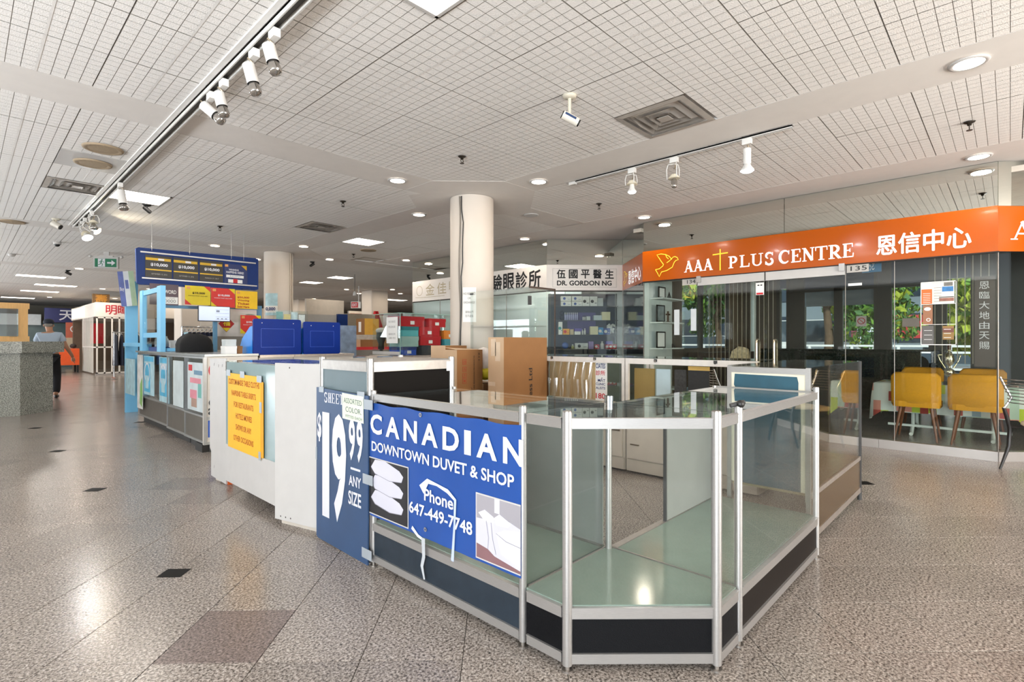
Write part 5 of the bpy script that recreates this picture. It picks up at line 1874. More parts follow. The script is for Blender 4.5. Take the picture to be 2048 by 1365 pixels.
# ================================================================ eye clinic interior
pw1 = mat('clinic_wall', '#a9b3b5', .7, 0, .05, 1)  # pale blue-grey imitates the window reflection on the clinic glass
G().box((9.6, 5.25, 0), (9.7, 10.4, 3.0), pw1).struct('wall_clinic_back')
G().box((7.47, 10.3, 0), (9.7, 10.36, 3.0), pw1).struct('wall_clinic_left')
G().box((8.55, 5.18, 0), (9.7, 5.26, 3.0), mat('clinic_dark_wall', '#3c3f4a', .8)).struct('wall_clinic_right')
troffer(8.5, 8.0, 'light panel inside the eye clinic behind the glass', .6, 1.1, 60)  # unseen panel added only to brighten the clinic interior
SD = -.32
shelfz = [1.10, 1.37, 1.64, 1.905]
t = thing('glass_shelf_unit', "glass shelf unit with products behind the doctor's name sign", 'shelf', FGN.at(.7, 1.0, SD))
for z in shelfz:
    G().fr(FGN, .10, z - .012, 1.36, z, clear, SD - .16, SD + .14).part('shelf', t)
    G().fr(FGN, .10, z - .012, 1.36, z, darkgrey, SD + .135, SD + .142).part('shelf_edge', t)
for a in (.10, 1.36):
    G().fr(FGN, a - .012, .0, a + .012, 2.15, darkgrey, SD - .02, SD + .0).part('upright', t)
G().fr(FGN, .08, .0, 1.38, 1.0, mat('clinic_grey_cabinet', '#9aa5a3', .5), SD - .20, SD + .14).part('cabinet', t)
G().fr(FGN, .08, 1.0, 1.38, 2.16, mat('clinic_dark_back', '#353a48', .7, 0, .2, 3), SD - .24, SD - .20).part('back_panel', t)
G().fr(FGN, .45, 1.40, 1.0, 1.80, mat('purple_poster', '#4a3f78', .6, 0, .15, 4), SD - .199, SD - .195).part('purple_poster', t, 'purple poster on the back panel')


def sv(x):
    return (1090 + x / 8.53 - 1083) / 157 * 1.42


def box_item(nm, lab, cat, x0, x1, lv, hh, m, z0=0., print_m=None, dep=.12, grp='products on the clinic shelves'):
    a, b = sv(x0), sv(x1)
    z = shelfz[lv] + z0 + .0005
    t = thing(nm, lab, cat, FGN.at((a + b) / 2, z, SD), group=grp)
    G().fr(FGN, a, z, b, z + hh, m, SD - dep / 2, SD + dep / 2).part('carton', t)
    if print_m:
        c = (a + (b - a) * .32, z + hh * .5)
        G().fdisc(Frame(FGN.at(0, 0, SD + dep / 2), FGN.u), c, min(hh * .28, .03), print_m, .002, 14).fr(Frame(FGN.at(0, 0, SD + dep / 2), FGN.u), a + (b - a) * .65, z + hh * .3, a + (b - a) * .9, z + hh * .36, print_m, 0, .002).part('print', t)
    return t


def bottle_item(lab, x0, x1, lv, hh, m, cap, grp='products on the clinic shelves'):
    a, b = sv(x0), sv(x1)
    z = shelfz[lv] + .0005
    r = (b - a) / 2
    p = FGN.at((a + b) / 2, z, SD)
    t = thing('bottle', lab, 'bottle', p, group=grp)
    G().lathe([(.001, 0), (r, 0), (r, hh * .65), (r * .5, hh * .78), (.001, hh * .78)], m, 12, p).part('body', t)
    G().cyl(p + Vector((0, 0, hh * .78)), p + Vector((0, 0, hh)), r * .5, cap, 10).part('cap', t)


bp = mat('blue_print', '#2f4f96', .6)
wb = mat('product_white', '#d9d9d6', .6)
for i, (x, z, q) in enumerate(((222, 0, 'lower left'), (415, 0, 'lower right'), (222, .10, 'upper left'), (415, .10, 'upper right'))):
    box_item('product_box', 'white box with a blue round mark on the top clinic shelf, %s of four' % q, 'box', x, x + 180, 3, .092, wb, z, bp)
box_item('product_box', 'tall white box with a dark picture, left of a pair on the top clinic shelf', 'box', 600, 725, 3, .185, wb, 0, inkm)
box_item('product_box', 'tall white box with a dark picture, right of a pair on the top clinic shelf', 'box', 735, 868, 3, .185, wb, 0, inkm)
box_item('product_box', 'plain pale box at the right end of the top clinic shelf boxes', 'box', 876, 972, 3, .155, mat('product_grey', '#b9bdbd', .6))
lil = mat('lilac_bottle', '#a9aad0', .4)
for k in range(7):
    bottle_item('pale lilac bottle in the row on the second clinic shelf', 285 + k * 36, 315 + k * 36, 2, .15, lil, wb, 'lilac bottles on the second clinic shelf')
bottle_item('small white bottle with a black cap beside the lilac row', 612, 636, 2, .09, wb, blackm)
bottle_item('second small white bottle with a black cap near the grey carton', 645, 668, 2, .09, wb, blackm)
box_item('product_box', 'small grey carton on the second clinic shelf', 'box', 675, 742, 2, .075, mat('product_grey', '#b9bdbd', .6))
box_item('product_box', 'wide pale blue carton on the second clinic shelf', 'box', 805, 948, 2, .095, mat('product_paleblue', '#b9c6cb', .6))
box_item('product_box', 'tall cream carton at the right of the second clinic shelf', 'box', 952, 1100, 2, .16, mat('product_cream', '#d9d2ac', .6))
G().ball(FGN.at(sv(245), shelfz[2] + .057, SD), .055, mat('dark_navy_toy', '#141a2e', .7), 12, (1, .8, 1)).ball(FGN.at(sv(245), shelfz[2] + .14, SD), .045, mat('dark_navy_toy', '#141a2e', .7), 12).thing('dark_bag', 'dark navy pouch at the left of the second clinic shelf', 'pouch')
box_item('product_box', 'tall white and teal carton at the left end of the third clinic shelf', 'box', 178, 245, 1, .24, wb, 0, mat('teal_print', '#2f8a8a', .6))
box_item('product_box', 'yellow and red carton on the third clinic shelf', 'box', 255, 372, 1, .11, mat('product_amber', '#d99a1e', .6), 0, redm)
box_item('product_box', 'tan carton beside the yellow one on the third clinic shelf', 'box', 382, 445, 1, .10, mat('product_tan', '#b8a888', .6))
box_item('product_box', 'white carton under the purple one on the third clinic shelf', 'box', 460, 570, 1, .06, wb)
box_item('product_box', 'purple carton lying on the white one on the third clinic shelf', 'box', 465, 590, 1, .055, mat('product_purple', '#5a4a9e', .6), .061)
bottle_item('short white bottle left of a pair on the third clinic shelf', 595, 628, 1, .10, wb, wb)
bottle_item('taller white bottle right of a pair on the third clinic shelf', 636, 672, 1, .12, wb, wb)
box_item('product_box', 'cream carton in the middle of the third clinic shelf', 'box', 740, 882, 1, .155, mat('product_cream', '#d9d2ac', .6))
box_item('product_box', 'bright blue carton with white label on the third clinic shelf', 'box', 892, 975, 1, .135, mat('product_blue', '#3a8ac0', .6), 0, wb)
box_item('product_box', 'navy blue carton right of the bright blue one', 'box', 980, 1098, 1, .12, mat('product_navy', '#1f3f86', .6), 0, wb)
g = G()
rnd = random.Random(3)
for k in range(26):
    g.ball(FGN.at(sv(1125) + rnd.uniform(-.06, .06), shelfz[1] + .03 + rnd.random() * .16, SD + rnd.uniform(-.05, .05)), .024, wb, 6)
g.thing('cotton_bag', 'bag of white cotton balls at the right of the third clinic shelf', 'bag')
G().ball(FGN.at(sv(300), shelfz[0] + .065, SD), .065, mat('blue_ball', '#3c5fa8', .5, 0, .4, 12), 14).thing('blue_globe', 'blue and white round ball on the bottom clinic shelf', 'ball')
bottle_item('small dark green jar with pale lid on the bottom clinic shelf', 405, 465, 0, .085, mat('jar_olive', '#8f925a', .5), wb)
box_item('product_box', 'long grey carton with black print on the bottom clinic shelf', 'box', 472, 702, 0, .11, mat('product_grey', '#b9bdbd', .6), 0, inkm)
for k in range(3):
    box_item('product_box', 'narrow lilac carton in a set of three on the bottom clinic shelf', 'box', 715 + k * 29, 742 + k * 29, 0, .14, mat('product_lilac', '#8f7ab0', .6), 0, None, .12, 'narrow lilac cartons')
box_item('product_box', 'small red and white carton right of the lilac cartons', 'box', 825, 905, 0, .085, redbox, 0, wb)
bottle_item('tall white bottle with green band on the bottom clinic shelf', 932, 998, 0, .145, wb, wb)
for k in range(3):
    box_item('product_box', 'red topped white carton in the row of three on the bottom clinic shelf', 'box', 1022 + k * 66, 1082 + k * 66, 0, .085, redbox, 0, wb, .12, 'red topped cartons')
box_item('product_box', 'purple carton lying on the red topped cartons', 'box', 1025, 1140, 0, .06, mat('product_purple', '#5a4a9e', .6), .0855)
# clinic desk; pale cabinet added to imitate the window reflection behind the tower
t = thing('reception_desk', 'dark fronted reception desk inside the eye clinic', 'desk', (8.6, 7.3, 0))
G().box((8.3, 6.6, 0), (8.9, 8.4, 1.12), mat('desk_dark', '#5a5757', .5)).part('body', t)
G().box((8.25, 6.55, 1.12), (8.95, 8.45, 1.16), mat('desk_top', '#b9c4c6', .3)).part('worktop', t)
t = thing('wall_cabinet', 'white wall cabinet inside the eye clinic behind the tower', 'cabinet', (9.4, 7.4, 1.7))
G().box((9.25, 6.7, 1.75), (9.58, 7.6, 2.4), wb).part('body', t)
for k in range(2):
    G().box((9.235, 6.71 + k * .45, 1.76), (9.25, 7.14 + k * .45, 2.39), mat('cabinet_door_blue', '#cfe0e8', .3)).part('door', t)
t = thing('door_poster', 'white notice sheets on the clinic glass right of the column', 'notice', FO.at(3.0, 1.2))
for z0, z1 in ((1.55, 1.83), (1.18, 1.52), (.85, 1.14)):
    G().fr(FO, 2.50, z0, 2.66, z1, paper, .001, .004).part('sheet', t)
# ================================================================ lottery kiosk
KX = 1.87
kf = mat('kiosk_grey_metal', '#a8aaab', .35, .6, .06, 20)
kw = mat('kiosk_beige', '#cfc8be', .5, 0, .05)
t = thing('kiosk_counter', 'glass fronted kiosk counter with faded cyan posters along the aisle', 'counter', (2.15, 8.2, 0))
FK = FX(KX, 9.85)
for a, b, dd in ((0, 1.75, -.04), (1.75, 2.58, -.01), (2.58, 3.35, 0)):
    G().fr(FK, a + .01, .115, b - .01, .40, mat('kiosk_kick', '#6a655f', .3, .3, .1), -.03 + dd, -.01 + dd).part('kick_panel', t)
    G().fr(FK, a + .01, .40, b - .01, 1.06, clear, -.03 + dd, -.022 + dd).part('front_glass', t)
    for q, hw in ((a, .012), (b - .012, .012)):
        G().fr(FK, q, .10, q + hw, 1.07, kf, -.035 + dd, .0 + dd).part('stile', t)
    for z in (.10, .39, 1.05):
        G().fr(FK, a, z, b, z + .022, kf, -.035 + dd, .002 + dd).part('rail', t)
    G().fr(FK, a + .05, 0, b - .03, .10, darkgrey, -.4, -.06 + dd).part('plinth', t)
G().box((KX, 6.5, 1.075), (2.45, 9.85, 1.10), mat('kiosk_top', '#9fa3a3', .25, .3)).part('worktop', t)
G().box((2.38, 6.52, .1), (2.42, 9.8, 1.07), mat('kiosk_back_grey', '#777a7a', .7)).part('back_panel', t)
G().box((KX + .04, 6.53, .39), (2.38, 9.8, .40), mat('kiosk_deck', '#8a8f90', .4)).part('deck', t)
cyan = mat('cyan_poster', '#4aa9cf', .5, 0, .25, 7)
cyl_ = mat('pale_cyan_poster', '#a9cbd6', .5, 0, .2, 9)
g = G()
FKi = FX(KX + .018, 9.85)
g.fr(FKi, .05, .22, .40, 1.04, mat('torn_white_poster', '#cfd6d0', .6, 0, .35, 6), .0, .004)
g.fpoly(FKi, [(.22, .3), (.36, .25), (.40, .45), (.36, .70), (.25, .6)], mat('leaf_print', '#7fae62', .6), .006)
g.fr(FKi, .42, .46, 1.02, 1.03, cyl_, -.012, -.008).fr(FKi, 1.30, .42, 1.80, 1.03, cyl_, -.012, -.008)
for a in (.45, 1.34):
    g.fr(FKi, a, .50, a + .34, .92, cyan, -.008, -.006).fring(FKi, (a + .17, .78), .14, .03, wlet, -.005).fr(FKi, a + .08, .55, a + .26, .74, cyl_, -.006, -.004)
g.fr(FKi, .45, .95, .98, 1.02, cyan, -.008, -.006).fr(FKi, 1.34, .95, 1.76, 1.02, cyan, -.008, -.006)
for k in range(5):
    g.fr(FKi, 1.38 + k * .075, .86, 1.42 + k * .075, .94, wlet, -.006, -.004)
g.part('cyan_posters', t, 'faded cyan posters behind the glass')
g = G()
FK2 = FX(KX - .003, 9.85)
g.fr(FK2, 2.70, .44, 3.30, 1.0, mat('pale_poster', '#ccd8dc', .5, 0, .12, 6), -.012, -.008).fr(FK2, 2.0, .42, 2.45, 1.0, mat('pale_poster', '#ccd8dc', .5, 0, .12, 6), -.03, -.026)
for a, z, w_, h_, m_ in ((2.74, .90, .14, .07, redm), (2.95, .86, .3, .05, mat('grey_blue_print', '#6a8fa8', .6)), (2.80, .76, .4, .06, mat('pink_print', '#d88a98', .6)), (2.8, .58, .25, .10, mat('pink_print', '#d88a98', .6)), (3.1, .60, .12, .16, mat('teal_soft', '#6fb0a8', .6)), (2.85, .48, .2, .10, mat('brown_soft', '#a8897a', .6))):
    g.fr(FK2, a, z, a + w_, z + h_, m_, -.008, -.006)
g.part('pale_posters', t, 'pale printed posters behind the glass')
FE = FY(6.5, KX - .01)
G().fr(FE, 0, .09, .58, 1.07, kw, -.03, 0).fr(FE, 0, .09, .03, 1.07, kf, 0, .01).fr(FE, .03, .37, .58, .40, kf, 0, .006).fr(FE, .03, .09, .58, .12, kf, 0, .006).part('end_panel', t)
G().fr(FE, .0, 0, .58, .09, blackm, -.3, -.05).part('plinth', t)
g = G()
g.fr(FE, .045, .71, .26, 1.05, mat('sign_cream', '#d8d0c4', .6), 0, .005).fring(FE, (.165, .92), .105, .026, redm, .007).fstroke(FE, [(.09, .995), (.24, .845)], .026, redm, .008).fr(FE, .10, .912, .22, .928, inkm, .005, .0065).fstroke(FE, [(.19, .94), (.18, .97), (.2, .99), (.19, 1.0)], .008, inkm, .007)
g.part('no_smoking_sign', t, 'red ring no smoking sign')
g = G()
g.ftext(FE, .05, .515, .20, .60, 'or', inkm, .006, .02).ftext(FE, .045, .42, .18, .50, 'ar', inkm, .006, .02).fdisc(FE, (.15, .68), .08, mat('orange_print', '#d99a5a', .6), .004, 16)
g.fr(FE, .045, .17, .30, .36, mat('logo_blue', '#1f4fa8', .5), 0, .004).fdisc(FE, (.17, .28), .075, wlet, .005, 18).ftext(FE, .12, .23, .215, .335, '6', mat('logo_blue', '#1f4fa8', .5), .007, .03)
g.part('stickers', t)
# counter continuing to the right under the blue boxes and glass case
t = thing('side_counter', 'metal edged counter under the two blue plastic stands', 'counter', (3.6, 6.8, 0))
for x0, x1, z in ((2.88, 3.70, 1.082), (3.72, 4.46, 1.005)):
    G().box((x0, 6.52, .08), (x1, 7.25, z - .03), kw).part('body', t)
    G().box((x0, 6.49, z - .03), (x1, 7.28, z), silver_rail).part('worktop', t)
    G().box((x0 + .03, 6.55, 0), (x1 - .03, 7.2, .08), darkgrey).part('plinth', t)
G().box((2.46, 6.49, 1.05), (2.875, 7.28, 1.082), silver_rail).part('worktop', t)
G().box((2.46, 6.53, .08), (2.875, 7.25, 1.05), kw).part('body', t)
for k, (x0, x1, zz, lab) in enumerate(((2.395, 2.975, .435, 'left royal blue plastic display stand with pale blue side on the counter'), (3.005, 3.51, .415, 'right royal blue plastic display stand on the counter'))):
    t = thing('plastic_stand', lab, 'display stand', ((x0 + x1) / 2, 6.7, 1.083))
    z = 1.083
    G().rbox((x0, 6.52, z), (x1, 6.545, z + zz), royal, .025, 1).part('panel', t)
    for q, m_ in ((x0, mat('bright_blue_plastic', '#2b8be8', .35)), (x1 - .02, royal)):
        G().fprism(Frame((q, 6.96, 0), (0, -1, 0)), [(0, z), (.41, z), (.41, z + zz * .8), (.33, z + zz * .78), (.08, z + zz * .45), (0, z + zz * .2)], m_, -.02, 0).part('side_wing', t)
    FP = FY(6.52, x0, z)
    L = x1 - x0
    g = G()
    for a, b, c_, d_ in ((.09, .09, L - .09, .093), (.09, zz - .12, L - .09, zz - .117), (.09, .09, .093, zz - .117), (L - .093, .09, L - .09, zz - .117)):
        g.fr(FP, a, b, c_, d_, mat('blue_line', '#3a5fc0', .4), 0, .002)
    for a in (.1, L - .1):
        g.fdisc(FP, (a, zz - .05), .006, white, .003, 8)
    g.part('moulded_frame', t)
    G().box((x0 + .02, 6.56, z), (x1 - .03, 6.95, z + .02), royal).part('base', t)
# glass case with shoe boxes
GX0, GX1, GY0, GY1, GZ = 4.52, 5.75, 6.6, 7.36, 1.03
t = thing('side_counter', 'low counter under the glass case of red shoe boxes', 'counter', (5.1, 7.0, 0))
G().box((GX0 - .03, GY0 - .02, .06), (GX1 + .05, GY1 + .02, 1.0), kw).box((GX0 - .04, GY0 - .03, 1.0), (GX1 + .06, GY1 + .03, GZ - .002), silver_rail).part('body', t)
G().box((GX0, GY0 + .03, 0), (GX1, GY1, .06), darkgrey).part('plinth', t)
t = thing('glass_case', 'frameless glass case full of shoe boxes left of the round column', 'display case', ((GX0 + GX1) / 2, (GY0 + GY1) / 2, GZ))
zt_ = 1.665
for a, b, nm in (((GX0, GY0, GZ), (GX1, GY0 + .006, zt_), 'front_pane'), ((GX0, GY0 + .008, GZ), (GX0 + .006, GY1 - .008, zt_), 'side_pane'), ((GX1 - .006, GY0 + .008, GZ), (GX1, GY1 - .008, zt_), 'side_pane'), ((GX0, GY1 - .006, GZ), (GX1, GY1, zt_), 'back_pane'), ((GX0, GY0, zt_), (GX1, GY1, zt_ + .007), 'top_pane')):
    G().box(a, b, clear_thin).part(nm, t)
eg = mat('green_glass_edge', '#8fb3a6', .2)
G().box((GX0 - .003, GY0 - .003, GZ), (GX0 + .006, GY0 + .004, zt_), eg).box((GX0, GY0 - .003, zt_), (GX1, GY0 + .002, zt_ + .009), eg).box((GX0 - .003, GY0, zt_), (GX0 + .002, GY1, zt_ + .009), eg).part('edge', t)
G().fr(FX(GX0, GY1), .0, GZ + .01, .75, GZ + .06, white, .001, .003).part('base_strip', t)
FG = FX(GX0 - .002, GY1)
t = thing('notice', 'white paper notice taped on the left end of the shoe box case', 'notice', FG.at(.6, 1.2))
G().fr(FG, .40, 1.215, .70, 1.615, paper, .0, .002).part('sheet', t)
g = G()
for z, s_ in ((1.53, 'NO BAGS'), (1.45, 'PLEASE'), (1.34, '謝謝合作'), (1.28, '請勿')):
    g.ftext(FG, .46, z, .64, z + .03, s_, gi, .003)
g.part('lettering', t)


def shoe(lab, x, y, z, w_, d_, hh, m, m2=None, tag=True, rz=0, grp=None):
    t = thing('shoe_box', lab, 'shoe box', (x, y, z), rz, grp)
    G().box((-w_ / 2, -d_ / 2, 0), (w_ / 2, d_ / 2, hh * .7), m).part('box', t, world=False)
    G().box((-w_ / 2 - .005, -d_ / 2 - .005, hh * .62), (w_ / 2 + .005, d_ / 2 + .005, hh - .001), m2 or m).part('lid', t, world=False)
    if tag:
        G().fr(Frame((0, -d_ / 2 - .001, 0), (1, 0, 0)), -.04, hh * .2, .035, hh * .55, paper, 0, .002).part('tag', t, world=False)


tq, mint = mat('turquoise_box', '#5fb3b8', .5), mat('mint_grey_box', '#9fbdb6', .5)
dkg = mat('charcoal_box', '#2f3036', .6)
z0 = GZ + .001
b_ = .148
shoe('blue shoe box with white lettering at the bottom left of the glass case', 4.74, 6.85, z0, .26, .34, .13, mat('blue_box', '#1c50b8', .5), mat('dark_blue_lid', '#17306e', .5))
shoe('charcoal shoe box at the bottom middle of the glass case', 5.14, 6.85, z0, .34, .34, .15, dkg, None, False)
shoe('red shoe box at the bottom right of the glass case', 5.56, 6.85, z0, .28, .34, .14, redbox)
shoe('mint grey shoe box above the blue one', 4.76, 6.85, z0 + .131, .30, .34, .16, mint, None, False)
shoe('red shoe box directly on the charcoal box', 5.15, 6.85, z0 + .151, .40, .34, .145, redbox)
shoe('teal shoe box on the bottom right red box', 5.56, 6.85, z0 + .141, .26, .34, .11, mat('teal_box', '#3a8f9e', .5), None, False)
shoe('turquoise shoe box with teal lid on the mint grey one', 4.76, 6.85, z0 + .292, .30, .34, .15, tq, mat('teal_lid', '#2a7a80', .5), False)
shoe('red shoe box second from the top in the middle stack', 5.13, 6.85, z0 + .297, .40, .34, .145, redbox)
shoe('orange shoe box on the teal one at the right', 5.56, 6.85, z0 + .252, .28, .34, .14, mat('orange_box', '#d97a18', .5))
shoe('red shoe box on top of the turquoise one at the left', 4.80, 6.85, z0 + .443, .44, .34, .155, redbox)
shoe('red shoe box on top of the middle stack', 5.28, 6.85, z0 + .443, .34, .34, .135, redbox)
# ---- light blue timber frame of the kiosk
t = thing('timber_stand', 'light blue painted timber frame standing on and beside the kiosk counter', 'frame', (1.95, 9.9, 0))
G().box((1.90, 8.50, 1.101), (1.96, 8.70, 2.02), skyblue).part('post', t, 'front post on the counter')
G().box((1.90, 9.55, 1.101), (1.96, 9.72, 2.02), skyblue).part('post', t)
G().box((1.98, 11.18, 0), (2.16, 11.26, 2.3), skyblue).part('post', t, 'tall post standing on the floor')
for z in (1.94, 1.30):
    G().box((1.91, 8.60, z), (1.95, 9.6, z + .07), skyblue).part('crossbar', t)
G().box((1.95, 9.70, 1.16), (2.05, 11.2, 1.22), skyblue).part('crossbar', t)
G().box((1.955, 8.54, 1.105), (2.45, 8.60, 1.15), skyblue).part('ledge', t)
G().box((2.0, 10.2, .3), (2.12, 10.26, 1.16), skyblue).part('batten', t)
G().box((1.925, 8.72, 1.20), (1.932, 9.54, 1.95), clear).part('clear_panel', t)
G().box((1.96, 10.4, .35), (1.97, 11.1, .95), cyl_).part('lower_panel', t)
# overhead sign and posters
KY = 9.7
FK9 = FY(KY, 0)
t = thing('overhead_sign', 'dark blue hanging sign with three black prize panels over the kiosk', 'sign', FK9.at(2.7, 2.12))
G().fprism(FK9, [(1.86, 2.14), (1.90, 2.12), (2.55, 2.13), (2.57, 2.115), (2.59, 2.13), (3.60, 2.15), (3.65, 2.17), (3.65, 2.70), (3.60, 2.72), (2.59, 2.70), (2.57, 2.685), (2.55, 2.70), (1.88, 2.69), (1.845, 2.67)], dkblue, -.05, 0).part('board', t)
G().fr(FK9, 1.90, 2.615, 3.60, 2.637, alu, 0, .02).fr(FK9, 1.92, 2.215, 3.62, 2.235, alu, 0, .02).part('rail', t)
gd = mat('gold_strip', '#b8952e', .35, .5)
for k, a in enumerate((1.965, 2.34, 2.715)):
    p = G().fr(FK9, a, 2.245, a + .355, 2.59, mat('prize_black', '#26231e', .4), .0, .008).part('prize_panel', t)
    g = G().fr(FK9, a + .005, 2.51, a + .34, 2.55, gd, .008, .010).fr(FK9, a + .005, 2.355, a + .35, 2.375, gd, .008, .010).fr(FK9, a + .17, 2.515, a + .25, 2.545, wlet, .010, .011)
    g.ftext(FK9, a + .07, 2.415, a + .30, 2.47, '$10,000', wlet, .011, .04).ftext(FK9, a + .08, 2.285, a + .29, 2.31, ('SEPTEMBER 10, 2016', 'SEPTEMBER 13, 2016', 'MARCH 17, 2017')[k], mat('dim_grey_print', '#a9a59c', .6), .011)
    g.part('lettering', p)
p = G().fr(FK9, 3.09, 2.235, 3.46, 2.57, mat('prize_navy', '#14295e', .4), 0, .008).part('promo_panel', t)
g = G().ftext(FK9, 3.16, 2.46, 3.32, 2.49, 'WINNING', wlet, .011, .02).ftext(FK9, 3.12, 2.41, 3.40, 2.45, 'HAPPENS HERE!', wlet, .011, .02).fr(FK9, 3.12, 2.34, 3.40, 2.385, paper, .008, .010).ftext(FK9, 3.18, 2.35, 3.35, 2.375, '$ JACKPOT', nv, .011)
g.fr(FK9, 3.15, 2.25, 3.24, 2.31, paper, .008, .01).fr(FK9, 3.23, 2.25, 3.30, 2.32, redm, .009, .011).fr(FK9, 3.30, 2.25, 3.38, 2.31, paper, .008, .01).fpoly(FK9, [(3.36, 2.56), (3.45, 2.56), (3.45, 2.48)], mat('gold_strip', '#b8952e'), .011).fr(FK9, 3.10, 2.52, 3.15, 2.56, mat('orange_print', '#d99a5a', .6), .008, .01)
g.part('print', p)
for a in (2.05, 2.57, 3.2, 3.4):
    G().cyl(FK9.at(a, 2.66, .01), (a, KY - .01, CEIL), .003, alu, 6).part('hanging_wire', t)
yl, rd2 = mat('poster_yellow', '#e0c814', .5), mat('poster_red', '#cf2a22', .5)


def promo(lab, a, z, w_, hh, m, m2, s_, cut, ink, lines=1):
    t = thing('promo_poster', lab, 'poster', FK9.at(a + w_ / 2, z), group='prize posters under the kiosk sign')
    G().fr(FK9, a, z, a + w_, z + hh, m2, .055, .060).part('backing', t)
    g = G()
    c_ = hh * .28
    pts = ([(a, z + c_), (a + 1.1 * c_, z)] if 'l' in cut else [(a, z)]) + [(a + w_, z)]
    pts += ([(a + w_, z + hh - c_), (a + w_ - 1.1 * c_, z + hh)] if 'r' in cut else [(a + w_, z + hh)]) + [(a, z + hh)]
    g.fpoly(FK9, pts, m, .062)
    g.part('panel', t)
    G().fr(FK9, a + w_ * .3, z + hh, a + w_ * .7, 2.16 if z > 1.7 else z + hh + .02, clear_thin, .0, .057).part('hanging_strip', t)
    g = G()
    for k, q in enumerate(s_):
        g.ftext(FK9, a + w_ * (.28 if lines == 1 else .08), z + hh * (.56 - .17 * k), a + w_ * (.78 if lines == 1 else .62), z + hh * (.68 - .17 * k), q, ink, .064, .03)
    if lines == 1:
        g.ftext(FK9, a + w_ * .12, z + hh * .45, a + w_ * .88, z + hh * .50, 'WINNING TICKET SOLD HERE', ink, .064)
    g.fr(FK9, a + w_ * .06, z + hh * .82, a + w_ * .2, z + hh * .95, mat('orange_print', '#d99a5a'), .0635, .064)
    g.part('lettering', t)


promo('yellow prize poster with red corners, left under the blue hanging sign', 2.49, 1.84, .37, .31, yl, rd2, ['$10,000'], 'lr', inkm)
promo('red prize poster with a yellow corner in the middle under the blue sign', 2.87, 1.82, .37, .32, rd2, yl, ['$10,000'], 'lr', wlet)
promo('golden prize poster with red wording, right under the blue sign', 3.25, 1.81, .36, .31, mat('poster_gold', '#efc01c', .5), rd2, ['$50,000', 'Winning', 'Ticket', 'Sold Here'], '', mat('brown_red_print', '#a8341c', .6), 4)
promo('red prize poster with a hundred thousand dollar prize above the blue stand', 3.33, 1.38, .34, .32, rd2, yl, ['$100,000'], 'lr', wlet)
t = thing('game_poster', 'dark crossword game poster hanging behind the kiosk frame', 'poster', FK9.at(2.2, 1.82))
G().fr(FK9, 2.02, 1.82, 2.41, 2.15, mat('poster_dark_teal', '#5a4a52', .5, 0, .3, 5), .01, .015).part('sheet', t)
G().ftext(FK9, 2.06, 2.0, 2.38, 2.06, 'CROSSWORD', paper, .018, .02).fr(FK9, 2.15, 1.84, 2.40, 1.95, paper, .015, .018).ftext(FK9, 2.22, 1.86, 2.37, 1.91, '0000', gi, .021).ftext(FK9, 2.2, 1.925, 2.36, 1.94, 'NEXT DRAW', gi, .021).part('lettering', t)
G().box((2.2, KY + .06, 1.78), (3.63, KY + .10, 1.83), mat('blue_grey_bar', '#5f8fb0', .5)).box((3.63, KY + .05, 0), (3.73, KY + .11, 1.88), mat('blue_grey_bar', '#5f8fb0', .5)).thing('support_bar', 'blue grey rail and post behind the prize posters', 'rail')
t = thing('monitor', 'flat monitor with a pale screen on a blue post in the kiosk', 'monitor', (2.83, 9.4, 0))
FM_ = FY(9.35, 2.60)
G().fr(FM_, 0, 1.565, .47, 1.815, blackm, -.03, 0).part('casing', t)
G().fr(FM_, .008, 1.578, .462, 1.808, mat('screen_glow', '#c8d4ea', .2, emit=.45, var=.03), 0, .002).part('screen', t)
g = G()
for z in (1.76, 1.70, 1.64, 1.60):
    g.fr(FM_, .25, z, .45, z + .003, mat('screen_grey', '#8a93a5', .4), .002, .003)
for q in range(3):
    g.fr(FM_, .27 + q * .06, 1.605, .30 + q * .06, 1.62, mat('screen_grey', '#8a93a5', .4), .002, .003)
g.fr(FM_, .26, 1.72, .31, 1.75, mat('screen_grey', '#8a93a5', .4), .002, .003)
g.part('screen_print', t)
G().box((2.83, 9.39, .02), (2.89, 9.43, 1.60), mat('blue_grey_bar', '#5f8fb0', .5)).part('post', t)
G().box((2.7, 9.25, 0), (3.05, 9.55, .02), mat('blue_grey_bar', '#5f8fb0', .5)).part('base', t)
t = thing('kiosk_backwall', 'white partition of the kiosk carrying a red diamond charm', 'partition', (3.3, 9.75, 0))
G().fr(FK9, 2.92, 1.33, 3.62, 1.80, mat('partition_white', '#cfc9c4', .6), -.02, 0).fr(FK9, 2.5, 1.10, 3.62, 1.33, mat('partition_grey', '#8f8880', .7), -.03, -.01).fr(FK9, 2.47, 0, 3.62, 1.10, kw, -.05, -.02).part('panel', t)
t = thing('festive_charm', 'red diamond paper charm with a gold fortune character', 'charm', FK9.at(3.1, 1.4))
G().fpoly(FK9, [(3.0, 1.545), (3.125, 1.40), (3.25, 1.545), (3.125, 1.68)], mat('charm_red', '#a8201c', .6), .004).fpoly(FK9, [(3.06, 1.475), (3.125, 1.41), (3.19, 1.475)], yl, .006).add([FK9.at(*p, .001) for p in ((3.0, 1.545), (3.125, 1.40), (3.25, 1.545), (3.125, 1.68))], [(3, 2, 1, 0)], redm).part('diamond', t)
G().ftext(FK9, 3.07, 1.51, 3.18, 1.61, '福', yl, .007, .02).part('lettering', t)
t = thing('natural_sign', 'pale sign with red lettering partly hidden behind the prize posters', 'sign', FY(12.6, 3.9, 1.85).at(0, 0))
FN = FY(13.3, 3.75)
G().fr(FN, 0, 0, 1.5, 1.72, kw, -.04, -.01).part('wall', t)
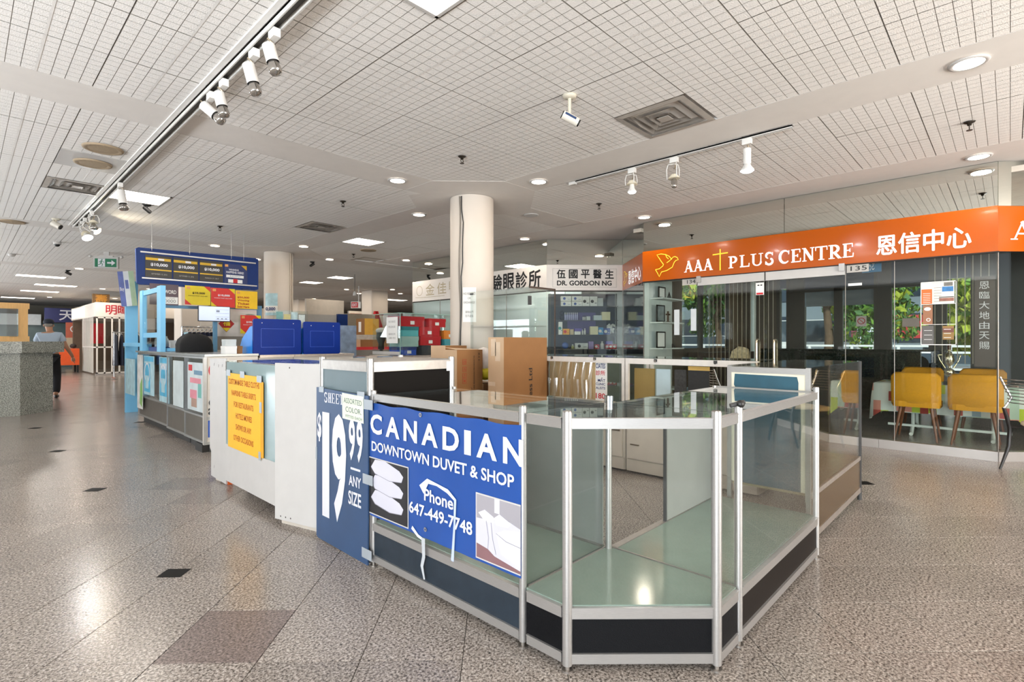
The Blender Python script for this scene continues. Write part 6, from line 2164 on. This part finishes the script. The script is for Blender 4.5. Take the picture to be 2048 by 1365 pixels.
G().fr(FN, 0, 1.72, 1.5, 2.05, mat('pale_stone_sign', '#c9b9a8', .6), -.04, 0).part('board', t)
G().ftext(FN, .08, 1.85, 1.2, 1.97, 'NATURAL BUTY', mat('rust_letters', '#8f3a30', .6), .003, .02).ftext(FN, .08, 1.75, 1.2, 1.81, 'COSMETICS', mat('rust_letters', '#8f3a30', .6), .003).part('lettering', t)
# covered machine, paper things on the counters
g = G()
n = 20
vs, fs = [], []
for j, (z, s_) in enumerate(((0, 1.0), (.1, .98), (.17, .85), (.225, .62), (.25, .3), (.253, .02))):
    for i in range(n):
        a = 2 * PI * i / n
        rx, ry = .21 * s_, .22 * s_
        ca, sa = math.cos(a), math.sin(a)
        k = 1 / max(abs(ca), abs(sa)) ** .55
        vs.append((2.19 + rx * ca * k + .012 * math.sin(i * 2.4 + j), 8.05 + ry * sa * k, 1.101 + z + .006 * math.sin(i * 1.7)))
for j in range(5):
    for i in range(n):
        fs.append((j * n + i, j * n + (i + 1) % n, (j + 1) * n + (i + 1) % n, (j + 1) * n + i))
g.add(vs, fs, blackcloth, True)
g.thing('machine_cover', 'black cloth cover draped over a machine on the kiosk counter', 'cover')
t = thing('side_poster', 'angled blue white and green hanging poster at the kiosk left', 'poster', (1.9, 10.9, 1.9))
FP_ = Frame((1.90, 11.05, 1.84), (.98, -.2, .12), (-.10, 0, 1))
for k, m_ in enumerate((mat('poster_violet', '#5a68a8', .5, 0, .2, 8), mat('poster_white', '#d5dbe0', .5, 0, .1, 8), mat('poster_sage', '#9fb89a', .5, 0, .15, 8))):
    G().fr(FP_, k * .075, 0, (k + 1) * .075, .60, m_, 0, .006).part('strip', t)
G().ftext(FP_, .01, .25, .065, .33, 'Buy', wlet, .008, .02).fr(FP_, .09, .3, .135, .45, mat('poster_violet', '#5a68a8'), .006, .008).part('print', t)
for (nm, lab, cat, a, b, m_) in (('white_carton', 'white carton on the kiosk counter left of the blue stand', 'box', (2.13, 6.66, 1.083), (2.26, 6.80, 1.19), paper),
                                 ('brown_carton', 'small brown carton beside the white one on the kiosk counter', 'box', (2.27, 6.68, 1.083), (2.33, 6.84, 1.19), kraft),
                                 ('pale_carton', 'pale carton stacked on the white one beside the blue stand', 'box', (2.14, 6.68, 1.191), (2.26, 6.80, 1.27), mat('pale_grey_carton', '#c2c8c8', .6)),
                                 ('white_box', 'white box standing behind the front light blue post', 'box', (2.08, 8.75, 1.101), (2.24, 8.85, 1.26), paper),
                                 ('display_card', 'leaning white and blue display card behind the light blue post', 'card', (2.26, 8.76, 1.101), (2.30, 8.80, 1.38), cyl_)):
    tt = G().box(a, b, m_).thing(nm, lab, cat)
    G().box((a[0] - .002, a[1] - .002, b[2] - .03), (b[0] + .002, b[1] + .002, b[2] - .001), m_).part('lid', tt)
t = thing('bottle_tray', 'dark blue tray of clear bottles between the light blue posts', 'tray', (2.05, 9.1, 1.101))
G().box((1.97, 8.8, 1.101), (2.15, 9.5, 1.16), mat('tray_blue', '#16367e', .4)).part('tray', t)
for k in range(5):
    p = Vector((2.06, 8.9 + k * .13, 1.16))
    b0 = thing('bottle', 'clear plastic bottle in the dark blue tray', 'bottle', p, group='clear bottles in the kiosk tray')
    G().lathe([(.001, 0), (.032, 0), (.032, .11), (.014, .14), (.014, .16), (.001, .16)], mat('clear_bottle_plastic', '#b9c6c8', .15), 10, p).part('body', b0)
t = thing('prize_notice', 'small pale blue prize notice on the second column', 'notice', (4.4, 11.0, 1.9))
Fq = Frame((4.65 - .29 * .68 - .16, 11.26 - .29 * .735 - .02, 0), (.82, -.57, 0))
vs = [(4.65 + .29 * math.cos(a), 11.26 + .29 * math.sin(a), z) for z in (1.78, 2.24) for a in [R(-172 + 7 * k) for k in range(9)]]
G().add(vs, [(k, k + 1, k + 10, k + 9) for k in range(8)], cyl_, True).part('sheet', t)
vs = [(4.65 + .292 * math.cos(a), 11.26 + .292 * math.sin(a), z) for z in (1.84, 1.98) for a in [R(-172 + 7 * k) for k in range(9)]]
G().add(vs, [(k, k + 1, k + 10, k + 9) for k in range(8)], paper, True).part('strip', t)
ac = R(-145)
Fq = Frame((4.65 + .295 * math.cos(ac), 11.26 + .295 * math.sin(ac), 0), (-math.sin(ac), math.cos(ac), 0))
G().ftext(Fq, -.10, 1.87, .12, 1.95, '0,000', nv, .004, .03).part('lettering', t)
g = G()
for k, a in enumerate((-62, -50)):
    g.cyl((4.65 + .30 * math.cos(R(a)), 11.26 + .30 * math.sin(R(a)), 1.0), (4.65 + .30 * math.cos(R(a)), 11.26 + .30 * math.sin(R(a)), 3.1), .014, mat('pipe_beige', '#b9ac9c', .5), 8)
g.thing('conduit', 'pair of thin beige pipes up the second column', 'pipe')
# ================================================================ granite desk at the left
t = thing('granite_desk', 'tall speckled granite desk with a thick overhanging top at the left edge', 'desk', (.7, 12.4, 0))
dpoly = [(.683, 12.0), (1.14, 12.46), (.6, 13.6), (-1.6, 13.2), (-1.6, 12.0)]
G().prism(dpoly, 0, 1.05, granitem).part('body', t)
tp_ = [(.70, 11.90), (1.30, 12.50), (.7, 13.75), (-1.7, 13.3), (-1.7, 11.90)]
G().prism(tp_, 1.05, 1.24, granitem).part('worktop', t)
t = thing('timber_screen', 'pine framed clear screen standing on the granite desk', 'screen', (.3, 12.3, 1.24))
FT_ = FY(12.3, -.9, 1.241)
G().fr(FT_, 0, .0, 1.72, .09, steelwood, -.06, 0).part('bottom_rail', t)
G().fr(FT_, 0, .56, 1.72, .66, steelwood, -.06, 0).part('top_rail', t)
G().fr(FT_, 1.58, .09, 1.70, .56, steelwood, -.06, 0).part('stile', t)
G().fr(FT_, 0.02, .09, 1.58, .56, clear_thin, -.035, -.03).part('clear_pane', t)
G().fr(Frame((.45, 12.45, 1.24), (.5, -.6, 0)), 0, .08, .32, .56, glass('scratched_acrylic', (.85, .85, .86), .12, rough=.1), 0, .01).part('acrylic_wing', t)
t = thing('desk_monitor', 'dark monitors behind the pine screen on the granite desk', 'monitor', (.1, 12.9, 1.24))
G().box((-.5, 12.9, 1.27), (.20, 12.94, 1.60), mat('monitor_navy', '#23283a', .4)).part('casing', t)
G().box((-.2, 12.92, 1.241), (-.1, 12.98, 1.3), blackm).part('stand', t)
# ================================================================ the man walking away
MX, MY, MRZ = 1.33, 15.15, -8
t = thing('person', 'person in pale blue short sleeved shirt, dark trousers and cap walking away by the desk', 'person', (MX, MY, 0), MRZ)
skin = mat('skin', '#b98a6e', .6, 0, .04)
shirt = mat('pale_blue_shirt', '#b4c4d6', .8, 0, .05, 8)
trou = mat('dark_trousers', '#15161c', .85, 0, .1, 8)


def skinmesh(name, verts, edges, radii, m, parent, root=0, sub=2):
    me = bpy.data.meshes.new(name)
    me.from_pydata(verts, edges, [])
    o = bpy.data.objects.new(name, me)
    COL.objects.link(o)
    sk = o.modifiers.new('skin', 'SKIN')
    sk.use_smooth_shade = True
    if not me.skin_vertices:
        me.skin_vertices.new()
    for i, r in enumerate(radii):
        me.skin_vertices[0].data[i].radius = r if isinstance(r, tuple) else (r, r)
        me.skin_vertices[0].data[i].use_root = i == root
    ss = o.modifiers.new('sub', 'SUBSURF')
    ss.levels = ss.render_levels = sub
    dg = bpy.context.evaluated_depsgraph_get()
    nm = bpy.data.meshes.new_from_object(o.evaluated_get(dg))
    bpy.data.objects.remove(o)
    nm.name = name
    nm.materials.clear()
    nm.materials.append(m)
    for p in nm.polygons:
        p.use_smooth = True
    q = bpy.data.objects.new(name, nm)
    COL.objects.link(q)
    q.parent = parent
    return q


# local: walks towards +y, x is his right-hand side
V_ = [(0, 0, .94), (0, .02, 1.15), (0, .05, 1.36), (0, .07, 1.44), (-.01, .10, 1.51), (-.02, .12, 1.59), (-.02, .13, 1.66),
      (.17, .05, 1.38), (.27, .02, 1.14), (.36, .12, .95), (.385, .17, .88),
      (-.17, .06, 1.38), (-.24, .12, 1.14), (-.22, .30, 1.02), (-.21, .37, .99),
      (.09, 0, .90), (.11, .10, .50), (.11, -.10, .12), (.11, -.08, .07), (-.09, 0, .90), (-.10, .16, .50), (-.10, .20, .12), (-.10, .22, .07)]
E_ = [(0, 1), (1, 2), (2, 3), (3, 4), (4, 5), (5, 6), (2, 7), (7, 8), (8, 9), (9, 10), (2, 11), (11, 12), (12, 13), (13, 14), (0, 15), (15, 16), (16, 17), (17, 18), (0, 19), (19, 20), (20, 21), (21, 22)]
R_ = [(.15, .11), (.15, .11), (.15, .11), .062, .062, (.078, .095), (.065, .08), .062, .045, .036, .03, .062, .045, .036, .03, .085, .062, .045, .04, .085, .062, .045, .04]
skinmesh('body', V_, E_, R_, skin, t)
V2_ = [(0, 0, .90), (0, .02, 1.12), (0, .05, 1.34), (0, .07, 1.43), (.17, .05, 1.375), (.235, .035, 1.21), (-.17, .06, 1.375), (-.215, .09, 1.21)]
skinmesh('shirt', V2_, [(0, 1), (1, 2), (2, 3), (2, 4), (4, 5), (2, 6), (6, 7)], [(.185, .135), (.185, .14), (.175, .13), .075, .083, .075, .083, .075], shirt, t)
V3_ = [(0, 0, .92), (.09, 0, .86), (.115, .10, .50), (.115, -.10, .10), (-.09, 0, .86), (-.105, .16, .50), (-.105, .20, .09)]
skinmesh('trousers', V3_, [(0, 1), (1, 2), (2, 3), (0, 4), (4, 5), (5, 6)], [(.165, .125), .105, .085, .075, .105, .085, .075], trou, t)
for sx, y, z in ((.115, -.06, .0), (-.105, .25, .0)):
    G().ball((sx, y + .04, .045), .05, blackm, 12, (.95, 2.4, .9)).part('shoe', t, world=False)
g = G().ball((-.02, .125, 1.665), .105, mat('dark_cap', '#1c2230', .8), 16, (.92, 1.1, .72))
g.obox((-.02, .255, 1.635), (.14, .12, .012), mat('dark_cap', '#1c2230', .8), (-8, 0, 0))
g.part('cap', t, world=False)
G().ball((-.02, .06, 1.60), .07, mat('grey_hair', '#8a857e', .8), 12, (1.05, .6, .7)).part('hair', t, world=False)
for s_ in (-1, 1):
    G().ball((-.02 + s_ * .082, .12, 1.59), .024, skin, 8, (.5, .8, 1.2)).part('ear', t, world=False)
    G().ball((-.02 + s_ * .03, .212, 1.605), .011, white, 8).part('eye', t, world=False)
G().ball((-.02, .222, 1.58), .018, skin, 8, (.8, 1.2, 1.2)).part('nose', t, world=False)
G().ball((-.02, .20, 1.545), .02, mat('lips', '#9c5f52', .6), 8, (1.2, .5, .35)).part('mouth', t, world=False)
for sx, P0, dn in ((1, Vector((.385, .17, .88)), Vector((.12, .25, -.9))), (-1, Vector((-.21, .37, .99)), Vector((.05, .7, -.5)))):
    dn.normalize()
    sd = Vector((0, 1, 0)).cross(dn).normalized()
    fw = dn.cross(sd)
    g = G().tube([P0, P0 + dn * .04, P0 + dn * .085], [.028, .038, .034], skin, 8)
    for k in range(4):
        b0 = P0 + dn * .08 + fw * (.027 - .018 * k)
        L = (.062, .072, .068, .054)[k]
        cu = sd * (-.014 * sx)
        g.tube([b0, b0 + dn * L * .5 + cu * .4, b0 + dn * L * .85 + cu * 1.3], [.0095, .009, .007], skin, 6)
    g.tube([P0 + dn * .02 + fw * .025, P0 + dn * .05 + fw * .055, P0 + dn * .085 + fw * .06], [.012, .011, .008], skin, 6)
    g.part('hand', t, world=False)
G().box((-.17, -.16, .93), (.17, -.10, .97), blackm).part('belt', t, world=False)
# ================================================================ shops at the far end
ww = mat('shop_white', '#d8d2ca', .6, 0, .03)
rl = mat('red_letters', '#b01c2e', .5)
t = thing('corner_shop', 'white corner shop with red Chinese sign and folding metal gate down the aisle', 'shop', (5, 26, 0))
FS1 = FY(24, 3.36)
G().box((3.36, 24, 2.14), (8.6, 30, 2.66), ww).part('fascia', t)
g = G()
for i, c_ in enumerate('明暉堂'):
    g.ftext(FS1, .30 + i * .36, 2.23, .62 + i * .36, 2.57, c_, rl, .006, .02)
g.part('lettering', t)
G().box((3.4, 29.8, 0), (8.5, 30, 2.14), mat('shop_inside', '#6a5544', .8)).box((8.4, 24.1, 0), (8.5, 30, 2.14), mat('shop_inside', '#6a5544', .8)).part('wall', t)
FSs = Frame((3.36, 30, 0), (0, -1, 0))
G().fr(FSs, .3, 2.2, 3.6, 2.6, emissive('lit_panel', '#fff3da', 1.6), 0, .02).part('lit_sign_panel', t)
for k in range(5):
    a = .02 + k * .22
    G().fr(FS1, a, .06, a + .05, 2.14, ww, -.03, 0).part('gate_post', t)
for z in (.06, 1.0, 2.08):
    G().fr(FS1, .02, z, .95, z + .05, ww, -.03, .0).part('gate_rail', t)
for k in range(8):
    a = 3.0 + k * .33
    G().fr(FSs, a, .06, a + .05, 2.14, ww, -.03, 0).part('gate_post', t)
G().fr(FSs, 3.0, 1.0, 6.0, 1.04, ww, -.03, 0).part('gate_rail', t)
G().fr(FS1, .06, .1, .9, 2.1, shopglass, -.06, -.05).part('door_glass', t)
G().fr(FS1, 0, -.0, 5.2, .05, mat('kerb_steel', '#a9a4a0'), -.1, .02).part('sill', t)
for k, (x, y) in enumerate(((3.6, 24.6), (4.6, 24.6))):
    tt = thing('gold_sign', 'small gold lettered sign block on top of the corner shop, %s' % ('left' if k == 0 else 'right'), 'sign', (x, y, 2.66))
    G().box((x - .25, y - .1, 2.66), (x + .25, y + .1, 3.0), mat('gold_sign_back', '#7a5a34', .6)).part('block', tt)
    G().ftext(FY(y - .1, x), -.18, 2.70, .18, 2.97, '福' if k else '壽', mat('gold_letters', '#c98a2e', .4, .3), .004, .02).part('lettering', tt)
t = thing('far_shop', 'far shop with a navy sign and pale front beyond the corner shop', 'shop', (3, 33, 0))
G().box((2.6, 31.5, 2.1), (5.5, 31.7, 2.75), mat('navy_sign', '#232a5c', .5)).part('fascia', t)
G().ftext(FY(31.5, 2.9), .2, 2.2, .75, 2.66, '天', wlet, .006, .02).part('lettering', t)
G().box((.4, 33.0, 2.0), (2.6, 33.1, 2.5), mat('pale_fascia', '#cfd4d6', .5)).part('fascia', t)
G().box((.4, 33.2, 0), (5.5, 33.3, 2.1), mat('far_shop_glass', '#5c6f70', .2, 0, .2, 2)).part('shop_window', t)
G().box((3.3, 31.2, 0.2), (3.9, 31.25, 2.1), mat('salmon_panel', '#c86a52', .6)).part('panel', t)
G().box((3.3, 31.18, .2), (3.9, 31.2, 1.4), mat('cream_panel', '#cbb79a', .6)).part('panel', t)
G().fring(FY(31.18, 3.3), (.3, 1.8), .14, .04, paper, .05).part('round_emblem', t)
G().box((-6, 35, 1.9), (1.6, 35.1, 2.5), mat('far_white_band', '#d2d4d4', .6)).box((-6, 35.1, 0), (1.6, 35.2, 1.9), mat('far_brown_front', '#6a5a4a', .8)).thing('far_shopfront', 'distant shopfront with a white band seen above the granite desk', 'shop')
# clothes rail with dark clothes
t = thing('clothes_rack', 'chrome clothes rack in front of the corner shop', 'rack', (4.0, 21.2, 0))
for x in (3.45, 4.75):
    G().cyl((x, 21.2, .08), (x, 21.2, 1.55), .016, chrome, 10).part('post', t)
    G().box((x - .02, 20.9, .03), (x + .02, 21.5, .08), chrome).part('foot', t)
G().cyl((3.4, 21.2, 1.53), (4.8, 21.2, 1.53), .016, chrome, 10).part('rail', t)
for k in range(9):
    x = 3.5 + k * .145
    c_ = ['#1b1d26', '#23283a', '#17181c', '#2b3038', '#1a2434'][k % 5]
    tt = thing('garment', ('dark garment in the row hanging on the clothes rack' if k < 8 else 'blue striped garment at the right end of the clothes rack'), 'clothing', (x, 21.2, .45), group='dark clothes on the rack' if k < 8 else None)
    m_ = mat('garment_' + c_[1:], c_, .9, 0, .1) if k < 8 else mat('garment_blue', '#3a6ab8', .9, 0, .2, 5)
    n = 16
    g = G()
    vs, fs = [], []
    for z, rx, ry in ((.45, .075, .26), (.8, .06, .22), (1.2, .05, .20), (1.40, .03, .21), (1.47, .012, .08)):
        vs += [(x + rx * (1 + .25 * math.sin(i * 2.1)) * math.cos(2 * PI * i / n), 21.2 + ry * math.sin(2 * PI * i / n), z) for i in range(n)]
    for j in range(4):
        fs += [(j * n + i, j * n + (i + 1) % n, (j + 1) * n + (i + 1) % n, (j + 1) * n + i) for i in range(n)]
    g.add(vs, fs, m_, True)
    g.part('cloth', tt)
    G().tube([(x, 21.1, 1.46), (x, 21.2, 1.50), (x, 21.3, 1.46)], .008, white, 6).tube([(x, 21.2, 1.50), (x, 21.2, 1.54)], .005, chrome, 6).part('hanger', tt)
# orange table and red goods
t = thing('orange_stall', 'orange covered stall table behind the walking person', 'table', (2.9, 27, 0))
G().box((1.9, 26.8, .30), (3.25, 27.6, .95), mat('orange_cover', '#d9531c', .7)).part('cover', t)
for x in (1.95, 3.2):
    for y in (26.85, 27.55):
        G().box((x - .03, y - .03, 0), (x + .03, y + .03, .3), blackm).part('leg', t)
for k in range(5):
    G().ball((2.05 + k * .26, 27.1, 1.05), .10, mat('stall_goods_%d' % (k % 3), ['#7a2a2a', '#3a2f2a', '#a8382e'][k % 3], .8), 10, (1.1, 1, 1)).thing('stall_goods', 'dark red bundle on the orange stall table', 'goods', group='bundles on the orange stall')
G().box((3.55, 26.3, 1.15), (3.95, 26.5, 1.95), mat('red_bag', '#c01a22', .8)).cyl((3.75, 26.4, 0), (3.75, 26.4, 1.15), .02, chrome).thing('red_banner', 'bright red cloth on a stand between the person and the corner shop', 'cloth')
# ================================================================ middle distance between the columns
def slab(name, lab, cat, a, b, m, extra=None):
    t = thing(name, lab, cat, ((a[0] + b[0]) / 2, (a[1] + b[1]) / 2, min(a[2], b[2])))
    G().box(a, b, m).part('panel', t)
    if extra:
        extra(t)
    return t


# partition shops behind the blue stands
slab('grey_partition', 'pale grey ribbed partition right of the second column', 'partition', (5.9, 13.2, 0), (7.0, 13.3, 1.95), mat('ribbed_grey', '#a9a6a2', .6, 0, .12, 40, stretch=(20, 1, .2)))
slab('blue_partition', 'dark blue panel at the edge of the grey ribbed partition', 'panel', (7.02, 13.15, 1.2), (7.3, 13.25, 1.98), dkblue)
slab('beige_partition', 'tall beige wall piece with a small camera behind the ribbed partition', 'partition', (7.0, 15.0, 0), (8.2, 15.1, 2.5), mat('beige_wall', '#b5aa9c', .8))
slab('beige_partition', 'wide beige wall piece further right behind the blue stands', 'partition', (8.9, 16.6, 0), (10.3, 16.7, 2.2), mat('beige_wall2', '#a99f90', .8))


def redsign(t):
    F = FY(19.0, 10.6)
    G().fr(F, .05, 1.75, 4.4, 2.35, mat('old_rose_sign', '#a86a5e', .6, 0, .12, 5), 0, .01).part('sign_board', t)
    G().ftext(F, .3, 1.92, 3.9, 2.22, 'NATURAL BEAUTY', mat('rose_letters', '#7a2a2a', .6), .014, .02).part('lettering', t)


slab('far_sign_wall', 'long white counter wall with an old rose sign band in the distance', 'wall unit', (10.6, 19.0, 0), (15.4, 19.1, 2.45), mat('white_far_counter', '#c9c2b8', .7), redsign)
t = thing('red_exit_sign', 'small red and white exit sign hanging in the distance', 'exit sign', (9.1, 15.9, 2.4))
FEx = FB(9.0, 16.0, 2.35)
G().fr(FEx, 0, 0, .32, .22, paper, -.08, 0).part('housing', t)
G().fr(FEx, .02, .02, .24, .20, mat('exit_red', '#c8383a', .5), 0, .004).ftext(FEx, .05, .06, .21, .16, 'EXIT', wlet, .006, .02).cyl(FEx.at(.25, .22, -.04), FEx.at(.25, .75, -.04), .015, paper, 8).part('face', t)
t = thing('pendant_lamp', 'small white pendant lamp hanging in the distance', 'lamp', (7.6, 13.3, 2.55))
G().cyl((7.6, 13.3, 2.62), (7.6, 13.3, CEIL), .006, blackm, 6).part('cord', t)
G().lathe([(.02, .12), (.04, .08), (.055, 0), (.001, 0)], white, 14, (7.6, 13.3, 2.52)).part('shade', t)
# red apron on the far column, stack of stock
g = G()
vs = []
n = 9
for z, hw in ((2.35, .04), (2.15, .10), (1.8, .22), (1.4, .26), (1.05, .26)):
    vs += [(10.52 + hw * (k / 4 - 1), 16.98 - .05 * math.sin(k * .8) - .02 * k % 3, z) for k in range(n)]
fs = [(j * n + k, j * n + k + 1, (j + 1) * n + k + 1, (j + 1) * n + k) for j in range(4) for k in range(n - 1)]
g.add(vs, fs, mat('red_apron', '#b5161e', .8), True)
g.thing('red_apron', 'red apron hanging on the left face of the far square column', 'clothing')
tg_ = mat('yellow_carton', '#c99a3a', .6)
t = carton('stock_carton', 'yellow carton with a picture label in the stock behind the glass case', 6.75, 11.35, 7.15, 11.75, 1.405, 1.80, tg_, kraft)
G().fr(FX(6.75, 11.75), .12, 1.47, .24, 1.72, paper, 0, .002).part('label', t)
carton('stock_carton', 'brown carton on a red tray in the stock left of the glass case', 6.2, 10.6, 6.9, 11.0, 1.117, 1.28, kraft, kraftl)
t = slab('stock_shelf', 'grey stock table carrying cartons behind the glass case', 'table', (5.7, 10.5, 0), (8.0, 12.6, 1.05), mat('stock_grey', '#77726d', .8))
slab('red_tray', 'long red plastic tray under the brown carton', 'tray', (6.1, 10.52, 1.051), (7.0, 11.05, 1.115), redm)
slab('clear_tub', 'clear plastic tub of packets above the brown carton', 'tub', (6.25, 11.3, 1.051), (7.3, 11.8, 1.40), mat('cloudy_plastic', '#b5aca2', .25, 0, .15, 12))
slab('printed_sheet', 'white printed sheet standing behind the clear tub', 'panel', (7.0, 11.85, 1.051), (7.6, 11.88, 1.34), paper)
slab('blue_bin', 'blue and white display bin right of the blue stands', 'bin', (5.0, 9.3, 0), (5.35, 9.7, 1.55), mat('bin_blue_white', '#8fa3bf', .5, 0, .3, 9))
t = thing('black_mannequin_head', 'dark display head with a white cap beside the glass case', 'display head', (5.4, 8.5, 0))
G().cyl((5.4, 8.5, 0), (5.4, 8.5, 1.1), .03, blackm).part('stand', t)
G().lathe([(.001, 1.08), (.06, 1.1), (.05, 1.2), (.09, 1.3), (.085, 1.42), (.001, 1.48)], blackm, 14, (5.4, 8.5, 0)).ball((5.4, 8.5, 1.44), .10, white, 12, (1, 1, .6)).part('head', t)
# magazines and small clutter on the side counter
rnd = random.Random(9)
for k in range(7):
    x, y = 3.78 + k * .095, 6.58 + rnd.random() * .4
    g = G().obox((x, y, 1.006 + .012), (.15, .20, .022), mat('clutter_%d' % (k % 4), ['#b8a49c', '#8fa0b5', '#c9c2b8', '#7a2f34'][k % 4], .6), (0, 0, rnd.uniform(-40, 40)))
    g.thing('booklet', ['brown', 'blue', 'cream', 'red', 'second brown', 'second blue', 'second cream'][k] + ' booklet lying on the counter between the blue stand and the glass case', 'booklet', group='booklets on the side counter')
# shops seen right of the far column, under the pale gold sign
slab('green_awning', 'dark green shop canopy band under the pale gold sign', 'canopy', (9.2, 13.4, 1.95), (13.5, 13.6, 2.12), mat('canopy_green', '#2f4a45', .6), lambda t: [G().box((x, 13.45, 0), (x + .08, 13.53, 1.95), frame_m).part('post', t) for x in (9.2, 10.5, 12, 13.42)])
slab('lit_board', 'pale lit board under the green canopy', 'light box', (9.28, 13.395, 1.45), (10.1, 13.449, 1.949), emissive('pale_lit', '#cfe6ea', .9))
slab('brown_partition', 'brown shop interior wall under the pale gold sign', 'partition', (11.2, 14.5, 0), (15, 14.6, 1.9), mat('brown_back', '#6b5340', .8, 0, .25, 3))
slab('white_counter', 'white shop counter far behind the shoe box case', 'counter', (9.0, 12.6, 0), (11.5, 13.0, 1.35), mat('far_counter_white', '#c9cfcf', .5, 0, .08, 4))

# rack of dark clothes on white hangers behind the kiosk, and a card holder behind the blue stands
t = thing('clothes_rack', 'low clothes rack with white hangers behind the kiosk monitor', 'rack', (3.6, 12.6, 0))
for x in (3.2, 4.05):
    G().cyl((x, 12.6, 0), (x, 12.6, 1.56), .014, chrome, 8).part('post', t)
G().cyl((3.18, 12.6, 1.55), (4.07, 12.6, 1.55), .014, chrome, 8).part('rail', t)
for k in range(10):
    x = 3.26 + k * .083
    tt = thing('garment', 'navy garment on a white hanger on the low rack behind the kiosk', 'clothing', (x, 12.6, .7), group='navy clothes behind the kiosk')
    G().tube([(x, 12.4, 1.44), (x, 12.6, 1.51), (x, 12.8, 1.44)], .012, white, 6).tube([(x, 12.6, 1.51), (x, 12.6, 1.535)], .006, white, 6).part('hanger', tt)
    n = 12
    g = G()
    vs, fs = [], []
    for z, rx, ry in ((.7, .045, .24), (1.2, .035, .20), (1.38, .025, .20), (1.44, .012, .10)):
        vs += [(x + rx * math.cos(2 * PI * i / n), 12.6 + ry * math.sin(2 * PI * i / n), z) for i in range(n)]
    for j in range(3):
        fs += [(j * n + i, j * n + (i + 1) % n, (j + 1) * n + (i + 1) % n, (j + 1) * n + i) for i in range(n)]
    g.add(vs, fs, mat('garment_navy', '#1c2440', .9, 0, .15), True).part('cloth', tt)
t = thing('card_holder', 'clear acrylic card holder with coloured cards behind the left blue stand', 'holder', (3.0, 7.1, 1.083))
G().box((2.86, 7.02, 1.083), (3.3, 7.03, 1.66), clear_thin).box((2.86, 7.10, 1.083), (3.3, 7.11, 1.66), clear_thin).part('acrylic_sheet', t)
for k, c_ in enumerate(('#5f8f8a', '#c9b46a', '#b5c4c8', '#d8d8d6')):
    G().box((2.88 + k * .10, 7.04, 1.09), (2.965 + k * .10, 7.05, 1.64 - .03 * (k % 2)), mat('card_' + c_[1:], c_, .6, 0, .25, 18)).part('card', t)
